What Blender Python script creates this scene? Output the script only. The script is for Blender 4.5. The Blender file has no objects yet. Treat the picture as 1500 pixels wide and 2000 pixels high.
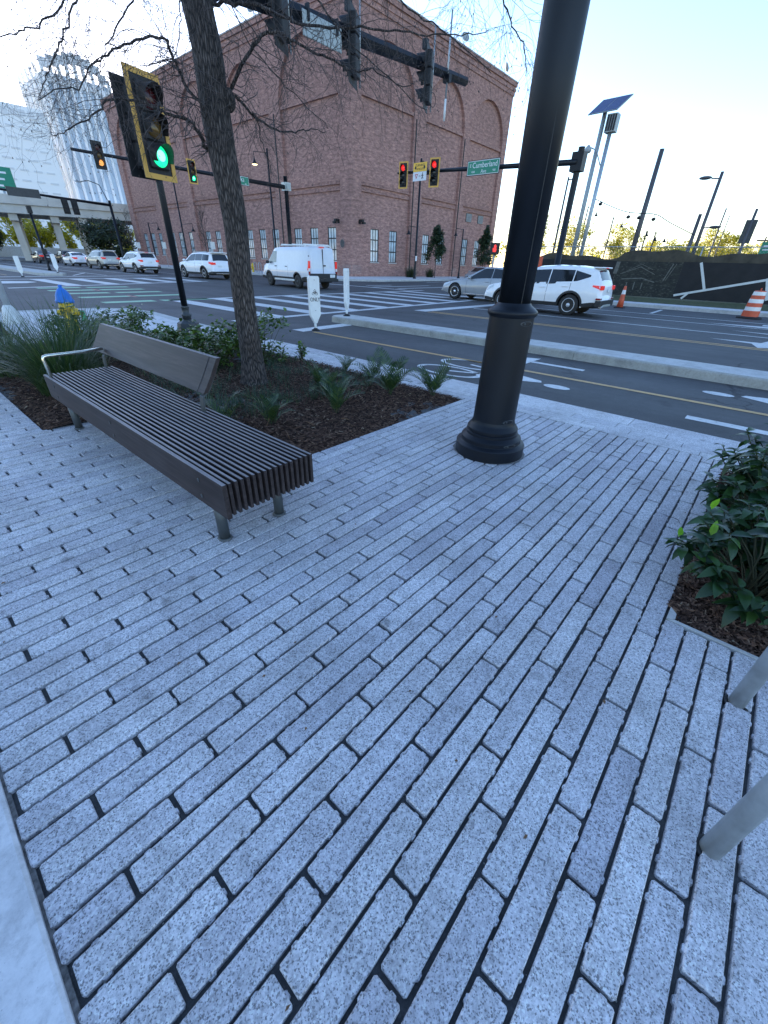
import bpy, bmesh, math, random
from math import sin, cos, pi, radians, atan2, sqrt, hypot
from mathutils import Vector, Matrix
rnd = random.Random(7)
SC = bpy.context.scene
COL = SC.collection

# ------------------------------------------------------------------ camera
cam_d = bpy.data.cameras.new('camera')
cam = bpy.data.objects.new('camera', cam_d)
COL.objects.link(cam)
cam_d.sensor_fit = 'VERTICAL'
cam_d.sensor_height = 24.0
cam_d.lens = 794.317 / 2000 * 24.0
cam_d.clip_start = 0.05
cam_d.clip_end = 3000
_p, _r, _ya = radians(31.48697547), radians(1.95182393), radians(-49.51289641)
def _basis():
    c, s, cr, sr = cos(_p), sin(_p), cos(_r), sin(_r)
    X = (cr, sr * s, sr * c)
    U = (-sr, cr * s, cr * c)
    F = (0, c, -s)
    yb = _ya + pi / 2
    def w(v):
        return Vector((sin(yb) * v[0] + cos(yb) * v[1], sin(_ya) * v[0] + cos(_ya) * v[1], v[2]))
    return w(X), w(U), w(F)
_X, _U, _F = _basis()
cam.matrix_world = Matrix(((_X.x, _U.x, -_F.x, 0), (_X.y, _U.y, -_F.y, 0), (_X.z, _U.z, -_F.z, 1.5), (0, 0, 0, 1)))
SC.camera = cam

# ------------------------------------------------------------------ sky, sun, exposure
SUN_DIR = Vector((0.37, 0.93, 0)).normalized()
SUN_EL = radians(8.0)
W = bpy.data.worlds.new('World')
SC.world = W
W.use_nodes = True
nt = W.node_tree
nt.nodes.clear()
wo = nt.nodes.new('ShaderNodeOutputWorld')
bg = nt.nodes.new('ShaderNodeBackground')
sk = nt.nodes.new('ShaderNodeTexSky')
sk.sky_type = 'NISHITA'
sk.sun_disc = False
sk.sun_elevation = SUN_EL
sk.sun_rotation = atan2(SUN_DIR.x, SUN_DIR.y)
sk.altitude = 0
sk.air_density = 1.0
sk.dust_density = 0.2
sk.ozone_density = 2.8
bg.inputs['Strength'].default_value = 0.15
tint = nt.nodes.new('ShaderNodeMix')
tint.data_type = 'RGBA'
tint.blend_type = 'MULTIPLY'
tint.inputs[0].default_value = 1.0
tint.inputs[7].default_value = (1.10, 0.95, 0.98, 1)
nt.links.new(sk.outputs[0], tint.inputs[6])
nt.links.new(tint.outputs[2], bg.inputs[0])
nt.links.new(bg.outputs[0], wo.inputs[0])
sd = bpy.data.lights.new('sun', 'SUN')
sd.energy = 3.0
sd.angle = radians(0.5)
sd.color = (1.0, 0.86, 0.66)
sun = bpy.data.objects.new('sun', sd)
COL.objects.link(sun)
sun.location = (40, 100, 40)
sv = Vector((SUN_DIR.x * cos(SUN_EL), SUN_DIR.y * cos(SUN_EL), sin(SUN_EL)))
sun.rotation_euler = (sv).to_track_quat('Z', 'Y').to_euler()
vs = SC.view_settings
vs.view_transform = 'Standard'
vs.look = 'None'
vs.gamma = 1.0
vs.use_curve_mapping = False
vs.exposure = 2.2

# ------------------------------------------------------------------ materials
def mat(name):
    m = bpy.data.materials.new(name)
    m.use_nodes = True
    t = m.node_tree
    b = t.nodes['Principled BSDF']
    return m, t, b
def N(t, typ, **kw):
    n = t.nodes.new(typ)
    for k, v in kw.items():
        if k in n.inputs:
            n.inputs[k].default_value = v
        else:
            setattr(n, k, v)
    return n
def ramp(t, fac, stops):
    r = t.nodes.new('ShaderNodeValToRGB')
    el = r.color_ramp.elements
    while len(el) < len(stops):
        el.new(0.5)
    for e, (p, c) in zip(el, stops):
        e.position = p
        e.color = (*c, 1) if len(c) == 3 else c
    t.links.new(fac, r.inputs[0])
    return r.outputs[0]
def mix(t, fac, a, b, mode='MIX'):
    n = t.nodes.new('ShaderNodeMix')
    n.data_type = 'RGBA'
    n.blend_type = mode
    for inp, v in ((n.inputs[0], fac), (n.inputs[6], a), (n.inputs[7], b)):
        if isinstance(v, (int, float)):
            inp.default_value = v
        elif isinstance(v, tuple):
            inp.default_value = (*v, 1)
        else:
            t.links.new(v, inp)
    return n.outputs[2]
def bump(t, b, h, strength=0.3, dist=0.01):
    n = t.nodes.new('ShaderNodeBump')
    n.inputs['Strength'].default_value = strength
    n.inputs['Distance'].default_value = dist
    t.links.new(h, n.inputs['Height'])
    t.links.new(n.outputs[0], b.inputs['Normal'])
def simple(name, col, rough=0.5, metal=0.0, var=0.12, scale=6.0, coat=0.0, bumpy=0.0, emit=None, estr=0.0, spec=0.5):
    m, t, b = mat(name)
    tc = N(t, 'ShaderNodeTexCoord')
    no = N(t, 'ShaderNodeTexNoise', Scale=scale, Detail=5.0, Roughness=0.6)
    t.links.new(tc.outputs['Object'], no.inputs['Vector'])
    lo = tuple(max(0, c * (1 - var)) for c in col)
    hi = tuple(min(1, c * (1 + var)) for c in col)
    t.links.new(ramp(t, no.outputs['Fac'], [(0.3, lo), (0.7, hi)]), b.inputs['Base Color'])
    b.inputs['Roughness'].default_value = rough
    b.inputs['Metallic'].default_value = metal
    b.inputs['Coat Weight'].default_value = coat
    b.inputs['Coat Roughness'].default_value = 0.06
    b.inputs['Specular IOR Level'].default_value = spec
    if bumpy:
        n2 = N(t, 'ShaderNodeTexNoise', Scale=scale * 12, Detail=4.0)
        t.links.new(tc.outputs['Object'], n2.inputs['Vector'])
        bump(t, b, n2.outputs['Fac'], bumpy, 0.01)
    if emit:
        b.inputs['Emission Color'].default_value = (*emit, 1)
        b.inputs['Emission Strength'].default_value = estr
    return m

def paver_mat(name, base, dark=0.55, tint=(1, 1, 1)):
    m, t, b = mat(name)
    tc = N(t, 'ShaderNodeTexCoord')
    geo = N(t, 'ShaderNodeNewGeometry')
    pos = geo.outputs['Position']
    oi = N(t, 'ShaderNodeObjectInfo')
    v1 = N(t, 'ShaderNodeTexVoronoi', Scale=330.0)
    v2 = N(t, 'ShaderNodeTexVoronoi', Scale=210.0)
    v3 = N(t, 'ShaderNodeTexVoronoi', Scale=250.0)
    big = N(t, 'ShaderNodeTexNoise', Scale=1.6, Detail=6.0, Roughness=0.65)
    fine = N(t, 'ShaderNodeTexNoise', Scale=75.0, Detail=4.0, Roughness=0.75)
    for n in (v1, v2, v3, big, fine):
        t.links.new(pos, n.inputs['Vector'])
    c = ramp(t, fine.outputs['Fac'], [(0.33, tuple(x * 0.62 for x in base)), (0.5, base), (0.68, tuple(min(1, x * 1.3) for x in base))])
    sp = N(t, 'ShaderNodeSeparateColor')
    t.links.new(v1.outputs['Color'], sp.inputs[0])
    c = mix(t, ramp(t, sp.outputs[0], [(0.87, (0, 0, 0)), (0.90, (0.62,) * 3)]), c, (0.12, 0.125, 0.14))
    sp3 = N(t, 'ShaderNodeSeparateColor')
    t.links.new(v3.outputs['Color'], sp3.inputs[0])
    c = mix(t, ramp(t, sp3.outputs[1], [(0.86, (0, 0, 0)), (0.9, (0.8,) * 3)]), c, (0.17, 0.16, 0.16))
    sp2 = N(t, 'ShaderNodeSeparateColor')
    t.links.new(v2.outputs['Color'], sp2.inputs[0])
    c = mix(t, ramp(t, sp2.outputs[0], [(0.90, (0, 0, 0)), (0.93, (0.9,) * 3)]), c, (0.78, 0.78, 0.76))
    # every paver its own tone
    add = N(t, 'ShaderNodeMath', operation='ADD')
    t.links.new(oi.outputs['Random'], add.inputs[0])
    t.links.new(geo.outputs['Random Per Island'], add.inputs[1])
    fr = N(t, 'ShaderNodeMath', operation='FRACT')
    t.links.new(add.outputs[0], fr.inputs[0])
    tone = ramp(t, fr.outputs[0], [(0.0, (0.76, 0.75, 0.78)), (0.05, (0.9, 0.9, 0.92)), (0.5, (0.98, 0.98, 0.98)), (1.0, (1.1, 1.1, 1.08))])
    c = mix(t, 1.0, c, tone, 'MULTIPLY')
    stain = ramp(t, big.outputs['Fac'], [(0.33, (0.74, 0.73, 0.72)), (0.6, (1, 1, 1))])
    c = mix(t, 1.0, c, stain, 'MULTIPLY')
    # gum spots, drips and grime with shapes of their own
    spots = N(t, 'ShaderNodeTexVoronoi', Scale=4.3)
    wob = N(t, 'ShaderNodeTexNoise', Scale=22.0, Detail=3.0)
    t.links.new(pos, wob.inputs['Vector'])
    t.links.new(mix(t, 0.05, pos, wob.outputs['Color'], 'ADD'), spots.inputs['Vector'])
    spc = N(t, 'ShaderNodeSeparateColor')
    t.links.new(spots.outputs['Color'], spc.inputs[0])
    dd = N(t, 'ShaderNodeMath', operation='MULTIPLY')
    t.links.new(ramp(t, spots.outputs['Distance'], [(0.07, (1, 1, 1)), (0.17, (0, 0, 0))]), dd.inputs[0])
    t.links.new(ramp(t, spc.outputs[0], [(0.62, (0, 0, 0)), (0.66, (0.5,) * 3)]), dd.inputs[1])
    c = mix(t, dd.outputs[0], c, (0.13, 0.12, 0.115))
    mid = N(t, 'ShaderNodeTexNoise', Scale=11.0, Detail=5.0, Roughness=0.7)
    t.links.new(pos, mid.inputs['Vector'])
    c = mix(t, 1.0, c, ramp(t, mid.outputs['Fac'], [(0.33, (0.8, 0.79, 0.78)), (0.5, (1, 1, 1)), (0.7, (1.06, 1.06, 1.06))]), 'MULTIPLY')
    t.links.new(c, b.inputs['Base Color'])
    b.inputs['Roughness'].default_value = 0.62
    b.inputs['Specular IOR Level'].default_value = 0.35
    bump(t, b, fine.outputs['Fac'], 0.5, 0.004)
    return m

def asphalt_mat():
    m, t, b = mat('asphalt')
    geo = N(t, 'ShaderNodeNewGeometry')
    f = N(t, 'ShaderNodeTexNoise', Scale=90.0, Detail=4.0, Roughness=0.8)
    g = N(t, 'ShaderNodeTexNoise', Scale=0.55, Detail=7.0, Roughness=0.62)
    k = N(t, 'ShaderNodeTexNoise', Scale=7.0, Detail=5.0, Roughness=0.7)
    for n in (f, g, k):
        t.links.new(geo.outputs['Position'], n.inputs['Vector'])
    mp = N(t, 'ShaderNodeMapping')
    mp.inputs['Scale'].default_value = (1.1, 0.05, 1)
    t.links.new(geo.outputs['Position'], mp.inputs['Vector'])
    lanes = N(t, 'ShaderNodeTexNoise', Scale=1.0, Detail=4.0)
    t.links.new(mp.outputs[0], lanes.inputs['Vector'])
    c = ramp(t, f.outputs['Fac'], [(0.3, (0.050, 0.050, 0.051)), (0.55, (0.080, 0.080, 0.081)), (0.75, (0.135, 0.135, 0.136))])
    c = mix(t, 1.0, c, ramp(t, g.outputs['Fac'], [(0.3, (0.72, 0.72, 0.73)), (0.7, (1.22, 1.22, 1.2))]), 'MULTIPLY')
    c = mix(t, 1.0, c, ramp(t, lanes.outputs['Fac'], [(0.35, (0.78, 0.78, 0.78)), (0.65, (1.15, 1.15, 1.15))]), 'MULTIPLY')
    c = mix(t, 1.0, c, ramp(t, k.outputs['Fac'], [(0.3, (0.88, 0.88, 0.88)), (0.7, (1.1, 1.1, 1.1))]), 'MULTIPLY')
    cv = N(t, 'ShaderNodeTexVoronoi', Scale=0.23, feature='DISTANCE_TO_EDGE')
    cw = N(t, 'ShaderNodeTexNoise', Scale=1.6, Detail=6.0)
    t.links.new(geo.outputs['Position'], cw.inputs['Vector'])
    t.links.new(mix(t, 0.9, geo.outputs['Position'], cw.outputs['Color'], 'ADD'), cv.inputs['Vector'])
    gate = N(t, 'ShaderNodeTexNoise', Scale=0.17, Detail=2.0)
    t.links.new(geo.outputs['Position'], gate.inputs['Vector'])
    ck = N(t, 'ShaderNodeMath', operation='MULTIPLY')
    t.links.new(ramp(t, cv.outputs['Distance'], [(0.002, (1, 1, 1)), (0.006, (0, 0, 0))]), ck.inputs[0])
    t.links.new(ramp(t, gate.outputs['Fac'], [(0.48, (0, 0, 0)), (0.56, (1, 1, 1))]), ck.inputs[1])
    c = mix(t, ck.outputs[0], c, (0.02, 0.02, 0.02))
    oil = N(t, 'ShaderNodeTexNoise', Scale=1.9, Detail=3.0)
    t.links.new(geo.outputs['Position'], oil.inputs['Vector'])
    c = mix(t, ramp(t, oil.outputs['Fac'], [(0.64, (0, 0, 0)), (0.74, (0.55,) * 3)]), c, (0.025, 0.025, 0.026))
    t.links.new(c, b.inputs['Base Color'])
    b.inputs['Roughness'].default_value = 0.7
    b.inputs['Specular IOR Level'].default_value = 0.35
    bump(t, b, f.outputs['Fac'], 0.4, 0.004)
    return m

def paint_mat(name, col):
    m, t, b = mat(name)
    geo = N(t, 'ShaderNodeNewGeometry')
    f = N(t, 'ShaderNodeTexNoise', Scale=14.0, Detail=8.0, Roughness=0.75)
    g = N(t, 'ShaderNodeTexNoise', Scale=1.7, Detail=4.0)
    t.links.new(geo.outputs['Position'], f.inputs['Vector'])
    t.links.new(geo.outputs['Position'], g.inputs['Vector'])
    c = ramp(t, f.outputs['Fac'], [(0.33, tuple(x * 0.22 for x in col)), (0.41, tuple(x * 0.78 for x in col)), (0.7, col)])
    c = mix(t, 1.0, c, ramp(t, g.outputs['Fac'], [(0.3, (0.78, 0.78, 0.78)), (0.65, (1, 1, 1))]), 'MULTIPLY')
    t.links.new(c, b.inputs['Base Color'])
    b.inputs['Roughness'].default_value = 0.55
    return m

def concrete_mat(name, col, scale=3.0):
    m, t, b = mat(name)
    geo = N(t, 'ShaderNodeNewGeometry')
    f = N(t, 'ShaderNodeTexNoise', Scale=scale, Detail=9.0, Roughness=0.68)
    g = N(t, 'ShaderNodeTexNoise', Scale=120.0, Detail=3.0)
    v = N(t, 'ShaderNodeTexVoronoi', Scale=55.0)
    for n in (f, g, v):
        t.links.new(geo.outputs['Position'], n.inputs['Vector'])
    c = ramp(t, f.outputs['Fac'], [(0.28, tuple(x * 0.68 for x in col)), (0.5, col), (0.75, tuple(min(1, x * 1.18) for x in col))])
    c = mix(t, ramp(t, v.outputs['Distance'], [(0.05, (0.5,) * 3), (0.10, (0, 0, 0))]), c, tuple(x * 0.45 for x in col))
    h = N(t, 'ShaderNodeTexNoise', Scale=34.0, Detail=5.0, Roughness=0.75)
    t.links.new(geo.outputs['Position'], h.inputs['Vector'])
    c = mix(t, 1.0, c, ramp(t, h.outputs['Fac'], [(0.3, (0.78, 0.78, 0.78)), (0.5, (1, 1, 1)), (0.7, (1.1, 1.1, 1.1))]), 'MULTIPLY')
    t.links.new(c, b.inputs['Base Color'])
    b.inputs['Roughness'].default_value = 0.75
    bump(t, b, g.outputs['Fac'], 0.3, 0.003)
    return m

def wood_mat():
    m, t, b = mat('stained_wood')
    tc = N(t, 'ShaderNodeTexCoord')
    oi = N(t, 'ShaderNodeObjectInfo')
    mp = N(t, 'ShaderNodeMapping')
    mp.inputs['Scale'].default_value = (26, 1.1, 26)
    t.links.new(tc.outputs['Object'], mp.inputs['Vector'])
    off = N(t, 'ShaderNodeVectorMath', operation='ADD')
    t.links.new(mp.outputs[0], off.inputs[0])
    cmb = N(t, 'ShaderNodeCombineXYZ')
    mul = N(t, 'ShaderNodeMath', operation='MULTIPLY')
    mul.inputs[1].default_value = 40.0
    t.links.new(oi.outputs['Random'], mul.inputs[0])
    t.links.new(mul.outputs[0], cmb.inputs[1])
    t.links.new(cmb.outputs[0], off.inputs[1])
    n1 = N(t, 'ShaderNodeTexNoise', Scale=1.0, Detail=7.0, Roughness=0.65, Distortion=1.2)
    t.links.new(off.outputs[0], n1.inputs['Vector'])
    c = ramp(t, n1.outputs['Fac'], [(0.3, (0.019, 0.0125, 0.0115)), (0.5, (0.036, 0.0255, 0.0235)), (0.7, (0.064, 0.048, 0.045))])
    n2 = N(t, 'ShaderNodeTexNoise', Scale=2.2, Detail=4.0)
    t.links.new(tc.outputs['Object'], n2.inputs['Vector'])
    c = mix(t, ramp(t, n2.outputs['Fac'], [(0.42, (0, 0, 0)), (0.72, (0.25,) * 3)]), c, (0.075, 0.068, 0.07))
    # sky sheen painted onto upward faces, broken up by the grain
    geo = N(t, 'ShaderNodeNewGeometry')
    sz = N(t, 'ShaderNodeSeparateXYZ')
    t.links.new(geo.outputs['True Normal'], sz.inputs[0])
    sky_sheen = mix(t, 1.0, ramp(t, sz.outputs[2], [(0.86, (0, 0, 0)), (0.95, (0.85,) * 3)]), ramp(t, n1.outputs['Fac'], [(0.25, (0.55,) * 3), (0.6, (1, 1, 1))]), 'MULTIPLY')
    c = mix(t, sky_sheen, c, (0.30, 0.27, 0.265))
    t.links.new(c, b.inputs['Base Color'])
    b.inputs['Roughness'].default_value = 0.5
    b.inputs['Specular IOR Level'].default_value = 0.2
    bump(t, b, n1.outputs['Fac'], 0.25, 0.003)
    return m

def bark_mat():
    m, t, b = mat('bark')
    tc = N(t, 'ShaderNodeTexCoord')
    mp = N(t, 'ShaderNodeMapping')
    mp.inputs['Scale'].default_value = (52, 52, 9)
    t.links.new(tc.outputs['Object'], mp.inputs['Vector'])
    n0 = N(t, 'ShaderNodeTexNoise', Scale=0.8, Detail=4.0)
    t.links.new(mp.outputs[0], n0.inputs['Vector'])
    wv = mix(t, 0.35, mp.outputs[0], n0.outputs['Color'], 'ADD')
    v = N(t, 'ShaderNodeTexVoronoi', Scale=1.0, feature='DISTANCE_TO_EDGE')
    t.links.new(wv, v.inputs['Vector'])
    n2 = N(t, 'ShaderNodeTexNoise', Scale=3.0, Detail=6.0, Roughness=0.7)
    t.links.new(mp.outputs[0], n2.inputs['Vector'])
    big = N(t, 'ShaderNodeTexNoise', Scale=2.5, Detail=3.0)
    t.links.new(tc.outputs['Object'], big.inputs['Vector'])
    c = ramp(t, v.outputs['Distance'], [(0.02, (0.022, 0.018, 0.016)), (0.2, (0.12, 0.098, 0.087)), (0.5, (0.25, 0.215, 0.195))])
    c = mix(t, 0.8, c, ramp(t, n2.outputs['Fac'], [(0.3, (0.55, 0.53, 0.52)), (0.7, (1.15, 1.12, 1.1))]), 'MULTIPLY')
    c = mix(t, 1.0, c, ramp(t, big.outputs['Fac'], [(0.35, (0.75, 0.75, 0.75)), (0.7, (1.1, 1.1, 1.1))]), 'MULTIPLY')
    t.links.new(c, b.inputs['Base Color'])
    b.inputs['Roughness'].default_value = 0.9
    h = mix(t, 0.35, ramp(t, v.outputs['Distance'], [(0.0, (0, 0, 0)), (0.35, (1, 1, 1))]), n2.outputs['Fac'])
    bump(t, b, h, 0.9, 0.02)
    return m

def leaf_mat(name, lo, hi, rough=0.38, trans=0.25, veins=False):
    m, t, b = mat(name)
    geo = N(t, 'ShaderNodeNewGeometry')
    oi = N(t, 'ShaderNodeObjectInfo')
    add = N(t, 'ShaderNodeMath', operation='ADD')
    t.links.new(oi.outputs['Random'], add.inputs[0])
    t.links.new(geo.outputs['Random Per Island'], add.inputs[1])
    fr = N(t, 'ShaderNodeMath', operation='FRACT')
    t.links.new(add.outputs[0], fr.inputs[0])
    c = ramp(t, fr.outputs[0], [(0.0, lo), (0.82, tuple((a * 0.55 + b_ * 0.45) for a, b_ in zip(lo, hi))), (1.0, hi)])
    no = N(t, 'ShaderNodeTexNoise', Scale=9.0, Detail=3.0)
    t.links.new(geo.outputs['Position'], no.inputs['Vector'])
    c = mix(t, 1.0, c, ramp(t, no.outputs['Fac'], [(0.3, (0.75,) * 3), (0.7, (1.2,) * 3)]), 'MULTIPLY')
    t.links.new(c, b.inputs['Base Color'])
    b.inputs['Roughness'].default_value = rough
    if trans:
        out = t.nodes['Material Output']
        tr = N(t, 'ShaderNodeBsdfTranslucent')
        t.links.new(mix(t, 1.0, c, (1.6, 1.7, 0.7), 'MULTIPLY'), tr.inputs[0])
        ms = N(t, 'ShaderNodeMixShader')
        ms.inputs[0].default_value = trans
        t.links.new(b.outputs[0], ms.inputs[1])
        t.links.new(tr.outputs[0], ms.inputs[2])
        t.links.new(ms.outputs[0], out.inputs[0])
    return m

def brick_mat(name, c1, c2, mortar):
    m, t, b = mat(name)
    geo = N(t, 'ShaderNodeNewGeometry')
    sx = N(t, 'ShaderNodeSeparateXYZ')
    t.links.new(geo.outputs['Position'], sx.inputs[0])
    ad = N(t, 'ShaderNodeMath', operation='ADD')
    t.links.new(sx.outputs[0], ad.inputs[0])
    t.links.new(sx.outputs[1], ad.inputs[1])
    cm = N(t, 'ShaderNodeCombineXYZ')
    t.links.new(ad.outputs[0], cm.inputs[0])
    t.links.new(sx.outputs[2], cm.inputs[1])
    br = N(t, 'ShaderNodeTexBrick', Scale=1.0)
    br.inputs['Color1'].default_value = (*c1, 1)
    br.inputs['Color2'].default_value = (*c2, 1)
    br.inputs['Mortar'].default_value = (*mortar, 1)
    br.inputs['Mortar Size'].default_value = 0.011
    br.inputs['Brick Width'].default_value = 0.25
    br.inputs['Row Height'].default_value = 0.082
    br.inputs['Bias'].default_value = 0.0
    t.links.new(cm.outputs[0], br.inputs['Vector'])
    mp = N(t, 'ShaderNodeMapping')
    mp.inputs['Scale'].default_value = (1.5, 4.4, 1)
    t.links.new(cm.outputs[0], mp.inputs['Vector'])
    n1 = N(t, 'ShaderNodeTexNoise', Scale=1.0, Detail=3.0, Roughness=0.8)
    t.links.new(mp.outputs[0], n1.inputs['Vector'])
    n2 = N(t, 'ShaderNodeTexNoise', Scale=0.16, Detail=4.0)
    t.links.new(cm.outputs[0], n2.inputs['Vector'])
    c = mix(t, 1.0, br.outputs['Color'], ramp(t, n1.outputs['Fac'], [(0.32, (0.6, 0.57, 0.57)), (0.5, (0.95, 0.95, 0.95)), (0.68, (1.5, 1.47, 1.42))]), 'MULTIPLY')
    c = mix(t, 1.0, c, ramp(t, n2.outputs['Fac'], [(0.3, (0.88,) * 3), (0.7, (1.1,) * 3)]), 'MULTIPLY')
    t.links.new(c, b.inputs['Base Color'])
    b.inputs['Roughness'].default_value = 0.85
    return m

def mulch_mat():
    m, t, b = mat('mulch')
    geo = N(t, 'ShaderNodeNewGeometry')
    v = N(t, 'ShaderNodeTexVoronoi', Scale=45.0)
    n = N(t, 'ShaderNodeTexNoise', Scale=30.0, Detail=6.0, Roughness=0.8)
    t.links.new(geo.outputs['Position'], v.inputs['Vector'])
    t.links.new(geo.outputs['Position'], n.inputs['Vector'])
    sp = N(t, 'ShaderNodeSeparateColor')
    t.links.new(v.outputs['Color'], sp.inputs[0])
    c = ramp(t, sp.outputs[0], [(0.1, (0.03, 0.017, 0.012)), (0.6, (0.095, 0.054, 0.039)), (0.95, (0.18, 0.11, 0.075))])
    c = mix(t, 0.8, c, ramp(t, n.outputs['Fac'], [(0.3, (0.4,) * 3), (0.7, (1.3,) * 3)]), 'MULTIPLY')
    t.links.new(c, b.inputs['Base Color'])
    b.inputs['Roughness'].default_value = 0.95
    b.inputs['Specular IOR Level'].default_value = 0.08
    bump(t, b, n.outputs['Fac'], 1.0, 0.03)
    return m
def chip_mat():
    m, t, b = mat('bark_chips')
    geo = N(t, 'ShaderNodeNewGeometry')
    c = ramp(t, geo.outputs['Random Per Island'], [(0.0, (0.028, 0.015, 0.011)), (0.45, (0.095, 0.052, 0.036)), (0.85, (0.18, 0.105, 0.073)), (0.97, (0.28, 0.19, 0.13)), (1.0, (0.35, 0.28, 0.2))])
    t.links.new(c, b.inputs['Base Color'])
    b.inputs['Roughness'].default_value = 0.8
    b.inputs['Specular IOR Level'].default_value = 0.2
    return m
def print_mat():
    # printed architectural picture on the fence cloth
    m, t, b = mat('banner_print')
    tc = N(t, 'ShaderNodeTexCoord')
    mp = N(t, 'ShaderNodeMapping')
    mp.inputs['Scale'].default_value = (1, 1.6, 3.4)
    t.links.new(tc.outputs['Object'], mp.inputs['Vector'])
    n = N(t, 'ShaderNodeTexNoise', Scale=2.2, Detail=9.0, Roughness=0.75, Distortion=0.6)
    t.links.new(mp.outputs[0], n.inputs['Vector'])
    v = N(t, 'ShaderNodeTexVoronoi', Scale=7.0)
    t.links.new(mp.outputs[0], v.inputs['Vector'])
    sp = N(t, 'ShaderNodeSeparateColor')
    t.links.new(v.outputs['Color'], sp.inputs[0])
    c = ramp(t, n.outputs['Fac'], [(0.38, (0.010, 0.011, 0.010)), (0.55, (0.028, 0.03, 0.024)), (0.7, (0.06, 0.06, 0.046)), (0.85, (0.12, 0.115, 0.09))])
    c = mix(t, ramp(t, sp.outputs[0], [(0.86, (0, 0, 0)), (0.9, (0.25,) * 3)]), c, (0.16, 0.155, 0.14))
    t.links.new(c, b.inputs['Base Color'])
    b.inputs['Roughness'].default_value = 0.8
    return m

M = {}
M['paver'] = paver_mat('exposed_aggregate', (0.62, 0.595, 0.605))
M['granite'] = paver_mat('granite', (0.70, 0.675, 0.67))
M['asphalt'] = asphalt_mat()
M['white_paint'] = paint_mat('white_road_paint', (0.78, 0.78, 0.76))
M['yellow_paint'] = paint_mat('yellow_road_paint', (0.68, 0.40, 0.13))
M['green_paint'] = paint_mat('green_road_paint', (0.33, 0.66, 0.40))
M['red_paint'] = paint_mat('red_road_paint', (0.55, 0.25, 0.18))
M['concrete'] = concrete_mat('concrete', (0.50, 0.495, 0.47))
M['smooth_concrete'] = concrete_mat('smooth_concrete', (0.64, 0.62, 0.61), 5.0)
M['kerb_side'] = concrete_mat('weathered_concrete', (0.36, 0.35, 0.31), 4.0)
M['bedding'] = simple('bedding_gravel', (0.035, 0.032, 0.03), 0.95, var=0.5, scale=40)
M['mulch'] = mulch_mat()
M['chips'] = chip_mat()
M['wood'] = wood_mat()
M['bark'] = bark_mat()
M['twig'] = simple('twig_bark', (0.085, 0.068, 0.064), 0.85, var=0.3)
M['black_metal'] = simple('black_powder_coat', (0.012, 0.0135, 0.017), 0.34, var=0.2, spec=0.45)
M['pole_black'] = simple('black_painted_pole', (0.0065, 0.009, 0.0135), 0.42, var=0.2, scale=3, spec=0.3)
M['iron'] = simple('dark_cast_iron', (0.05, 0.055, 0.058), 0.5, var=0.2, bumpy=0.1)
M['steel'] = simple('brushed_steel', (0.5, 0.51, 0.5), 0.42, 0.85, var=0.12, scale=9)
M['galv'] = simple('galvanised_steel', (0.42, 0.45, 0.455), 0.45, 0.6, var=0.2, scale=12)
M['grey_paint'] = simple('grey_paint', (0.36, 0.38, 0.38), 0.55, var=0.15)
M['polish'] = simple('polished_metal', (0.75, 0.72, 0.6), 0.22, 0.95, var=0.1)
M['bench_metal'] = simple('bench_leg_metal', (0.075, 0.085, 0.088), 0.45, 0.4, var=0.15)
M['yellow'] = simple('yellow_border', (0.66, 0.36, 0.07), 0.55, var=0.12)
M['black'] = simple('matt_black', (0.012, 0.012, 0.013), 0.6, var=0.2)
M['rubber'] = simple('black_rubber', (0.018, 0.018, 0.018), 0.75, var=0.25, scale=20)
M['white_plastic'] = simple('white_plastic', (0.78, 0.79, 0.77), 0.45, var=0.06)
M['off_white'] = simple('off_white', (0.62, 0.64, 0.62), 0.6, var=0.1)
M['orange'] = simple('orange_plastic', (0.62, 0.10, 0.04), 0.5, var=0.15)
M['reflective'] = simple('white_reflective', (0.8, 0.78, 0.74), 0.4, var=0.08)
M['sign_green'] = simple('sign_green', (0.01, 0.22, 0.13), 0.4, var=0.06)
M['sign_yellow'] = simple('sign_yellow', (0.85, 0.48, 0.05), 0.45, var=0.06)
M['sign_white'] = simple('sign_white', (0.72, 0.73, 0.74), 0.45, var=0.05)
M['sign_ink'] = simple('sign_ink', (0.02, 0.02, 0.02), 0.6)
M['sign_red'] = simple('sign_red', (0.5, 0.04, 0.05), 0.5)
M['alu'] = simple('aluminium_back', (0.36, 0.39, 0.38), 0.5, 0.3, var=0.1)
M['green_on'] = simple('lit_green_lens', (0.1, 0.8, 0.5), 0.3, emit=(0.0, 0.75, 0.28), estr=0.34)
M['green_core'] = simple('lit_green_core', (0.3, 0.9, 0.7), 0.3, emit=(0.15, 1.0, 0.62), estr=0.75)
M['red_on'] = simple('lit_red_lens', (0.5, 0.05, 0.04), 0.3, emit=(1.0, 0.02, 0.02), estr=0.2)
M['amber_glow'] = simple('amber_reflection', (0.8, 0.4, 0.1), 0.3, emit=(1.0, 0.4, 0.1), estr=0.25)  # glow imitates an orange reflection in an unlit signal lens
M['lamp_on'] = simple('lit_lamp', (1, 0.85, 0.6), 0.3, emit=(1.0, 0.72, 0.38), estr=1.2)
M['red_off'] = simple('dark_red_lens', (0.07, 0.012, 0.014), 0.12, var=0.3)
M['amber_off'] = simple('dark_amber_lens', (0.13, 0.075, 0.02), 0.12, var=0.3)
M['dark_lens'] = simple('dark_lens', (0.02, 0.022, 0.022), 0.15)
M['brick'] = brick_mat('brick', (0.39, 0.218, 0.178), (0.31, 0.165, 0.136), (0.35, 0.2, 0.17))
M['brick_light'] = brick_mat('lighter_brick', (0.38, 0.23, 0.20), (0.31, 0.18, 0.155), (0.34, 0.25, 0.22))
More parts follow.
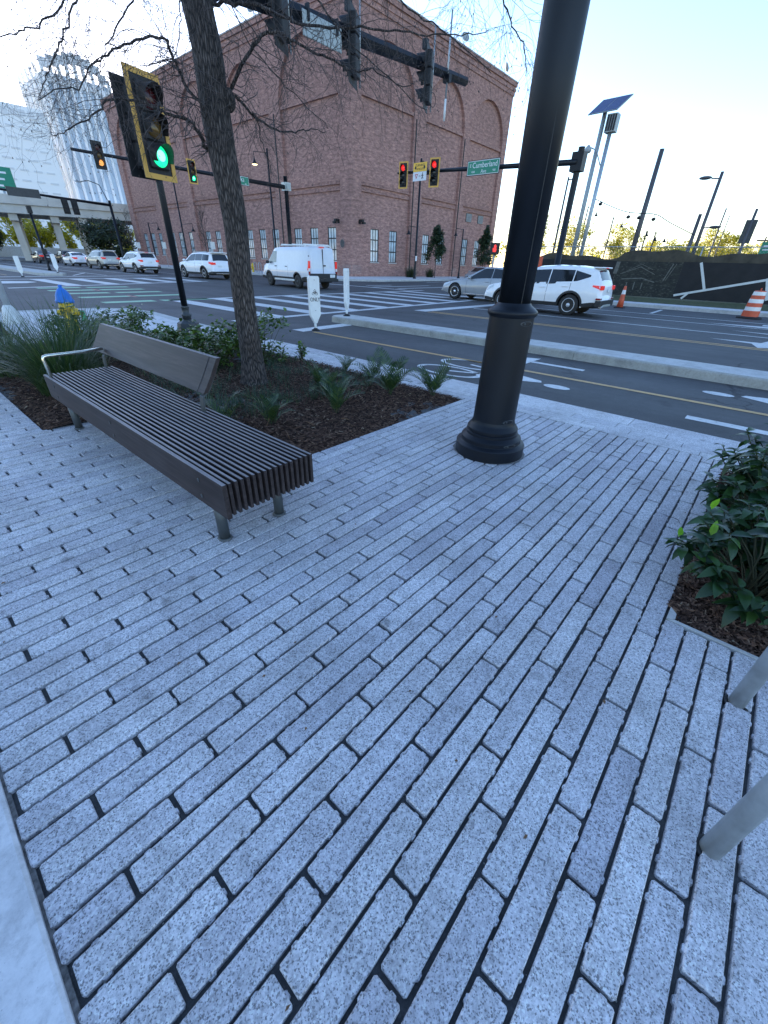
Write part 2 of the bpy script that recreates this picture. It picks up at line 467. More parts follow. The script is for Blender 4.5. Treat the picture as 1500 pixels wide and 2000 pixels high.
M['coping'] = simple('coping_stone', (0.42, 0.36, 0.33), 0.8, var=0.15)
M['roof'] = simple('flat_roof', (0.3, 0.3, 0.3), 0.9)
M['win_frame'] = simple('window_frame', (0.02, 0.024, 0.03), 0.45)
M['pane'] = simple('window_glass', (0.52, 0.60, 0.63), 0.08, var=0.35, scale=1.3, spec=0.8)
M['sill'] = simple('stone_sill', (0.5, 0.47, 0.44), 0.8)
M['leaf'] = leaf_mat('glossy_leaf', (0.010, 0.034, 0.013), (0.06, 0.135, 0.028), 0.36, 0.15)
M['hedge'] = leaf_mat('hedge_leaf', (0.035, 0.075, 0.02), (0.17, 0.25, 0.045), 0.33, 0.25)
M['frond'] = leaf_mat('frond_leaf', (0.016, 0.046, 0.022), (0.10, 0.15, 0.035), 0.4, 0.2)
M['grass'] = leaf_mat('grass_blade', (0.018, 0.052, 0.020), (0.11, 0.15, 0.05), 0.4, 0.2)
M['mondo'] = leaf_mat('dark_grass_blade', (0.028, 0.065, 0.04), (0.085, 0.14, 0.07), 0.5, 0.15)
M['tree_dark'] = leaf_mat('dark_tree_leaf', (0.014, 0.026, 0.010), (0.06, 0.08, 0.025), 0.5, 0.2)
M['tree_sunlit'] = leaf_mat('sunlit_tree_leaf', (0.26, 0.24, 0.02), (0.62, 0.5, 0.05), 0.5, 0.5)  # bright gold puts low sunlight into the leaf colour
M['tree_young'] = leaf_mat('young_tree_leaf', (0.020, 0.040, 0.020), (0.07, 0.10, 0.04), 0.45, 0.2)
M['new_leaf'] = leaf_mat('new_leaf', (0.16, 0.36, 0.03), (0.30, 0.50, 0.06), 0.35, 0.35)
M['stem'] = simple('plant_stem', (0.06, 0.065, 0.03), 0.7, var=0.3)
M['dry'] = simple('dry_leaf', (0.18, 0.10, 0.05), 0.8, var=0.35)
M['lawn'] = simple('rough_grass_ground', (0.075, 0.085, 0.035), 0.95, var=0.5, scale=5)
M['earth'] = simple('bare_ground', (0.16, 0.15, 0.12), 0.95, var=0.3, scale=0.5)
M['cloth'] = simple('black_fence_cloth', (0.012, 0.012, 0.013), 0.75, var=0.35, scale=2.5)
M['cloth_top'] = simple('olive_fence_cloth', (0.06, 0.052, 0.036), 0.8, var=0.5, scale=1.8)
M['print'] = print_mat()
M['banner_white'] = simple('banner_white', (0.6, 0.62, 0.6), 0.7, var=0.08)
M['tower_fin'] = simple('tower_white_fins', (0.85, 0.85, 0.85), 0.6, var=0.03)
M['tower_glass'] = simple('tower_glass', (0.50, 0.57, 0.64), 0.5, var=0.15, scale=0.08)
M['tower_white'] = simple('white_tower_wall', (0.86, 0.86, 0.85), 0.7, var=0.03)
M['tower_slit'] = simple('white_tower_windows', (0.66, 0.67, 0.68), 0.5, var=0.1)
M['deck'] = simple('bridge_concrete', (0.55, 0.53, 0.48), 0.8, var=0.12, scale=0.6)
M['column'] = simple('column_concrete', (0.50, 0.47, 0.41), 0.8, var=0.12, scale=0.8)
M['solar'] = simple('solar_cells', (0.055, 0.075, 0.17), 0.18, var=0.15)
M['hyd_yellow'] = simple('hydrant_yellow', (0.72, 0.48, 0.02), 0.4, var=0.1)
M['hyd_blue'] = simple('hydrant_blue', (0.02, 0.16, 0.55), 0.42, var=0.1)
M['hyd_green'] = simple('tag_green', (0.1, 0.5, 0.3), 0.5)
M['glass_car'] = simple('car_glass', (0.012, 0.015, 0.018), 0.06, var=0.2, spec=0.7)
M['glass_light'] = simple('light_car_glass', (0.10, 0.13, 0.15), 0.06, var=0.2, spec=0.8)
M['trim'] = simple('black_car_trim', (0.02, 0.021, 0.023), 0.55)
M['rim'] = simple('alloy_rim', (0.6, 0.61, 0.63), 0.4, 0.3)
M['chrome'] = simple('chrome', (0.75, 0.76, 0.78), 0.15, 0.95)
M['tail_on'] = simple('lit_tail_lamp', (0.35, 0.012, 0.014), 0.25, emit=(1.0, 0.04, 0.03), estr=0.09)
M['tail'] = simple('tail_lamp', (0.25, 0.012, 0.014), 0.15, coat=0.5)
M['headlamp'] = simple('headlamp_glass', (0.55, 0.6, 0.63), 0.12, spec=0.8)
M['plate'] = simple('licence_plate', (0.72, 0.74, 0.74), 0.5)
def car_paint(name, col, metal=0.0):
    return simple(name, col, 0.38, metal, var=0.03, coat=0.7)
M['car_white'] = car_paint('white_car_paint', (0.82, 0.825, 0.83))
M['car_van'] = car_paint('white_van_paint', (0.68, 0.70, 0.73))
M['car_silver'] = car_paint('silver_car_paint', (0.36, 0.37, 0.38), 0.35)
M['car_beige'] = car_paint('pale_champagne_paint', (0.50, 0.49, 0.44), 0.25)
M['car_dark'] = car_paint('dark_maroon_paint', (0.035, 0.02, 0.022), 0.2)
M['car_black'] = car_paint('black_car_paint', (0.012, 0.012, 0.014))

# ------------------------------------------------------------------ mesh helpers
class MB:
    def __init__(s):
        s.v, s.f, s.m, s.sm = [], [], [], []
    def add(s, vs, fs, m=0, smooth=False):
        o = len(s.v)
        s.v += [tuple(v) for v in vs]
        for f in fs:
            s.f.append(tuple(i + o for i in f))
            s.m.append(m)
            s.sm.append(smooth)
        return s
    def box(s, x0, x1, y0, y1, z0, z1, m=0):
        vs = [(x0, y0, z0), (x1, y0, z0), (x1, y1, z0), (x0, y1, z0), (x0, y0, z1), (x1, y0, z1), (x1, y1, z1), (x0, y1, z1)]
        return s.add(vs, [(0, 3, 2, 1), (4, 5, 6, 7), (0, 1, 5, 4), (1, 2, 6, 5), (2, 3, 7, 6), (3, 0, 4, 7)], m)
    def cbox(s, x0, x1, y0, y1, z0, z1, c=0.01, m=0):
        # box with chamfered edges
        xs, ys, zs = (x0, x1), (y0, y1), (z0, z1)
        bm = bmesh.new()
        vv = [bm.verts.new((xs[i & 1], ys[(i >> 1) & 1], zs[(i >> 2) & 1])) for i in range(8)]
        for q in ((0, 2, 3, 1), (4, 5, 7, 6), (0, 1, 5, 4), (1, 3, 7, 5), (3, 2, 6, 7), (2, 0, 4, 6)):
            bm.faces.new([vv[i] for i in q])
        bmesh.ops.bevel(bm, geom=list(bm.edges), offset=c, segments=1, affect='EDGES', profile=0.5)
        bm.verts.index_update()
        s.add([v.co[:] for v in bm.verts], [[v.index for v in f.verts] for f in bm.faces], m)
        bm.free()
        return s
    def hexa(s, p, m=0):
        return s.add(p, [(0, 3, 2, 1), (4, 5, 6, 7), (0, 1, 5, 4), (1, 2, 6, 5), (2, 3, 7, 6), (3, 0, 4, 7)], m)
    def tube(s, pts, rad, n=8, m=0, caps=True, smooth=True, twist=None):
        pts = [Vector(p) for p in pts]
        if not hasattr(rad, '__len__'):
            rad = [rad] * len(pts)
        vs, fs = [], []
        prev = None
        for i, p in enumerate(pts):
            if i == 0:
                d = pts[1] - pts[0]
            elif i == len(pts) - 1:
                d = pts[-1] - pts[-2]
            else:
                d = (pts[i + 1] - pts[i]).normalized() + (pts[i] - pts[i - 1]).normalized()
            d = d.normalized() if d.length > 1e-9 else Vector((0, 0, 1))
            if prev is None:
                a = Vector((1, 0, 0)) if abs(d.x) < 0.9 else Vector((0, 1, 0))
                u = d.cross(a).normalized()
            else:
                u = prev - d * prev.dot(d)
                u = u.normalized() if u.length > 1e-6 else d.orthogonal().normalized()
            prev = u
            w = d.cross(u)
            for k in range(n):
                an = 2 * pi * k / n
                vs.append(p + (u * cos(an) + w * sin(an)) * rad[i])
        for i in range(len(pts) - 1):
            for k in range(n):
                a, b = i * n + k, i * n + (k + 1) % n
                fs.append((a, b, b + n, a + n))
        s.add(vs, fs, m, smooth)
        if caps:
            o = len(s.v) - len(vs)
            s.f.append(tuple(o + k for k in reversed(range(n)))); s.m.append(m); s.sm.append(False)
            e = o + (len(pts) - 1) * n
            s.f.append(tuple(e + k for k in range(n))); s.m.append(m); s.sm.append(False)
        return s
    def cyl(s, p0, p1, r0, r1=None, n=12, m=0, smooth=True):
        return s.tube([p0, p1], [r0, r0 if r1 is None else r1], n, m, True, smooth)
    def lathe(s, prof, n=24, o=(0, 0, 0), ax=None, m=0, smooth=True, caps=True, a0=0.0):
        # prof: (r, h) along +Z (or along ax)
        A = Vector(ax).normalized() if ax else Vector((0, 0, 1))
        u = A.orthogonal().normalized() if ax else Vector((1, 0, 0))
        w = A.cross(u)
        O = Vector(o)
        vs, fs = [], []
        for r, h in prof:
            for k in range(n):
                an = 2 * pi * k / n + a0
                vs.append(O + A * h + (u * cos(an) + w * sin(an)) * r)
        for i in range(len(prof) - 1):
            for k in range(n):
                a, b = i * n + k, i * n + (k + 1) % n
                fs.append((a, b, b + n, a + n))
        base = len(s.v)
        s.add(vs, fs, m, smooth)
        if caps:
            s.f.append(tuple(base + k for k in reversed(range(n)))); s.m.append(m); s.sm.append(False)
            e = base + (len(prof) - 1) * n
            s.f.append(tuple(e + k for k in range(n))); s.m.append(m); s.sm.append(False)
        return s
    def prism(s, poly, z0, z1, m=0, mside=None, bottom=True):
        # polygon in XY (counter-clockwise) extruded
        n = len(poly)
        vs = [(x, y, z0) for x, y in poly] + [(x, y, z1) for x, y in poly]
        s.add(vs, [tuple(range(n, 2 * n))], m)
        o = len(s.v) - 2 * n
        if bottom:
            s.f.append(tuple(o + i for i in reversed(range(n)))); s.m.append(m); s.sm.append(False)
        for i in range(n):
            j = (i + 1) % n
            s.f.append((o + i, o + j, o + n + j, o + n + i)); s.m.append(m if mside is None else mside); s.sm.append(False)
        return s
    def sheet(s, poly, z, m=0):
        return s.add([(x, y, z) for x, y in poly], [tuple(range(len(poly)))], m)
    def ball(s, c, r, m=0, n=12, k=8):
        r = (r, r, r) if not hasattr(r, '__len__') else r
        vs = [(c[0], c[1], c[2] - r[2])]
        for i in range(1, k):
            ph = -pi / 2 + pi * i / k
            for j in range(n):
                vs.append((c[0] + r[0] * cos(ph) * cos(2 * pi * j / n), c[1] + r[1] * cos(ph) * sin(2 * pi * j / n), c[2] + r[2] * sin(ph)))
        vs.append((c[0], c[1], c[2] + r[2]))
        fs = [(0, 1 + (j + 1) % n, 1 + j) for j in range(n)]
        for i in range(k - 2):
            for j in range(n):
                a = 1 + i * n + j
                b = 1 + i * n + (j + 1) % n
                fs.append((a, b, b + n, a + n))
        t = len(vs) - 1
        o = 1 + (k - 2) * n
        fs += [(o + j, o + (j + 1) % n, t) for j in range(n)]
        return s.add(vs, fs, m, True)
    def mesh(s, name, mats):
        me = bpy.data.meshes.new(name)
        me.from_pydata([tuple(v) for v in s.v], [], s.f)
        for mm in mats if isinstance(mats, (list, tuple)) else [mats]:
            me.materials.append(M[mm] if isinstance(mm, str) else mm)
        me.polygons.foreach_set('material_index', s.m)
        me.polygons.foreach_set('use_smooth', s.sm)
        me.update()
        return me
    def build(s, name, mats, parent=None, loc=(0, 0, 0), rz=0.0, **tags):
        return link(name, s.mesh(name, mats), parent, loc, rz, **tags)

def link(name, data, parent=None, loc=(0, 0, 0), rz=0.0, **tags):
    o = bpy.data.objects.new(name, data)
    COL.objects.link(o)
    o.location = loc
    o.rotation_euler = (0, 0, rz)
    if parent is not None:
        o.parent = parent
    for k, v in tags.items():
        o[k] = v
    return o
def thing(name, label, category, loc=(0, 0, 0), rz=0.0, group=None):
    o = bpy.data.objects.new(name, None)
    COL.objects.link(o)
    o.empty_display_size = 0.2
    o.location = loc
    o.rotation_euler = (0, 0, rz)
    o['label'] = label
    o['category'] = category
    if group:
        o['group'] = group
    return o
def struct(name, mb, mats, parent=None, **kw):
    o = mb.build(name, mats, parent, **kw)
    if parent is None:
        o['kind'] = 'structure'
    return o
def copy_tree(o, parent=None):
    c = o.copy()
    COL.objects.link(c)
    c.parent = parent
    for ch in list(o.children):
        copy_tree(ch, c)
    return c
def text(name, s, size, parent, loc, mat_name, rot=(pi / 2, 0, 0), align='CENTER', extr=0.0015, sx=1.0):
    cu = bpy.data.curves.new(name, 'FONT')
    cu.body = s
    cu.size = size
    cu.extrude = extr
    cu.align_x = align
    cu.align_y = 'CENTER'
    cu.resolution_u = 3
    cu.materials.append(M[mat_name])
    tmp = bpy.data.objects.new('tmp', cu)
    me = bpy.data.meshes.new_from_object(tmp)
    bpy.data.objects.remove(tmp)
    o = bpy.data.objects.new(name, me)
    COL.objects.link(o)
    o.parent = parent
    o.location = loc
    o.rotation_euler = rot
    o.scale = (sx, 1, 1)
    return o
def lerp(a, b, t):
    return a + (b - a) * t
def pl(pts, x):
    # piecewise linear through (x, y) pairs sorted by x
    if x <= pts[0][0]:
        return pts[0][1]
    for (a, b), (c, d) in zip(pts, pts[1:]):
        if x <= c:
            return lerp(b, d, (x - a) / (c - a)) if c > a else d
    return pts[-1][1]
# ================================================================== THE SETTING
RZ = -0.02          # road level; the near pavement is at 0
PZ = RZ + 0.004     # road paint
g_ = MB().sheet([(-2500, -2500), (2500, -2500), (2500, 2500), (-2500, 2500)], -0.12)
struct('ground', g_, 'earth')
struct('road', MB().sheet([(-150, -120), (260, -120), (260, 500), (-150, 500)], RZ), 'asphalt')

def arc(cx, cy, r, a0, a1, n=8):
    return [(cx + r * cos(radians(lerp(a0, a1, i / n))), cy + r * sin(radians(lerp(a0, a1, i / n)))) for i in range(n + 1)]

# far kerb and footway on the fence side, with a rounded corner into the side street
fk = MB()
fk.prism([(25.4, -80), (25.75, -80), (25.75, 13.4)] + [(25.75 + 3 - 3 * cos(radians(a)), 13.4 + 3 * sin(radians(a))) for a in (15, 30, 45, 60, 75, 90)] + [(240, 16.4), (240, 16.75), (28.75, 16.75)] + [(28.75 - 3.35 * sin(radians(a)), 13.4 + 3.35 * cos(radians(a))) for a in (15, 30, 45, 60, 75, 90)], RZ - .02, 0.12)
kerb = struct('far_kerb', fk, 'concrete')
struct('kerb_footway', MB().prism([(25.755, -80), (26.9, -80), (26.9, 14.2), (240, 14.2), (240, 16.395), (28.75, 16.395), (26.6, 15.5), (25.755, 13.4)], RZ - .02, 0.125), 'smooth_concrete')
lw = MB()
ny = 46
for i in range(ny):
    y0, y1 = lerp(-80, 14.2, i / ny) , lerp(-80, 14.2, (i + 1) / ny)
    xs = [26.9, 27.6, 28.6, 29.4, 30.4, 240]
    zs = [0.13, 0.17, 0.2, 0.23, 0.22, 0.2]
    for a in range(5):
        j0 = 0.025 * sin(y0 * 2.1 + a) * (0 < a)
        j1 = 0.025 * sin(y1 * 2.1 + a) * (0 < a)
        k0 = 0.025 * sin(y0 * 2.1 + a + 1)
        k1 = 0.025 * sin(y1 * 2.1 + a + 1)
        lw.add([(xs[a], y0, zs[a] + j0), (xs[a + 1], y0, zs[a + 1] + k0), (xs[a + 1], y1, zs[a + 1] + k1), (xs[a], y1, zs[a] + j1)], [(0, 1, 2, 3)])
struct('grass_verge', lw, 'lawn')

# block of the brick building: kerb, footway
bk = MB()
bk.prism([(240, 29.2), (240, 29.55), (33.3, 29.55)] + arc(33.3, 33.55, 4.0, 270, 180)[1:] + [(29.3, 150), (28.95, 150)] + arc(33.3, 33.55, 4.35, 180, 270), RZ - .02, 0.13)
struct('corner_kerb', bk, 'concrete')
struct('corner_footway', MB().prism([(240, 29.555), (240, 36.3), (36.3, 36.3), (36.3, 150), (29.305, 150)] + arc(33.3, 33.55, 3.995, 180, 270), RZ - .02, 0.135), 'smooth_concrete')
# the block behind and beside it, far off
struct('far_left_footway', MB().prism([(-150, 31.5), (1.5, 31.5), (3.6, 32.2), (4.4, 34.5), (4.4, 300), (-150, 300)], RZ - .02, 0.12), 'smooth_concrete')

# concrete corner of our own footway, beyond the planting
struct('corner_slab', MB().prism([(-30, 10.55), (4.74, 10.55), (5.0, 10.5), (5.3, 10.5), (5.36, 12.4), (5.5, 14.4), (5.3, 15.6), (4.6, 16.2), (3.2, 16.35), (-30, 16.35)], -0.1, 0.0), 'smooth_concrete')
struct('corner_slab_kerb', MB().prism([(5.3, 10.5), (5.55, 10.5), (5.62, 12.4), (5.76, 14.5), (5.55, 15.8), (4.75, 16.5), (3.3, 16.65), (-30, 16.65), (-30, 16.354), (3.2, 16.354), (4.6, 16.204), (5.304, 15.604), (5.504, 14.4), (5.364, 12.4)], -0.1, 0.004), 'concrete')

# ---- road paint
def paint(name, polys, m='white_paint', z=PZ):
    mb = MB()
    for q in polys:
        a = sum(x0 * y1 - x1 * y0 for (x0, y0), (x1, y1) in zip(q, q[1:] + q[:1]))
        mb.sheet(q if a > 0 else q[::-1], z)
    return struct(name, mb, m)
def rect(x0, x1, y0, y1):
    return [(x0, y0), (x1, y0), (x1, y1), (x0, y1)]
def strip(x0, y0, x1, y1, w):
    d = Vector((x1 - x0, y1 - y0)).normalized()
    n = Vector((-d.y, d.x)) * w / 2
    return [(x0 + n.x, y0 + n.y), (x1 + n.x, y1 + n.y), (x1 - n.x, y1 - n.y), (x0 - n.x, y0 - n.y)]
# near crosswalk: two edge lines and ladder bars
lo = lambda x: 11.45 + (x - 7.4) * 0.055
paint('crosswalk_edge_line', [[(6.6, lo(6.6) - .16), (21, lo(21) - .16), (21, lo(21) + .16), (6.6, lo(6.6) + .16)], [(8.0, 18.35), (25.2, 18.55), (25.2, 18.88), (8.0, 18.68)]])
paint('crosswalk_bar', [[(x - .32, lo(x) + .165), (x + .32, lo(x) + .165), (x + .38 + .02 * (x - 8), 18.36 + (x - 8) * .0116 - .005), (x - .26 + .02 * (x - 8), 18.36 + (x - 8) * .0116 - .005)] for x in (8.2, 9.95, 11.75, 13.55, 15.35, 17.3, 19.2, 20.9, 22.7)])
# far-left crosswalk
l1 = lambda x: 27.6 + (x - 5) * 0.38
paint('far_crosswalk_edge_line', [[(4.6, l1(4.6) - .2), (17, l1(17) - .2), (17, l1(17) + .2), (4.6, l1(4.6) + .2)], [(5, 35.4), (18.5, 37.8), (18.5, 38.2), (5, 35.8)], [(6, 38.9), (17.5, 41.2), (17.5, 41.7), (6, 39.4)]])
paint('far_crosswalk_bar', [[(x - .4, l1(x) + .25), (x + .4, l1(x) + .25), (x + .3, 35.4 + (x - 5) * .178 - .05), (x - .5, 35.4 + (x - 5) * .178 - .05)] for x in (7.7, 9.9, 12.1, 14.2, 16.3)])
# crossing of the side street on the far right
paint('side_street_line', [rect(24.6, 31.5, 22.6, 22.95), rect(25.0, 33, 20.6, 20.95), rect(25.6, 28.5, 24.2, 24.5), rect(37, 44, 27.0, 27.3), rect(24.0, 24.4, 19.4, 28.6)])
paint('green_crossing_bar', [rect(x0, x1, y - .3, y + .3) for y in (18.45, 20.95, 23.15, 25.15, 27.1) for x0, x1 in ((5.62, 7.42), (7.72, 9.7))], 'green_paint')
paint('crossing_centre_dash', [rect(7.46, 7.6, y - .5, y + .5) for y in (20.9, 25.1)], 'red_paint')
paint('cycle_stop_bar', [[(6.9, 8.72), (8.72, 8.86), (9.1, 9.3), (6.9, 9.16)]])
paint('stop_bar', [[(13.75, 10.02), (21.9, 9.75), (21.9, 10.25), (13.75, 10.6)]])
paint('cycle_track_centre_line', [rect(7.03, 7.14, -40, 8.55)], 'yellow_paint')
paint('double_yellow_line', [rect(13.66, 13.78, -80, 9.9), rect(13.92, 14.04, -80, 9.9)], 'yellow_paint')
paint('lane_line', [rect(16.63, 16.75, -80, 9.7), rect(19.36, 19.48, -80, 9.7), rect(21.6, 21.72, -80, 9.7)])
paint('parking_tick', [strip(22.1, 4.2, 24.75, 4.3, .14), strip(22.1, -3.2, 24.75, -3.1, .14)])
paint('turn_arrow', [[(15.13, 1.25), (14.86, .3), (14.1, .14), (14.25, -.1), (14.1, -.5), (15.2, -1.6), (15.75, -1.6), (15.73, 0), (15.2, .12)]])
paint('straight_arrow', [[(20.0, 1.93), (20.38, .2), (20.25, -.6), (19.75, .1)], [(17.98, 1.0), (17.86, -.9), (17.62, -.9), (17.72, .1)], rect(20.6, 21.1, -1.8, .35)])
def ring(cx, cy, rx, ry, w, n=28):
    qs = []
    for i in range(n):
        a, b = 2 * pi * i / n, 2 * pi * (i + 1) / n
        qs.append([(cx + rx * cos(a), cy + ry * sin(a)), (cx + rx * cos(b), cy + ry * sin(b)), (cx + (rx - w) * cos(b), cy + (ry - w * 1.6) * sin(b)), (cx + (rx - w) * cos(a), cy + (ry - w * 1.6) * sin(a))])
    return qs
def oval(cx, cy, rx, ry, n=14):
    return [(cx + rx * cos(2 * pi * i / n), cy + ry * sin(2 * pi * i / n)) for i in range(n)]
def bike_symbol(cx, cy, s):
    # cx, cy: middle of the wheels; s = +1 / -1: which way along y the rider's head lies
    q = ring(cx - .36, cy, .33, .62, .065) + ring(cx + .36, cy, .33, .62, .065)
    q += [strip(cx - .36, cy, cx - .12, cy + s * .55, .07), strip(cx - .12, cy + s * .56, cx + .28, cy + s * .5, .07), strip(cx + .36, cy, cx + .24, cy + s * .75, .07)]
    q += [[(cx - .2, cy + s * .95), (cx + .05, cy + s * 1.45), (cx + .16, cy + s * 1.4), (cx + .30, cy + s * .9), (cx + .16, cy + s * .85), (cx + .02, cy + s * 1.15), (cx - .02, cy + s * .75)]]
    q += [oval(cx - .03, cy + s * 1.72, .115, .2)]
    return q
paint('cycle_symbol', bike_symbol(6.42, 3.85, -1), 'white_paint')
paint('cycle_symbol', bike_symbol(7.9, -1.45, 1), 'white_paint')
paint('cycle_arrow', [rect(7.85, 7.99, 2.24, 3.2), [(7.66, 3.205), (8.34, 3.205), (8.0, 4.0)], rect(6.1, 6.27, -1.1, .42), [(5.86, -1.105), (6.19, -1.9), (6.5, -1.105)]])
paint('far_painted_nose', [[(4.2, 31.2), (6.2, 31.6), (6.9, 32.6), (6.6, 33.6), (4.2, 34.2)]])
paint('far_lane_line', [rect(13.6, 13.75, 42, 170), rect(16.8, 16.95, 42, 170), rect(20.9, 21.05, 42, 170), strip(11.2, 41.6, 13.6, 47, .15)])
paint('far_cycle_line', [rect(7.2, 7.3, 42, 150)], 'yellow_paint')

# ---- raised kerb islands beside the cycle track: one cast block after another
isl = MB().sheet([(8.86, -39), (9.5, -39), (9.5, 9.4), (8.86, 9.4)], RZ + 0.06)
island = struct('kerb_island', isl, 'kerb_side')
def kerb_block(parent, x0, x1, y0, y1, nose=False):
    mb = MB()
    c = 0.035
    def loop(i, z):
        if nose:
            r = (x1 - x0) / 2 - i
            return [(x0 + i, y0 + .004, z), (x1 - i, y0 + .004, z)] + [((x0 + x1) / 2 + r * cos(a), y1 - .3 + r * .75 * sin(a), z) for a in [pi * k / 10 for k in range(11)]]
        return [(x0 + i, y0 + .004, z), (x1 - i, y0 + .004, z), (x1 - i, y1 - .004, z), (x0 + i, y1 - .004, z)]
    L = [loop(0, RZ - .02), loop(.012, .10), loop(.02, .118), loop(.05, .135)]
    n = len(L[0])
    vs = [v for l in L for v in l]
    fs = []
    for k in range(3):
        for i in range(n):
            j = (i + 1) % n
            fs.append((k * n + i, k * n + j, (k + 1) * n + j, (k + 1) * n + i))
    mb.add(vs, fs, 0)
    o = len(mb.v) - len(vs)
    mb.f.append(tuple(o + 3 * n + i for i in range(n))); mb.m.append(1); mb.sm.append(False)
    return mb.build('kerb_block', ['kerb_side', 'concrete'], parent)
ys = [-39 + 3.5 * i for i in range(12)] + [2.75, 6.2]
ys = sorted(y for y in ys if y < -2) + [-.75, 2.75, 6.2]
for a, b in zip(ys, ys[1:]):
    kerb_block(island, 8.77, 9.6, a, b)
kerb_block(island, 8.77, 9.6, 6.2, 9.95, True)
isl2 = struct('far_kerb_island', MB().prism([(9.0, 41.6), (9.3, 41.0), (10.4, 41.0), (10.8, 41.6), (10.8, 110), (9.0, 110)], RZ - .02, .14), 'concrete')

# ---- the paved footway
beds = [  # bark beds cut out of the paving: x0, x1, y0, y1
    (1.5, 4.72, 2.735, 5.0), (0.68, 4.72, 5.0, 10.5), (2.09, 4.55, -3.0, -0.12)]
PX0, PX1 = -0.295, 4.768
pave = struct('footway_bedding', MB().sheet([(-0.31, -4), (5.25, -4), (5.25, 10.55), (-0.31, 10.55)], -0.055), 'bedding')
def paver_mesh(L, wd=0.0828, nub=True):
    # one paving stone, origin at the middle of its top, long side along x
    mb = MB()
    a, b, c = L / 2, wd / 2, 0.0055
    def lp(i, z):
        k = min(c, a * .4)
        A, B = a - i, b - i
        return [(-A + k, -B, z), (A - k, -B, z), (A, -B + k, z), (A, B - k, z), (A - k, B, z), (-A + k, B, z), (-A, B - k, z), (-A, -B + k, z)]
    vs = lp(.0035, 0) + lp(0, -.004) + lp(0, -.052)
    fs = [tuple(range(8))]
    for k in range(2):
        for i in range(8):
            j = (i + 1) % 8
            fs.append((k * 8 + i, (k + 1) * 8 + i, (k + 1) * 8 + j, k * 8 + j))
    mb.add(vs, fs)
    if nub and L > .2:
        for sx in (-1, 1):
            for sy in (-1, 1):
                x, h = sx * (a - .052), .012
                y0, y1 = sy * (b - .001), sy * (b + .0054)
                z = -.005
                q = [(x - h, y0, z), (x + h, y0, z), (x + h * .6, y1, z - .002), (x - h * .6, y1, z - .002), (x - h, y0, -.05), (x + h, y0, -.05), (x + h * .6, y1, -.05), (x - h * .6, y1, -.05)]
                f = [(0, 1, 2, 3), (1, 5, 6, 2), (2, 6, 7, 3), (3, 7, 4, 0)]
                mb.add(q, f if sy > 0 else [tuple(reversed(t)) for t in f])
        x0, x1, y = a - .001, a + .006, -.014
        mb.add([(x0, y - .011, -.006), (x1, y - .007, -.008), (x1, y + .007, -.008), (x0, y + .011, -.006), (x0, y - .011, -.05), (x1, y - .007, -.05), (x1, y + .007, -.05), (x0, y + .011, -.05)], [(0, 1, 2, 3), (0, 4, 5, 1), (1, 5, 6, 2), (2, 6, 7, 3)])
    return mb
M['joint_sand'] = simple('joint_sand', (0.16, 0.15, 0.14), 0.95, var=0.5, scale=60)
PITCH, PER, GAP = 0.0952, 0.507, 0.0145
pieces = []
for r in range(-32, 111):
    yc = .02 + PITCH * r
    if not (-3.0 < yc < 10.5):
        continue
    iv = [(PX0, PX1)]
    for x0, x1, y0, y1 in beds:
        if y0 - .02 < yc < y1 + .02:
            iv = [q for a, b in iv for q in ((a, min(b, x0 - .008)), (max(a, x1 + .008), b)) if q[1] - q[0] > .03]
    ph = (.05 + .1692 * r) % PER
    k0 = int(math.floor((PX0 - ph) / PER)) - 1
    for k in range(k0, k0 + 14):
        a0, b0 = ph + k * PER + GAP / 2, ph + (k + 1) * PER - GAP / 2
        for a, b in iv:
            s, e = max(a0, a), min(b0, b)
            if e - s > .035:
                pieces.append((s, e, yc))
cp = Vector((0, 0, 1.5))
fwd = -Vector((-_F.x, -_F.y, -_F.z))
def shown_size(s, e, y):
    v = Vector(((s + e) / 2, y, 0)) - cp
    d = v.dot(_F)
    if d < .15:
        return 0
    px, py = v.dot(_X) / d * 794, v.dot(_U) / d * 794
    if abs(px) > 830 or py < -1090:
        return 0
    return (e - s) * PITCH * 1.5 / (d ** 3)
pieces.sort(key=lambda p: -shown_size(*p))
full = paver_mesh(PER - GAP).mesh('paver', 'paver')
rest = MB()
for i, (s, e, y) in enumerate(pieces):
    L = e - s
    dz, tx, ty, jy = rnd.uniform(-.0022, .0018), rnd.uniform(-.006, .006), rnd.uniform(-.004, .004), rnd.uniform(-.0019, .0019)
    if i < 300:
        me = full if abs(L - (PER - GAP)) < .001 else paver_mesh(L).mesh('paver', 'paver')
        o = link('paver', me, pave, ((s + e) / 2 + rnd.uniform(-.0022, .0022), y + jy, dz))
        o.rotation_euler = (tx, ty, rnd.uniform(-.004, .004))
    else:
        mb = paver_mesh(L, nub=(y < 3.2))
        rest.add([(v[0] + (s + e) / 2, v[1] + y + jy, v[2] + dz + ty * v[0]) for v in mb.v], mb.f)
o = rest.build('paver_field', 'paver', pave)
o['kind'] = 'stuff'
